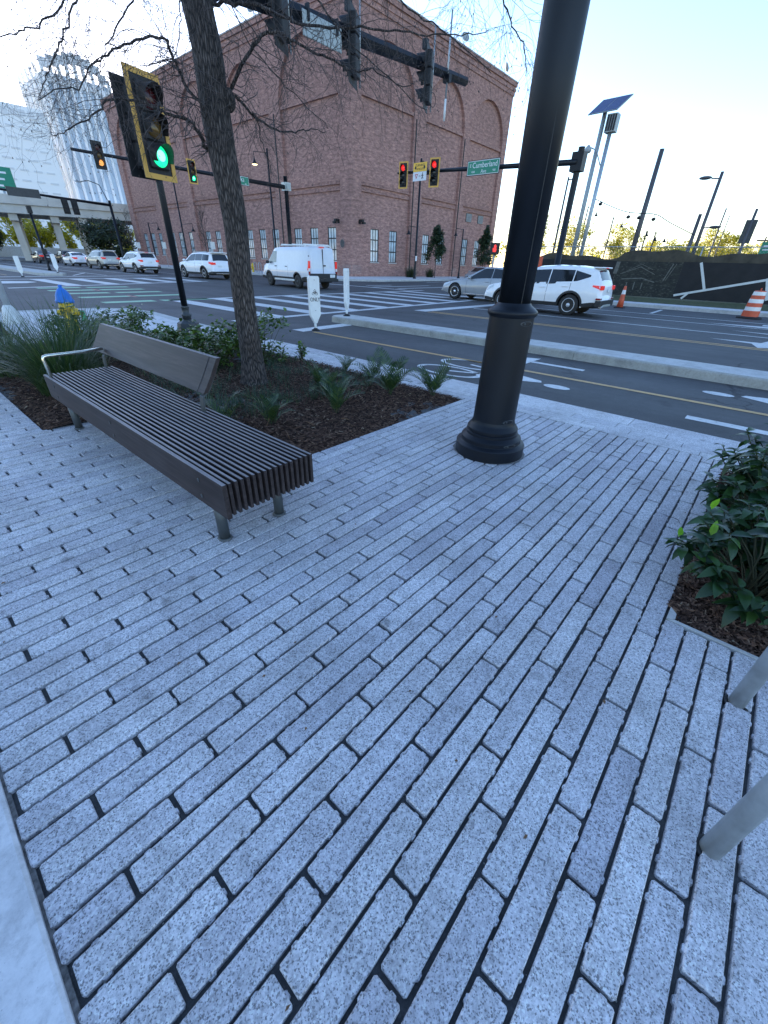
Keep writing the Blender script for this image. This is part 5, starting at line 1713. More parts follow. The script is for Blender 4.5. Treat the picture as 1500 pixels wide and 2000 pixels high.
street_sign('green street name sign partly hidden by the trunk, left mast arm', (23.95, 37.75, 7.0), 0, 2.5, .62, [('Nebraska', .46, 0, .08), ('Ave', .24, 0, -.2), ('1000', .13, -.9, -.2), ('400', .13, .9, -.2)])

# --- mast arm on the right
mr = thing('mast_arm_pole', 'black mast arm carrying two red lights, right of the brick building', 'signal mast', (25.95, 10.25, .1))
MB().lathe([(.24, 0), (.24, .25), (.17, .3), (.15, 6.45), (.16, 6.5)], 12).build('pole', 'pole_black', mr)
MB().tube([(-.2, 0, 5.9), (-.95, 10.9, 6.2)], [.13, .075], 10).build('arm', 'pole_black', mr)
MB().box(-.28, .25, -.26, .3, 5.55, 6.3).build('clamp', 'pole_black', mr)
signal_head('red traffic light at the left tip of the right mast arm', (24.85, 20.6, 5.62), radians(-74), 'red', s=.98, group='signals on the right mast arm', third=('red_off', 'dark_lens', 'dark_lens'))
signal_head('red traffic light right of the yellow sign on the right mast arm', (24.85, 18.25, 5.55), radians(-74), 'red', s=1.02, group='signals on the right mast arm', third=('red_off', 'dark_lens', 'dark_lens'))
street_sign('green E Cumberland Ave street sign on the right mast arm', (24.85, 15.0, 6.07), radians(-90), 2.0, .66, [('E', .2, -.78, .1), ('Cumberland', .34, .1, .1), ('Ave', .24, .06, -.17), ('1000', .13, -.6, -.17), ('900', .13, .7, -.17)])
ys_ = thing('turn_sign', 'yellow and white turning vehicles sign between the red lights', 'sign', (24.86, 19.32, 5.8), radians(-90))
MB().box(-.5, .5, 0, .02, .42, .84).build('yellow_plate', 'sign_yellow', ys_)
MB().box(-.5, .5, 0, .02, -.02, .41).build('white_plate', 'sign_white', ys_)
text('lettering', 'TURNING', .15, ys_, (0, -.004, .71), 'sign_ink')
text('lettering', 'VEHICLES', .13, ys_, (0, -.004, .54), 'sign_ink')
for s in (-1, 1):
    MB().add([(s * .40, -.004, .6), (s * .33, -.004, .72), (s * .33, -.004, .67), (s * .27, -.004, .67), (s * .27, -.004, .55), (s * .33, -.004, .55), (s * .33, -.004, .5)], [tuple(range(7)) if s < 0 else tuple(reversed(range(7)))]).build('arrow', 'sign_ink', ys_)
y_ = -.004
MB().add([(-.36, y_, .31), (-.12, y_, .31), (-.24, y_, .08), (-.30, y_, .28), (-.18, y_, .28), (-.24, y_, .16)], [(0, 3, 5, 2), (0, 1, 4, 3), (1, 2, 5, 4)]).build('yield_symbol', 'sign_red', ys_)
text('lettering', 'TO', .1, ys_, (0, -.004, .2), 'sign_ink')
wp = MB()
wp.add([(.21 + .03 * cos(2 * pi * k / 10), y_, .33 + .03 * sin(2 * pi * k / 10)) for k in range(10)], [tuple(range(10))])
for a, b in (((.21, .29), (.21, .18)), ((.21, .18), (.15, .06)), ((.21, .18), (.28, .07)), ((.21, .27), (.28, .2)), ((.21, .27), (.14, .2))):
    d = (Vector(b) - Vector(a)).normalized() * .018
    wp.add([(a[0] - d.y, y_, a[1] + d.x), (a[0] + d.y, y_, a[1] - d.x), (b[0] + d.y, y_, b[1] - d.x), (b[0] - d.y, y_, b[1] + d.x)], [(0, 1, 2, 3)])
wp.build('walking_figure', 'sign_ink', ys_)
hs = thing('pedestrian_signal', 'pedestrian signal with a red hand left of the black street pole', 'pedestrian signal', (23.6, 12.9, 2.05), radians(-62))
MB().cbox(-.25, .25, 0, .2, 0, .55, .02).build('housing', 'black', hs)
hd = MB()
hd.add([(x, -.012, z) for x, z in ((-.09, .12), (.07, .12), (.1, .26), (.07, .28), (.08, .42), (.035, .42), (.03, .47), (-.01, .47), (-.015, .44), (-.055, .44), (-.06, .3), (-.12, .3))], [tuple(range(12))])
hd.build('hand_symbol', 'red_on', hs)
hp_ = thing('signal_post', 'thin grey post under the red hand signal', 'pole', (23.7, 12.95, RZ))
MB().lathe([(.12, 0), (.12, .25), (.05, .3), (.05, 2.6)], 10).build('shaft', 'grey_paint', hp_)

# --- far mast arm on the left, seen against the bridge
mf = thing('mast_arm_pole', 'black far mast arm before the bridge, reaching left', 'signal mast', (28.6, 78.5, .1))
MB().lathe([(.26, 0), (.2, .4), (.18, 7.9)], 10).build('pole', 'pole_black', mf)
MB().tube([(0, 0, 7.35), (-27, -2.5, 8.2)], [.17, .08], 8).build('arm', 'pole_black', mf)
MB().box(-12, -8.6, -1.25, -1.0, 7.2, 8.1).build('sign_panel', 'iron', mf)
MB().tube([(-.2, 0, 7.9), (-.8, 0, 9.6), (-2.0, 0, 9.9), (-3.0, 0, 9.7)], .05, 6).build('lamp_arm', 'pole_black', mf)
MB().ball((-3.3, 0, 9.65), (.45, .15, .1)).build('lamp_head', 'grey_paint', mf)
for x, lab in ((23.4, 'dark twin signal under the far left arm, right one'), (22.3, 'dark twin signal under the far left arm, left one')):
    signal_head(lab, (x, 76.6, 6.0), radians(180), '', border=False, s=1.25, group='signals under the far left arm')
pj = thing('signal_post', 'dark slim signal pole by the bridge columns, far left', 'pole', (12.4, 52.5, RZ))
MB().lathe([(.16, 0), (.1, .2), (.09, 4.6)], 10).build('shaft', 'pole_black', pj)
MB().cbox(-.18, .18, -.2, .1, 4.3, 4.85, .03).cbox(-.16, .2, -.35, -.1, 1.3, 1.7, .03).build('signal_box', 'black', pj)

# --- street lamps
def bell(mb, x, y, z, s=1.0, m=0):
    return mb.lathe([(.03, .42 * s), (.05, .3 * s), (.09, .2 * s), (.15, .1 * s), (.2 * s + .03, 0), (.18 * s, .01)], 14, (x, y, z), None, m)
def street_lamp(label, loc, H, arms, group='bell-shaped street lamps', lit=False, r=.07):
    t = thing('street_lamp', label, 'street lamp', loc, 0, group)
    MB().lathe([(.17, 0), (.17, .1), (.13, .16), (.12, .5), (r, .62), (r * .8, H)], 12).build('post', 'pole_black', t)
    for z, dx, dy, s in arms:
        MB().cyl((0, 0, z), (dx, dy, z + .03), .028, n=6).build('arm', 'pole_black', t)
        MB().cyl((dx, dy, z + .06), (dx, dy, z - .25), .022, n=6).build('stem', 'pole_black', t)
        h = bell(MB(), dx, dy, z - .6 * s, s).build('shade', 'pole_black', t)
        if lit:
            MB().lathe([(.17 * s, -.01), (.12 * s, -.06), (.02, -.08)], 12, (dx, dy, z - .6 * s)).build('bulb', 'lamp_on', h)
    return t
street_lamp('tall street lamp with glowing bell shade right of the trunk', (30.6, 42.3, .13), 10.3, [(10.0, -.9, .9, 1.5)], lit=True, r=.1)
street_lamp('tall black street lamp right of the building corner, behind the signs', (39.9, 30.9, .13), 9.9, [(9.7, 1.1, 0, 1.4), (4.55, -1.35, 0, 1.15)], r=.11)
street_lamp('shorter black street lamp between the two young sidewalk trees', (49.5, 31.5, .13), 5.0, [(4.95, -1.5, 0, 1.15)], r=.08)
street_lamp('small black street lamp at the far left end of the brick wall', (30.2, 71, .13), 5.2, [(5.1, .3, -2.2, 1.3)], r=.09)
street_lamp('black street lamp before the bare young tree on the left wall', (30.2, 61.3, .13), 9.6, [(4.8, .3, -2.2, 1.3)], r=.1)
pb = thing('pole_notice', 'small white notice on the corner lamp post', 'sign', (39.75, 30.72, 1.75))
MB().box(-.13, .13, -.02, .0, 0, .45).build('plate', 'sign_white', pb)
for x, y, lab in ((30.0, 75.5, 'pale parking sign farthest left along the brick wall'), (30.0, 67.0, 'pale parking sign second from left along the brick wall'), (30.0, 54.0, 'pale parking sign just left of the tree trunk')):
    t = thing('parking_sign', lab, 'sign', (x, y, .13), radians(-30), 'parking signs along the brick wall')
    MB().cyl((0, .04, 0), (0, .04, 2.85), .03, n=6).build('post', 'grey_paint', t)
    MB().box(-.24, .24, -.02, .0, 2.15, 2.9).build('plate', 'off_white', t)

# ================================================================== KERBSIDE THINGS
def delineator(label, loc, rz, txt=False, z0=0.0):
    t = thing('delineator_post', label, 'bollard', loc, rz, 'white flexible posts at the cycle track')
    w, d = .145, .07
    pr = [(-w, 1.16), (-w * .82, 1.2), (w * .82, 1.2), (w, 1.16), (w, .36), (.03, .17), (-.03, .17), (-w, .36)]
    mb = MB()
    n = len(pr)
    vs = [(x, -d / 2, z) for x, z in pr] + [(x, d / 2, z) for x, z in pr] + [(x * .93, -d / 2 - .012, .36 + (z - .36) * .985 if z > .3 else z) for x, z in pr]
    f = [tuple(range(n, 2 * n))]
    for i in range(n):
        j = (i + 1) % n
        f.append((i, n + i, n + j, j))
        f.append((2 * n + i, i, j, 2 * n + j))
    f.append(tuple(reversed(range(2 * n, 3 * n))))
    mb.add(vs, f)
    mb.build('panel', 'white_plastic', t)
    MB().lathe([(.03, .03), (.03, .19)], 10).build('neck', 'white_plastic', t)
    MB().lathe([(.105, 0), (.1, .02), (.05, .04), (.04, .06)], 14).build('foot', 'rubber', t)
    for z in (1.12, .78, .46):
        MB().lathe([(.008, 0), (.008, .004)], 8, (.0, -d / 2 - .012, z), (0, -1, 0)).build('bolt', 'iron', t)
    if txt:
        text('lettering', 'ONLY', .125, t, (0, -d / 2 - .016, .70), 'sign_ink', sx=.8)
        bk_ = MB()
        yy = -d / 2 - .0155
        for cx in (-.045, .045):
            q = [(cx + .034 * cos(2 * pi * k / 16), yy, .83 + .032 * sin(2 * pi * k / 16)) for k in range(16)]
            p = [(cx + .025 * cos(2 * pi * k / 16), yy, .83 + .025 * sin(2 * pi * k / 16)) for k in range(16)]
            bk_.add(q + p, [(k, (k + 1) % 16, 16 + (k + 1) % 16, 16 + k) for k in range(16)])
        for a, b in (((-.045, .83), (-.02, .875)), ((-.02, .875), (.03, .875)), ((.045, .83), (.025, .9)), ((-.02, .875), (.0, .83)), ((0, .83), (.03, .875)), ((-.03, .885), (-.005, .92)), ((-.005, .92), (.02, .905))):
            v = (Vector(b) - Vector(a)).normalized() * .005
            bk_.add([(a[0] - v.y, yy, a[1] + v.x), (a[0] + v.y, yy, a[1] - v.x), (b[0] + v.y, yy, b[1] - v.x), (b[0] - v.y, yy, b[1] + v.x)], [(0, 1, 2, 3)])
        bk_.build('cycle_pictogram', 'sign_ink', t)
    return t
delineator('white post marked bike ONLY standing on the cycle track line', (7.30, 8.72, RZ), radians(-12), True)
delineator('white post on the nose of the kerb island, right of the ONLY post', (9.2, 9.55, .135), radians(28))
delineator('white flexible post farthest left across the side street', (7.62, 39.3, RZ), radians(-12))
delineator('white post on the far kerb island, in front of the dark sedan', (10.35, 41.9, .14), radians(-12))
gp = thing('galvanised_post', 'pale post with a flared four-sided foot at the left edge', 'pole', (2.15, 13.7, 0))
MB().lathe([(.07, .4), (.065, 3.2)], 14).build('shaft', 'grey_paint', gp)
MB().lathe([(.21, 0), (.20, .05), (.125, .33), (.07, .40)], 8, smooth=False, a0=pi / 8).build('flared_foot', 'off_white', gp)
bp = thing('pedestal_foot', 'black pole foot on a round concrete pad at the left edge', 'pole', (1.42, 11.3, 0))
MB().lathe([(.30, -.05), (.30, .05), (.28, .07)], 24).build('concrete_pad', 'kerb_side', bp)
MB().lathe([(.21, .07), (.20, .12), (.17, .2), (.15, .38), (.09, .45), (.08, 3.2)], 12, smooth=False).build('shaft', 'pole_black', bp)
# hydrants
def hydrant(label, loc, rz, top, s=1.0, group='fire hydrants'):
    t = thing('fire_hydrant', label, 'fire hydrant', loc, rz, group)
    t.scale = (s, s, s)
    MB().lathe([(.15, 0), (.15, .04), (.11, .05), (.105, .45), (.125, .46), (.13, .50), (.12, .515), (.12, .56)], 20).build('barrel', 'hyd_yellow', t)
    MB().lathe([(.155, .56), (.155, .60), (.14, .62), (.125, .69), (.085, .76), (.05, .80), (.03, .81), (.032, .85), (.02, .86)], 20).build('bonnet', top, t)
    for d in ((0, -1, 0), (1, 0, 0), (-1, 0, 0)):
        r = .075 if d[1] else .055
        MB().lathe([(r * .8, .08), (r * .8, .13), (r, .13), (r, .19), (r * .9, .2), (.022, .2), (.022, .23)], 14, (0, 0, .40), d).build('nozzle_cap', 'hyd_yellow', t)
    return t
hyd = hydrant('blue-topped yellow fire hydrant behind the grass clump', (2.72, 11.2, 0), .5, 'hyd_blue', 1.08)
MB().box(.14, .15, -.22, -.1, .22, .42).build('green_tag', 'hyd_green', hyd)
hydrant('small all-yellow fire hydrant across the street beside the van', (31.0, 47.6, .13), 0, 'hyd_yellow', 1.1)
for y, lab in ((46.2, 'pale hoop bike rack on the far footway, left of the van'), (47.1, 'second pale hoop bike rack beside the far hydrant')):
    t = thing('hoop_rack', lab, 'bike rack', (31.0, y, .13), .5, 'hoop racks on the far footway')
    MB().tube([(-.3, 0, 0), (-.3, 0, .75)] + [(.3 * cos(a) * -1, 0, .75 + .25 * sin(a)) for a in (.5, 1.1, 1.57, 2.1, 2.7)] + [(.3, 0, .75), (.3, 0, 0)], .04, 8).build('hoop', 'grey_paint', t)

# barrel and cone
db = thing('traffic_drum', 'orange and white striped traffic drum by the far kerb', 'traffic drum', (23.85, .95, RZ))
pf = [(.29, .06), (.285, .28), (.265, .29), (.262, .42), (.262, .43), (.25, .56), (.248, .57), (.235, .70), (.233, .71), (.222, .83), (.22, .84), (.2, .97), (.17, 1.0)]
cols = ['orange', 'orange', 'reflective', 'reflective', 'orange', 'orange', 'reflective', 'reflective', 'orange', 'orange', 'reflective', 'orange']
dm = MB()
for (a, b), c in zip(zip(pf, pf[1:]), cols):
    dm.lathe([a, b], 24, m=0 if c == 'orange' else 1, caps=False)
dm.lathe([(.17, 1.0), (.02, 1.005)], 24, caps=False)
dm.build('drum', ['orange', 'reflective'], db)
MB().lathe([(.43, 0), (.43, .05), (.32, .075), (.28, .08)], 24).build('rubber_base', 'rubber', db)
MB().tube([(-.1, 0, .99), (-.08, 0, 1.08), (.08, 0, 1.08), (.1, 0, .99)], .018, 6).build('handle', 'orange', db)
cn = thing('traffic_cone', 'faded orange traffic cone on the road behind the white car', 'traffic cone', (23.9, 5.95, RZ))
MB().lathe([(.15, .03), (.115, .35), (.085, .62), (.055, .86), (.045, .92)], 18).build('cone', 'orange', cn)
MB().lathe([(.0905, .58), (.069, .755)], 18, caps=False).build('band', 'reflective', cn)
MB().cbox(-.21, .21, -.21, .21, 0, .04, .01).build('base', 'rubber', cn)

M['banner_grey'] = simple('banner_grey_print', (0.13, 0.13, 0.115), 0.8, var=0.3)
# ---- construction fence with printed cloth
fe = thing('construction_fence', 'long chain fence covered with black printed cloth', 'fence', (29.8, 0, 0))
def ztop(y):
    return 2.42 + .12 * sin(y * 1.15 + .6) + .07 * sin(y * 2.7) - .02 * y * (y > 8)
RQ = random.Random(3)
def cloth(y0, y1, z0f, z1f, x, mname, name, ny, nz, amp=.05):
    mb = MB()
    vs = []
    for i in range(ny + 1):
        y = lerp(y0, y1, i / ny)
        for k in range(nz + 1):
            z = lerp(z0f(y), z1f(y), k / nz)
            vs.append((x + amp * sin(y * 2.3 + z * 1.2) * .6 + amp * .5 * sin(y * 6.1 + 2 * z), y, z))
    mb.add(vs, [(i * (nz + 1) + k, (i + 1) * (nz + 1) + k, (i + 1) * (nz + 1) + k + 1, i * (nz + 1) + k + 1) for i in range(ny) for k in range(nz)], 0, True)
    return mb.build(name, mname, fe)
zb = lambda y: .27
cloth(-14, 4.9, zb, lambda y: 2.0, -.06, 'cloth', 'black_cloth', 90, 8, .02)
cloth(4.902, 8.2, zb, lambda y: 1.98, -.06, 'print', 'printed_cloth', 30, 8, .02)
cloth(8.202, 13.5, zb, lambda y: 2.0, -.06, 'cloth', 'black_cloth', 30, 8, .02)
cloth(-14, 13.5, lambda y: 1.8, ztop, .02, 'cloth_top', 'upper_cloth', 120, 4, .07)
for k in range(10):
    y = -14 + k * 3.05
    MB().cyl((.1, y, .1), (.1, y, 2.72), .03, n=8).build('post', 'galv', fe)
MB().cyl((.1, -14, 2.68), (.1, 13.5, 2.68), .022, n=6).build('top_rail', 'galv', fe)
ml_ = MB()
for k in range(180):
    y = -14 + k * .1525
    ml_.cyl((.1, y, 2.0), (.1, min(13.5, y + .66), 2.66), .003, n=3).cyl((.1, min(13.5, y + .66), 2.0), (.1, y, 2.66), .003, n=3)
ml_.build('chain_mesh', 'galv', fe)['kind'] = 'stuff'
def fstrip(y0, z0, y1, z1, w):
    d = Vector((y1 - y0, z1 - z0)).normalized()
    n = Vector((-d.y, d.x)) * w / 2
    N_ = 8
    vs = []
    for i in range(N_ + 1):
        t = i / N_
        y, z = lerp(y0, y1, t), lerp(z0, z1, t)
        for s in (1, -1):
            yy, zz = y + s * n.x, z + s * n.y
            vs.append((-.064 + .02 * sin(yy * 2.3 + zz * 1.2) * .6 + .01 * sin(yy * 6.1 + 2 * zz) - .006, yy, zz))
    return MB().add(vs, [(2 * i, 2 * i + 1, 2 * i + 3, 2 * i + 2) for i in range(N_)])
for a in ((4.85, .43, 1.15, 1.32, .105), (4.12, 1.99, 3.55, .80, .12), (4.22, .56, 4.45, .29, .1), (1.12, 1.4, .78, .45, .16), (1.15, 1.34, -3.5, 1.75, .1), (-.6, 1.98, -1.2, .3, .12)):
    fstrip(*a).build('printed_line', 'banner_white', fe)
for a in ((7.9, 1.35, 6.9, 1.72, .03), (6.9, 1.72, 6.1, 1.38, .03), (7.75, 1.1, 6.7, 1.18, .05), (6.7, 1.18, 6.0, 1.0, .05), (7.6, 1.5, 6.9, 1.86, .02), (6.9, 1.86, 6.25, 1.6, .02), (5.35, 1.9, 5.6, 1.1, .05), (5.2, 1.9, 5.5, 1.1, .03), (8.15, 1.95, 8.2, 1.35, .2), (7.4, .95, 7.4, .62, .05), (7.0, .98, 7.0, .6, .05), (6.6, .95, 6.6, .62, .05)):
    fstrip(*a).build('printed_drawing', 'banner_grey', fe)

# ---- poles beyond the fence
so = thing('solar_pole', 'twin steel pole topped by a tilted blue solar panel', 'solar panel pole', (32.0, 11.2, .2))
MB().lathe([(.12, 0), (.11, 8.3)], 14).build('pole', 'galv', so)
MB().cyl((.05, .55, 0), (.05, .55, 9.1), .14, .12, 12).build('pole', 'alu', so)
pn = MB()
c0 = Vector((0.0, .35, 9.3))
ax_, ay_ = Vector((0.05, -1, .03)).normalized(), Vector((.75, -.3, .62)).normalized()
nz_ = ax_.cross(ay_).normalized()
def pan(u0, u1, v0, v1, h0, h1):
    return [tuple(c0 + ax_ * u + ay_ * v + nz_ * h) for h in (h0, h1) for u, v in ((u0, v0), (u1, v0), (u1, v1), (u0, v1))]
MB().hexa(pan(-.78, .78, -.62, .62, -.05, 0)).build('panel_frame', 'alu', so)
for u0, u1 in ((-.74, -.015), (.015, .74)):
    MB().hexa(pan(u0, u1, -.58, .58, -.055, -.051)).build('panel_underside', 'solar', so)
    MB().hexa(pan(u0, u1, -.58, .58, .001, .005)).build('solar_cells', 'solar', so)
MB().cbox(-.25, .25, -.3, .28, 8.05, 8.85, .02).build('cabinet', 'alu', so)
dk = MB()
for k in range(4):
    dk.box(-.262, -.251, -.26 + k * .13, -.16 + k * .13, 8.1, 8.8)
dk.build('cabinet_vent', 'black', so)
MB().tube([(-.05, .1, 6.6), (-.2, .45, 7.3), (-.25, .8, 7.45)], .03, 6).build('camera_arm', 'galv', so)
MB().lathe([(.05, .28), (.12, .2), (.2, .08), (.21, 0), (.15, -.08)], 12, (-.27, .95, 7.3)).build('camera_dome', 'grey_paint', so)
wl = thing('string_light_wire', 'drooping black wire with hanging flood lamps at the solar pole', 'wire', (0, 0, 0))
wpts = [(32.0, 11.1, 5.2), (32, 10.2, 4.85), (32, 9.3, 4.55), (32, 8.5, 4.42), (32, 7.5, 4.33), (31.9, 6.6, 3.9), (31.8, 5.2, 3.3)]
MB().tube(catmull(wpts, 4), .022, 5).build('wire', 'black', wl)
for y, z in ((8.95, 4.25), (8.35, 4.2), (7.55, 4.1), (10.75, 4.95)):
    MB().ball((32, y, z), (.12, .12, .09), n=8, k=6).cyl((32, y, z), (32, y, z + .22), .02, n=5).build('flood_lamp', 'black', wl)
def bare_pole(label, x, y, h, r, group='poles behind the fence', m='grey_dark', **k):
    t = thing('utility_pole', label, 'pole', (x, y, .2), 0, group)
    MB().lathe([(r * 1.15, 0), (r * .8, h)], 10).build('shaft', m, t)
    return t
M['grey_dark'] = simple('dark_grey_steel', (0.09, 0.085, 0.09), 0.5, 0.2)
bare_pole('thick bare grey pole right of the solar pole', 45, 11.5, 9.4, .2)
p2_ = bare_pole('tall pole with one cobra lamp at its top, right half', 45, 7.0, 7.7, .13)
MB().cyl((0, 0, 7.3), (0, .55, 7.35), .04, n=6).build('lamp_arm', 'grey_dark', p2_)
MB().ball((0, .95, 7.4), (.16, .42, .12)).build('lamp_head', 'grey_dark', p2_)
MB().cyl((0, 0, 4.3), (0, -.45, 4.35), .04, n=6).ball((0, -.8, 4.35), (.15, .4, .11)).build('lower_lamp', 'grey_dark', p2_)
bare_pole('short bare pole just left of the cobra lamp pole', 45, 7.45, 5.2, .15)
bare_pole('thin pole right of the cobra lamp pole', 60, 7.9, 6.9, .08)
bare_pole('thinnest pole, close right of the thin pole', 60, 7.4, 6.3, .05)
p3_ = bare_pole('sign pole with a dark board near the right edge', 45, 4.06, 5.4, .11)
MB().cbox(-.06, .0, -.35, .35, 3.3, 4.75, .02).build('board', 'iron', p3_)
for y, h, x, lab in ((22.9, 8.0, 75, 'faint bell lamp far behind the fence, second from left'), (26.8, 9.4, 75, 'faint bell lamp behind the fence, beside the right mast pole'), (19.3, 6.9, 75, 'faint bell lamp right of the solar pole'), (18.3, 6.4, 76, 'faint bell lamp farthest right of the row behind the fence'), (16.9, 6.2, 75, 'faint bell lamp hidden partly by the thick bare pole')):
    street_lamp(lab, (x, y, .2), h - .2, [(h - .4, .2, -1.3, 1.7)], group='far lamps behind the fence', r=.1)
up = thing('utility_pole', 'far wooden utility pole with a crossarm near the right edge', 'pole', (95, 6.0, 0))
MB().cyl((0, 0, 0), (0, 0, 6.6), .12, .1, 8).build('shaft', 'twig', up)
MB().box(-.08, .08, -1.0, 1.0, 6.0, 6.2).build('crossarm', 'twig', up)
tp2 = thing('tall_grey_pole', 'tall slim pole between the brick building and the black street pole', 'pole', (47, 19.2, .1))
MB().lathe([(.13, 0), (.08, 8.6)], 8).build('shaft', 'grey_dark', tp2)
MB().cyl((0, 0, 8.4), (0, -.7, 8.45), .05, n=5).build('arm', 'grey_dark', tp2)
hg = thing('highway_sign', 'green highway sign at the far right edge', 'road sign', (60, 3.0, 0), radians(-90))
MB().box(-.9, .6, 0, .05, 3.2, 4.3).build('panel', 'sign_green', hg)
MB().cyl((.3, .1, 0), (.3, .1, 3.4), .06, n=6).build('post', 'galv', hg)
for z in (3.9, 3.6):
    MB().box(-.7, .4, -.012, -.002, z, z + .12).build('stripe', 'sign_white', hg)
lg = thing('highway_sign', 'green highway sign at the far left edge above the bridge', 'road sign', (26.5, 118, 0))
MB().box(-6, .6, 0, .1, 11.2, 14.6).build('panel', 'sign_green', lg)
for k, z in enumerate((13.6, 12.6, 11.6)):
    MB().box(-5.2, -.3 - .5 * k, -.03, -.005, z, z + .3).build('stripe', 'sign_white', lg)
MB().cyl((-1.5, .3, 8.4), (-1.5, .3, 11.4), .2, n=8).build('post', 'galv', lg)
wlk = thing('orange_barrier', 'small orange board half hidden behind the street pole', 'barrier', (28.0, 12.3, .1))
MB().box(-.05, .05, -.3, .3, 1.3, 2.0).build('board', 'orange', wlk)
MB().cyl((0, 0, 0), (0, 0, 1.4), .04, n=6).build('post', 'galv', wlk)
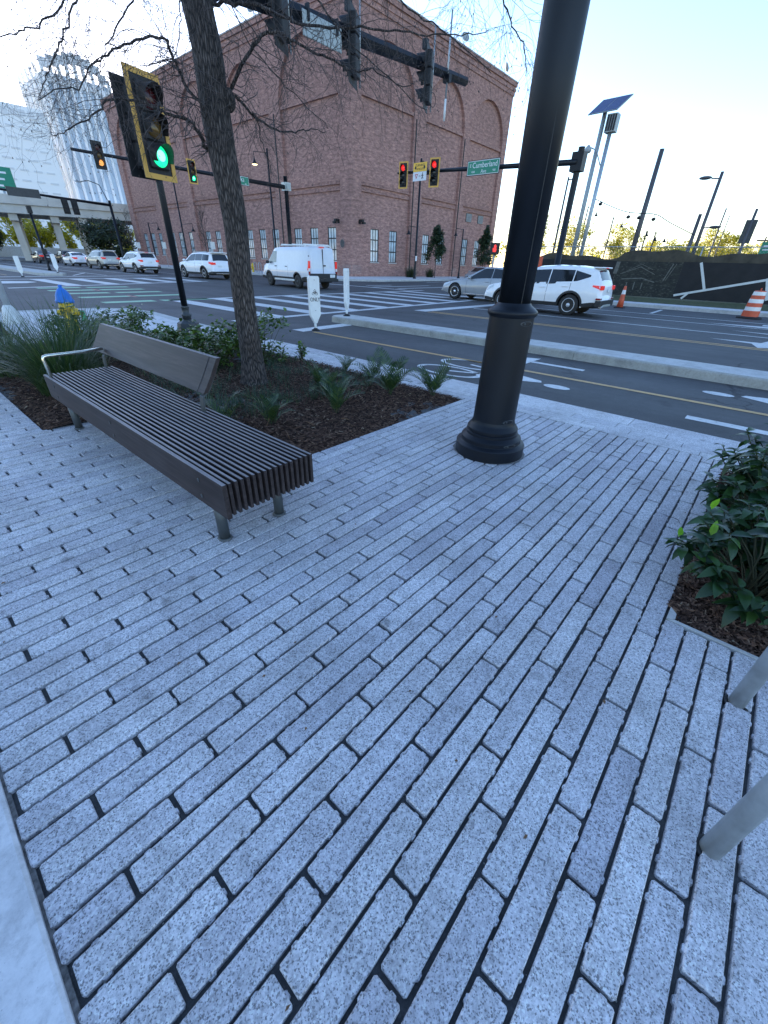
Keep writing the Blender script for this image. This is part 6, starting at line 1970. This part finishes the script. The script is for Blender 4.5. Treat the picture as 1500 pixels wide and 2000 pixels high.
# ================================================================== VEHICLES
def car(label, loc, rz, S):
    t = thing(S.get('name', 'parked_car'), label, S.get('cat', 'car'), loc, rz, S.get('group'))
    k_ = S.get('scale', 1.04)
    t.scale = (k_, k_, k_)
    L, Wd, wb, r = S['L'], S['W'], S['wb'], S['r']
    xf = S['xf']; xr = xf - wb                 # axle positions (x forward)
    top = sorted(S['top']); belt = sorted(S['belt']); sill = S['sill']
    Hm = max(z for _, z in top)
    ra = r * 1.17
    paint_m = S['paint']
    hw = Wd / 2
    def plan(x):
        u = abs(x) / (L / 2)
        return hw * (1 - .20 * max(0, u - .55) ** 2 / .2025 * S.get('taper', 1.0))
    def ztop(x):
        return pl(top, x)
    def zbelt(x):
        return min(pl(belt, x), ztop(x) - .01)
    def zbot(x):
        z = sill
        e0, e1 = S.get('ends', (.34, .36))
        if x > xf + ra: z = lerp(sill, e0, min(1, (x - xf - ra) / .35))
        if x < xr - ra: z = lerp(sill, e1, min(1, (xr - ra - x) / .35))
        for xw in (xf, xr):
            d = ra * ra - (x - xw) ** 2
            if d > 0: z = max(z, r + sqrt(d))
        return z
    tum = S.get('tum', .26)
    def yside(x, z):
        zb_, w = zbelt(x), plan(x)
        if z <= zb_:
            q = max(0, min(1, (z - sill) / max(.05, zb_ - sill)))
            return w * (.955 + .06 * sin(min(1, q * 1.15) * pi * .75) - .045 * max(0, q - .62) / .38)
        base = yside(x, zb_)
        return base - tum * hw * ((z - zb_) / max(.3, Hm - pl(belt, 0))) - .01
    def topw(x):
        return max(.05, yside(x, ztop(x)) - .02)
    def ztop_at(x, y):
        w = topw(x)
        u = min(1, abs(y) / w)
        return ztop(x) - .045 * u ** 3 * min(1, 1)
    # body
    xs = set()
    for i in range(61):
        xs.add(round(lerp(-L / 2, L / 2, i / 60), 4))
    for xw in (xf, xr):
        for i in range(25):
            xs.add(round(xw + ra * 1.0005 * cos(pi * i / 24), 4))
    for x, _ in top:
        xs.add(round(max(-L / 2, min(L / 2, x)), 4))
    xs = sorted(xs)
    xs = [x for i, x in enumerate(xs) if i == 0 or x - xs[i - 1] > .004]
    NA, NB, NC = 8, 5, 5
    body = MB()
    rows = []
    for x in xs:
        zb0, ze, zt = zbot(x), zbelt(x), ztop(x)
        zb0 = min(zb0, ze - .01)
        half = []
        for i in range(NA):
            z = lerp(zb0, ze, i / (NA - 1))
            half.append((yside(x, z), z))
        zedge = zt - .045
        for i in range(1, NB):
            z = lerp(ze, max(ze, zedge), i / (NB - 1))
            half.append((yside(x, z) if z > ze else half[NA - 1][0] - .004 * i, z))
        wt_ = min(topw(x), half[-1][0])
        for i in range(1, NC + 1):
            y = wt_ * cos(pi / 2 * i / NC)
            half.append((y if i < NC else 0, zt - .045 * (y / max(.05, wt_)) ** 3))
        rows.append([(x, y, z) for y, z in half] + [(x, -y, z) for y, z in reversed(half[:-1])])
    n = len(rows[0])
    body.add([p for r_ in rows for p in r_], [(i * n + k, i * n + k + 1, (i + 1) * n + k + 1, (i + 1) * n + k) for i in range(len(rows) - 1) for k in range(n - 1)], 0, True)
    o = len(body.v) - n * len(rows)
    body.f.append(tuple(o + k for k in range(n))); body.m.append(0); body.sm.append(False)
    body.f.append(tuple(o + (len(rows) - 1) * n + k for k in reversed(range(n)))); body.m.append(0); body.sm.append(False)
    # turn the faces outwards: rows run front-ward with side first
    body.f = [tuple(reversed(f)) for f in body.f]
    body.build('body', paint_m, t)
    MB().box(-L / 2 + .25, L / 2 - .3, -hw * .72, hw * .72, sill - .02, .62).build('underbody', 'black', t)
    # side strips that hug the body
    def sidestrip(x0, x1, lo, hi, side, off, N_=12, nz=3):
        vs = []
        for i in range(N_ + 1):
            x = lerp(x0, x1, i / N_)
            a, b = lo(x), hi(x)
            for k in range(nz + 1):
                z = lerp(a, b, k / nz)
                vs.append((x, side * (yside(x, z) + off), z))
        f = [(i * (nz + 1) + k, (i + 1) * (nz + 1) + k, (i + 1) * (nz + 1) + k + 1, i * (nz + 1) + k + 1) for i in range(N_) for k in range(nz)]
        return MB().add(vs, f if side < 0 else [tuple(reversed(q)) for q in f], 0, True)
    for side in (1, -1):
        for (x0, x1, lo, hi) in S['windows']:
            sidestrip(x0, x1, lambda x: pl(lo, x), lambda x: pl(hi, x), side, .006).build('side_window', S.get('glass', 'glass_car'), t)
        if S.get('cladding'):
            c = S['cladding']
            for xw in (xf, xr):
                vs = []
                N_ = 20
                for i in range(N_ + 1):
                    a = lerp(-.02 * pi, 1.02 * pi, i / N_)
                    for rr_ in (ra - .005, ra + .065):
                        x, z = xw + rr_ * cos(a), r + rr_ * sin(a)
                        z = max(z, sill)
                        vs.append((x, side * (yside(x, z) + .012), z))
                f = [(2 * i, 2 * i + 1, 2 * i + 3, 2 * i + 2) for i in range(N_)]
                MB().add(vs, f if side > 0 else [tuple(reversed(q)) for q in f], 0, True).build('arch_trim', 'trim', t)
            sidestrip(xr + ra + .06, xf - ra - .06, lambda x: sill, lambda x: sill + c, side, .01).build('sill_trim', 'trim', t)
            sidestrip(-L / 2 + .02, xr - ra - .06, zbot, lambda x: zbot(x) + c, side, .01).build('rear_corner_trim', 'trim', t)
            sidestrip(xf + ra + .06, L / 2 - .02, zbot, lambda x: zbot(x) + c * .8, side, .01).build('front_corner_trim', 'trim', t)
        for xd in S.get('seams', ()):
            sidestrip(xd - .006, xd + .006, lambda x: max(zbot(x), sill + .03), lambda x: zbelt(x), side, .002, 1, 6).build('door_seam', 'black', t)
        for xh in S.get('handles', ()):
            z = zbelt(xh) - .10
            y = yside(xh, z)
            MB().cbox(xh - .11, xh + .11, min(side * y, side * (y + .03)), max(side * y, side * (y + .03)), z - .018, z + .018, .008).build('door_handle', S.get('handle_m', paint_m), t)
        # mirror
        xm = S['mirror']
        z = zbelt(xm)
        y = yside(xm, z)
        MB().ball((xm, side * (y + .13), z + .09), (.09, .13, .085), n=10, k=6).build('mirror', S.get('mirror_m', paint_m), t)
        # lamps
        for (x0, x1, lo, hi, mn, nm) in S.get('side_lamps', ()):
            sidestrip(x0, x1, lambda x: pl(lo, x), lambda x: pl(hi, x), side, .012, 6).build(nm, mn, t)
        # wheels
        for xw in (xf, xr):
            w = link('wheel', MB().lathe([(r * .62, -.10), (r * .9, -.105), (r * .985, -.085), (r, -.05), (r, .05), (r * .985, .085), (r * .9, .105), (r * .62, .10)], 32, ax=(0, side, 0)).mesh('tyre', 'rubber'), t, (xw, side * (plan(xw) - .115), r))
            rm = MB()
            rm.lathe([(r * .66, .096), (r * .64, .105), (r * .60, .09), (r * .58, .03), (.05, .02)], 28, ax=(0, side, 0), m=0, caps=False)
            ns_ = S.get('spokes', 5)
            for k in range(ns_):
                for dd in ((-.13, .13) if S.get('twin', True) else (0,)):
                    a = 2 * pi * k / ns_ + .3
                    a1 = a + dd
                    p0 = Vector((cos(a + dd * .3) * .06, 0, sin(a + dd * .3) * .06))
                    p1 = Vector((cos(a1) * r * .61, 0, sin(a1) * r * .61))
                    wv = Vector((-sin(a), 0, cos(a))) * (r * (.045 if ns_ > 6 else .085))
                    yy0, yy1 = Vector((0, side * .075, 0)), Vector((0, side * .092, 0))
                    P = [p0 - wv + yy0, p1 - wv + yy0, p1 + wv + yy0, p0 + wv + yy0, p0 - wv + yy1, p1 - wv + yy1, p1 + wv + yy1, p0 + wv + yy1]
                    rm.add(P, [(0, 1, 2, 3), (4, 5, 6, 7), (0, 1, 5, 4), (2, 3, 7, 6)], 1)
            rm.lathe([(.075, .07), (.07, .10), (.01, .104)], 12, ax=(0, side, 0), m=1)
            rm.lathe([(r * .665, .098), (r * .64, .112), (r * .60, .1)], 28, ax=(0, side, 0), m=1, caps=False)
            rm.build('rim', ['black', S.get('rim', 'rim')], w)
    # glass on the roof line: windscreen and rear window
    def toppatch(x0, x1, f, off, nm, mn, N_=8):
        vs = []
        for i in range(N_ + 1):
            x = lerp(x0, x1, i / N_)
            w = topw(x) * f
            for k in range(9):
                y = lerp(-w, w, k / 8)
                sl = (ztop(x + .02) - ztop(x - .02)) / .04
                nn = Vector((-sl, 0, 1)).normalized() * off
                vs.append((x + nn.x, y, ztop_at(x, y) + nn.z))
        MB().add(vs, [(i * 9 + k, (i + 1) * 9 + k, (i + 1) * 9 + k + 1, i * 9 + k + 1) for i in range(N_) for k in range(8)], 0, True).build(nm, mn, t)
    for a in S['patches']:
        toppatch(*a)
    for nm, mn, b in S.get('boxes', ()):
        x0, x1, y0, y1, z0, z1 = b
        MB().cbox(x0, x1, y0, y1, z0, z1, min(.012, (x1 - x0) * .3, (y1 - y0) * .3, (z1 - z0) * .3)).build(nm, mn, t)
    return t
def suv_spec(**k):
    S = dict(L=4.7, W=1.88, wb=2.7, r=.36, xf=1.42, sill=.3, paint='car_white', cladding=.13,
        top=[(2.35, .62), (2.33, .78), (2.2, .90), (1.9, .97), (1.25, 1.06), (1.1, 1.10), (.45, 1.52), (.2, 1.61), (-.5, 1.66), (-1.3, 1.645), (-1.85, 1.59), (-1.98, 1.55), (-2.2, 1.2), (-2.29, 1.05), (-2.33, .8), (-2.35, .5)],
        belt=[(2.35, .6), (2.2, .82), (1.2, .98), (0, 1.0), (-1.2, 1.08), (-1.8, 1.16), (-2.2, 1.06), (-2.35, .5)],
        windows=[(-.32, .92, [(-.32, 1.02), (.92, 1.0)], [(-.32, 1.50), (.3, 1.46), (.92, 1.05)]), (-1.22, -.36, [(-1.22, 1.09), (-.36, 1.02)], [(-1.22, 1.50), (-.36, 1.50)]), (-1.82, -1.26, [(-1.82, 1.30), (-1.26, 1.10)], [(-1.82, 1.36), (-1.26, 1.49)])],
        patches=[(1.08, .42, .9, .006, 'windscreen', 'glass_car'), (-2.19, -2.0, .86, .006, 'rear_window', 'glass_car')],
        seams=(.95, -.34, -1.2), handles=(-.15, -1.0), mirror=.85,
        side_lamps=[(-2.29, -1.98, [(-2.29, .90), (-1.98, 1.0)], [(-2.29, 1.03), (-1.98, 1.045)], 'tail_on', 'tail_lamp'), (1.95, 2.26, [(1.95, .82), (2.26, .66)], [(1.95, .90), (2.26, .77)], 'headlamp', 'headlamp')],
        boxes=[('rear_bumper', 'trim', (-2.40, -2.2, -.86, .86, .36, .56)), ('number_plate', 'plate', (-2.37, -2.34, -.16, .16, .82, .94)), ('skid_plate', 'alu', (-2.41, -2.3, -.5, .5, .34, .42)),
               ('tail_lamp', 'tail_on', (-2.335, -2.27, .56, .80, .90, 1.04)), ('tail_lamp', 'tail_on', (-2.335, -2.27, -.80, -.56, .90, 1.04)), ('spoiler', 'car_white', (-2.1, -1.8, -.66, .66, 1.57, 1.615)), ('brake_light', 'tail_on', (-2.115, -2.1, -.15, .15, 1.575, 1.6)),
               ('reflector', 'tail', (-2.36, -2.2, .62, .87, .58, .64)), ('reflector', 'tail', (-2.36, -2.2, -.87, -.62, .58, .64)), ('grille', 'trim', (2.28, 2.37, -.5, .5, .52, .74)), ('exhaust', 'chrome', (-2.42, -2.3, .5, .7, .30, .37))])
    S.update(k)
    return S
SUVG = 'cars waiting in line across the junction'
UP = pi / 2        # heading +y
car('white crossover in the near lane, partly behind the black street pole', (18.44, 7.48, RZ), UP + .02, suv_spec(scale=1.0))
def sedan_spec(**k):
    S = dict(L=4.9, W=1.85, wb=2.9, r=.345, xf=1.55, sill=.24, paint='car_silver',
        top=[(2.45, .45), (2.42, .62), (2.25, .74), (1.3, .93), (1.05, .97), (.35, 1.34), (.0, 1.44), (-.6, 1.46), (-1.1, 1.39), (-1.75, 1.10), (-1.95, 1.06), (-2.35, 1.02), (-2.42, .85), (-2.45, .5)],
        belt=[(2.45, .42), (2.3, .66), (1.2, .86), (0, .92), (-1.4, .97), (-2.3, .95), (-2.45, .5)],
        windows=[(-.38, .82, [(-.38, .95), (.82, .92)], [(-.38, 1.38), (.1, 1.36), (.82, .96)]), (-1.42, -.42, [(-1.42, 1.02), (-.42, .95)], [(-1.42, 1.10), (-.95, 1.33), (-.42, 1.38)])],
        patches=[(1.02, .3, .88, .006, 'windscreen', 'glass_car'), (-1.72, -1.12, .86, .006, 'rear_window', 'glass_car')],
        seams=(.9, -.4, -1.35), handles=(-.2, -1.2), mirror=.7, spokes=10, twin=False, rim='chrome',
        side_lamps=[(-2.4, -1.98, [(-2.4, .78), (-1.98, .86)], [(-2.4, .93), (-1.98, .95)], 'tail_on', 'tail_lamp'), (1.9, 2.38, [(1.9, .70), (2.38, .52)], [(1.9, .78), (2.38, .63)], 'headlamp', 'headlamp')],
        boxes=[('rear_bumper', 'trim', (-2.48, -2.3, -.8, .8, .26, .42)), ('number_plate', 'plate', (-2.485, -2.44, -.16, .16, .66, .78)), ('tail_lamp', 'tail_on', (-2.46, -2.36, .42, .82, .76, .92)), ('tail_lamp', 'tail_on', (-2.46, -2.36, -.82, -.42, .76, .92)), ('brake_light', 'tail_on', (-1.72, -1.66, -.2, .2, 1.10, 1.125)),
               ('grille', 'trim', (2.38, 2.465, -.45, .45, .34, .58)), ('sill_moulding', 'chrome', (-1.0, 1.0, .915, .935, .27, .30)), ('sill_moulding', 'chrome', (-1.0, 1.0, -.935, -.915, .27, .30)), ('front_plate', 'plate', (2.455, 2.475, -.16, .16, .36, .46))])
    S.update(k)
    return S
car('silver sedan pulled up past the stop line, ahead of the white crossover', (21.55, 11.65, RZ), UP, sedan_spec())
car('small silver sedan coming forward out of the side street', (46.2, 26.6, RZ), pi + .12, sedan_spec(paint='car_silver', rim='rim', scale=1.0))
wl3 = suv_spec(L=5.0, W=1.98, wb=2.98, xf=1.55, r=.38, top=[(2.5, .7), (2.47, .9), (2.3, 1.02), (1.3, 1.14), (1.15, 1.18), (.5, 1.58), (.2, 1.69), (-.8, 1.745), (-1.9, 1.72), (-2.15, 1.66), (-2.36, 1.2), (-2.44, 1.05), (-2.48, .8), (-2.5, .5)],
    belt=[(2.5, .68), (2.3, .95), (1.2, 1.08), (-1.8, 1.14), (-2.36, 1.1), (-2.5, .5)],
    windows=[(-.28, 1.0, [(-.28, 1.12), (1.0, 1.10)], [(-.28, 1.6), (.35, 1.55), (1.0, 1.14)]), (-1.25, -.32, [(-1.25, 1.14), (-.32, 1.12)], [(-1.25, 1.6), (-.32, 1.6)]), (-2.05, -1.29, [(-2.05, 1.2), (-1.29, 1.14)], [(-2.05, 1.55), (-1.29, 1.6)])],
    patches=[(1.13, .48, .9, .006, 'windscreen', 'glass_car'), (-2.355, -2.17, .88, .006, 'rear_window', 'glass_car')],
    side_lamps=[(-2.42, -2.12, [(-2.42, .96), (-2.12, 1.02)], [(-2.42, 1.1), (-2.12, 1.12)], 'tail_on', 'tail_lamp')], seams=(1.0, -.3, -1.25), mirror=.95,
    boxes=[('rear_bumper', 'trim', (-2.55, -2.3, -.9, .9, .36, .52)), ('chrome_strip', 'chrome', (-2.56, -2.4, -.62, .62, .36, .40)), ('number_plate', 'plate', (-2.50, -2.47, .05, .37, .80, .92)), ('tail_lamp', 'tail_on', (-2.485, -2.38, .52, .9, .95, 1.08)), ('tail_lamp', 'tail_on', (-2.485, -2.38, -.9, -.52, .95, 1.08)), ('spoiler', 'car_white', (-2.3, -2.0, -.7, .7, 1.68, 1.73)), ('roof_rail', 'alu', (-1.7, .1, .64, .67, 1.725, 1.765)), ('roof_rail', 'alu', (-1.7, .1, -.67, -.64, 1.725, 1.765))])
car('white seven-seat crossover, first in the line just left of the trunk', (19.5, 36.9, RZ), UP + .03, dict(wl3, group=SUVG, scale=1.06))
car('white compact crossover, second in the line, lit round-cornered tail lamps', (18.75, 48.2, RZ), UP + .03, suv_spec(group=SUVG, scale=1.06))
car('pale champagne crossover, third in the waiting line', (19.6, 60.2, RZ), UP + .03, dict(wl3, paint='car_beige', group=SUVG, scale=1.04))
car('white sedan, fourth in the waiting line, behind the champagne one', (20.2, 72.0, RZ), UP, sedan_spec(paint='car_white', group=SUVG, scale=1.06, rim='rim'))
car('dark maroon sedan, farthest in the waiting line, red lamps lit', (20.0, 86.0, RZ), UP, sedan_spec(paint='car_dark', group=SUVG, scale=1.1, rim='rim'))
car('black crossover half hidden beside the dark maroon sedan', (23.6, 88.5, RZ), UP, suv_spec(paint='car_black', boxes=[('number_plate', 'plate', (-2.37, -2.34, -.16, .16, .82, .94))], scale=1.05))
car('dark car at the far left edge in front of the bridge', (10.3, 83.0, RZ), -UP, sedan_spec(paint='car_black', scale=1.05))
car('dark car beyond the bridge columns at far left', (16.5, 112.0, RZ), -UP, sedan_spec(paint='car_black', scale=1.05))
car('white car parked crosswise under the bridge', (41.5, 128, RZ), 0.3, sedan_spec(paint='car_white', scale=1.1))
van = dict(name='cargo_van', cat='van', L=5.53, W=2.05, wb=3.3, r=.36, xf=1.75, sill=.36, paint='car_van', cladding=.2, tum=.13, taper=.45, ends=(.4, .42), rim='iron', spokes=8, twin=False,
    top=[(2.76, .7), (2.74, .95), (2.55, 1.12), (2.0, 1.28), (1.85, 1.33), (1.15, 1.98), (.95, 2.06), (.3, 2.1), (-2.45, 2.1), (-2.62, 2.06), (-2.70, 1.9), (-2.745, 1.1), (-2.765, .6)],
    belt=[(2.76, .68), (2.5, 1.0), (1.9, 1.18), (-2.6, 1.2), (-2.76, .55)],
    windows=[(.82, 1.72, [(.82, 1.24), (1.72, 1.22)], [(.82, 1.86), (1.2, 1.85), (1.72, 1.34)])],
    patches=[(1.84, 1.18, .88, .006, 'windscreen', 'glass_light')], glass='glass_light', mirror_m='trim', handle_m='trim',
    seams=(.72, 1.72, -.55), handles=(.88, -.35), mirror=1.66, group=None, scale=1.06,
    side_lamps=[(-2.69, -2.6, [(-2.69, .95), (-2.6, .95)], [(-2.69, 1.40), (-2.6, 1.40)], 'tail_on', 'tail_lamp')],
    boxes=[('rear_bumper', 'trim', (-2.86, -2.6, -.98, .98, .40, .54)), ('lower_door_trim', 'trim', (-2.79, -2.7, -.92, .92, .545, .80)), ('number_plate', 'plate', (-2.805, -2.78, -.78, -.44, .60, .76)), ('tail_lamp', 'tail_on', (-2.785, -2.68, .88, .955, 1.05, 1.40)), ('tail_lamp', 'tail_on', (-2.785, -2.68, -.955, -.88, 1.05, 1.40)), ('reverse_lamp', 'reflective', (-2.785, -2.68, .88, .955, .9, 1.045)), ('reverse_lamp', 'reflective', (-2.785, -2.68, -.955, -.88, .9, 1.045)), ('reflector', 'tail', (-2.785, -2.68, .88, .955, .72, .895)), ('reflector', 'tail', (-2.785, -2.68, -.955, -.88, .72, .895)),
           ('door_gap', 'trim', (-2.778, -2.70, -.008, .008, .8, 1.98)), ('brake_light', 'tail_on', (-2.70, -2.6, -.16, .16, 2.055, 2.09)), ('door_handle', 'trim', (-2.80, -2.74, -.16, -.03, 1.16, 1.22)), ('rear_hinge', 'trim', (-2.76, -2.70, .9, .95, 1.6, 1.66)),
           ('roof_bar', 'white_plastic', (.2, .28, -.85, .85, 2.16, 2.21)), ('roof_bar', 'white_plastic', (-1.0, -.92, -.85, .85, 2.16, 2.21)), ('roof_bar', 'white_plastic', (-2.2, -2.12, -.85, .85, 2.16, 2.21)), ('roof_rail', 'white_plastic', (-2.3, .4, .78, .82, 2.12, 2.165)), ('roof_rail', 'white_plastic', (-2.3, .4, -.82, -.78, 2.12, 2.165)), ('side_step', 'off_white', (-1.2, 1.1, .97, 1.03, .36, .46)), ('side_step', 'off_white', (-1.2, 1.1, -1.03, -.97, .36, .46))])
car('white cargo van with roof bars crossing the junction', (19.35, 24.6, RZ), UP - .12, van)

# ================================================================== FAR PLANTING
def crown(mb, R, c, rad, n, s, leafy, gap=.35):
    # many leaf-clump faces spread through lobes
    lobes = []
    for _ in range(max(5, int(n / 120))):
        u = Vector((R.gauss(0, 1), R.gauss(0, 1), R.gauss(0, 1))).normalized() * R.uniform(.25, .85)
        lobes.append((Vector((c[0] + u.x * rad[0], c[1] + u.y * rad[1], c[2] + u.z * rad[2])), R.uniform(.22, .42)))
    for _ in range(n):
        lc, lr = R.choice(lobes)
        u = Vector((R.gauss(0, 1), R.gauss(0, 1), R.gauss(0, 1))).normalized() * (R.random() ** .4)
        p = Vector((lc.x + u.x * rad[0] * lr, lc.y + u.y * rad[1] * lr, lc.z + u.z * rad[2] * lr))
        a = Vector((R.gauss(0, 1), R.gauss(0, 1), R.gauss(0, 1))).normalized() * s * R.uniform(.5, 1.3)
        b = a.orthogonal().normalized() * s * R.uniform(.25, .6)
        mb.add([p - a, p + b, p + a, p - b], [(0, 1, 2, 3)])
def far_tree(name, label, loc, h, rad, mname, n, s, seed, zc=None, trunk=.2, group=None):
    R = random.Random(seed)
    t = thing(name, label, 'tree', loc, 0, group)
    zc = h - rad[2] if zc is None else zc
    tk_ = MB().tube([(0, 0, -.2), (R.uniform(-.1, .1), R.uniform(-.1, .1), zc * .55), (0, 0, zc)], [trunk, trunk * .8, trunk * .5], 8)
    tk_.build('trunk', 'twig', t)
    for k in range(5):
        a = k * 1.26 + R.random()
        MB().tube([(0, 0, zc * .7), (rad[0] * .35 * cos(a), rad[1] * .35 * sin(a), zc), (rad[0] * .75 * cos(a), rad[1] * .75 * sin(a), zc + rad[2] * .4)], [trunk * .45, trunk * .3, trunk * .1], 5).build('limb', 'twig', t)
    mb = MB()
    crown(mb, R, (0, 0, zc), rad, n, s, None)
    mb.build('crown', mname, t)['kind'] = 'stuff'
    return t
def young_tree(label, loc, h, seed):
    R = random.Random(seed)
    t = thing('young_tree', label, 'tree', loc, 0, 'young evergreen trees on the footway')
    MB().tube([(0, 0, -.1), (.03, .02, 1.5), (0, 0, h * .9)], [.05, .045, .02], 6).build('trunk', 'twig', t)
    MB().tube([(.12, .1, -.1), (.16, .1, 1.5), (.1, 0, h * .5)], [.04, .035, .02], 6).build('trunk', 'twig', t)
    mb = MB()
    lobes = []
    for _ in range(46):
        z = R.uniform(1.9, h - .35)
        q = (z - 1.9) / (h - 2.2)
        w = (1.25 - .95 * q ** 1.2) * R.uniform(.35, 1.0)
        a = R.uniform(0, 6.283)
        lobes.append((Vector((w * cos(a), w * sin(a), z)), R.uniform(.38, .62) * (1.1 - .5 * q)))
    lobes.append((Vector((0, 0, h - .3)), .3))
    for c_, r_ in lobes:
        mb.tube([(0, 0, c_.z - .5), c_], [.015, .006], 3, 0, False)
        for _ in range(80):
            u = Vector((R.gauss(0, 1), R.gauss(0, 1), R.gauss(0, 1.1))).normalized() * r_ * R.random() ** .4
            p = c_ + u
            v = Vector((R.gauss(0, 1), R.gauss(0, 1), R.gauss(0, .8))).normalized() * .13
            b = v.orthogonal().normalized() * .065
            mb.add([p - v, p + b, p + v, p - b], [(0, 1, 2, 3)])
    mb.build('crown', 'tree_young', t)['kind'] = 'stuff'
young_tree('young evergreen tree on the footway right of the corner lamp', (46.4, 32.9, .13), 5.3, 3)
young_tree('second young evergreen, nearer the right end of the brick wall', (56.6, 32.4, .13), 5.9, 9)
def bare_young(label, loc, h, seed):
    R = random.Random(seed)
    t = thing('bare_tree', label, 'tree', loc, 0, 'bare young trees along the brick wall')
    MB().tube([(0, 0, -.1), (.05, 0, h * .4), (0, .05, h * .8)], [.07, .05, .02], 6).build('trunk', 'twig', t)
    mb = MB()
    for _ in range(60):
        z = R.uniform(h * .28, h * .8)
        a = R.uniform(0, 6.28)
        l = R.uniform(.5, 1.2) * (1.2 - .6 * z / h)
        p = [Vector((0, 0, z)), Vector((cos(a) * l * .5, sin(a) * l * .5, z + l * .6)), Vector((cos(a) * l * .85, sin(a) * l * .85, z + l * 1.4))]
        mb.tube(p, [.02, .014, .006], 3, 0, False)
        for _ in range(4):
            q = p[1].lerp(p[2], R.random())
            mb.tube([q, q + Vector((R.gauss(0, .3), R.gauss(0, .3), R.uniform(.2, .5)))], [.01, .004], 3, 0, False)
    mb.build('twigs', 'twig', t)['kind'] = 'stuff'
bare_young('bare young tree against the brick, left of the trunk', (31.2, 58, .13), 7.6, 1)
bare_young('thin bare tree at the far left corner of the brick building', (31.2, 81, .13), 8.0, 2)
RB = random.Random(9)
for x, y, r, lab in ((43.4, 34.2, 1.0, 'round shrub at the wall foot just right of the corner lamp'), (47.5, 34.4, .9, 'low shrub at the wall foot, left of the oncoming silver car'), (33.2, 46.5, 1.0, 'dark shrub at the wall foot behind the far hydrant'), (33.0, 66, 1.0, 'tufted shrub at the wall foot behind the waiting cars')):
    t = thing('wall_shrub', lab, 'shrub', (x, y, .1), 0, 'shrubs at the foot of the brick wall')
    mb = MB()
    blades(mb, RB, (0, 0, 0), 420, 1.15 * r, 3.2 * r, .016, 4)
    mb.build('foliage', 'tree_dark', t)['kind'] = 'stuff'
far_tree('dark_tree', 'dark dense tree in front of the bridge, left of the brick wall', (31.8, 92.5, 0), 7.4, (5.0, 4.0, 3.6), 'tree_dark', 4200, .3, 5, zc=3.6)
far_tree('dark_tree', 'dark tree at the extreme left edge under the bridge', (17.5, 108, 0), 5.6, (2.6, 2.6, 2.4), 'tree_dark', 1500, .3, 6, zc=3.2)
for k in range(8):
    x = 22 + k * 5.5
    far_tree('sunlit_tree', ('leftmost sunlit golden tree seen under the bridge', 'sunlit golden tree seen under the bridge, left of the first column', 'sunlit golden tree under the bridge between the first columns', 'sunlit golden tree under the bridge near the black far pole', 'sunlit golden tree under the bridge behind the dark sedan', 'sunlit golden tree under the bridge behind the white sedan', 'sunlit golden tree under the bridge, mostly behind the dark tree', 'sunlit golden tree hidden behind the dark dense tree')[k], (x, 158 + 5 * (k % 2), 0), 12.5 + 1.5 * sin(k * 2.1), (5.0, 4, 5.8), 'tree_sunlit', 1500, .5, 50 + k, zc=5.6, group='golden trees beyond the bridge')
hbm = MB()
hbm.box(-20, 70, 150, 151.5, 0, 2.3)
hw_ = hbm.build('far_wall', 'kerb_side')
hw_['label'] = 'low concrete wall below the golden trees beyond the bridge'; hw_['category'] = 'wall'
RT2 = random.Random(4)
rows = [(70, 32, 10.0, 'golden bushy tree right of the black street pole'), (74, 27, 9.0, 'golden tree between the mast pole and solar pole'), (78, 22, 8.0, 'golden tree just right of the solar pole foot'), (82, 17, 6.8, 'low golden tree behind the thick bare pole'), (78, 12.5, 5.6, 'low golden bush behind the printed cloth'), (82, 9.9, 8.2, 'yellow-green tree behind the cobra lamp pole'), (95, 7.0, 6.6, 'low golden tree right of the cobra lamp pole'), (85, 40, 10, 'golden tree mostly behind the black street pole'), (95, 2.0, 6.4, 'low golden tree near the right edge')]
for i, (x, y, h, lab) in enumerate(rows):
    far_tree('sunlit_tree', lab, (x, y, 0), h * .78, (3.2, 3.6, h * .34), 'tree_sunlit', 2400, .19, 80 + i, zc=h * .6, trunk=.12, group='sunlit golden trees behind the fence')
hz2 = MB()
RX = random.Random(17)
for k in range(160):
    y = -60 + k * 1.4
    x = 150 + RX.uniform(-6, 12)
    crown(hz2, RX, (x, y, RX.uniform(2.5, 6.5)), (3, 2.4, 2.8), 90, .5, None)
o = hz2.build('far_woodland', 'tree_sunlit'); o['kind'] = 'stuff'
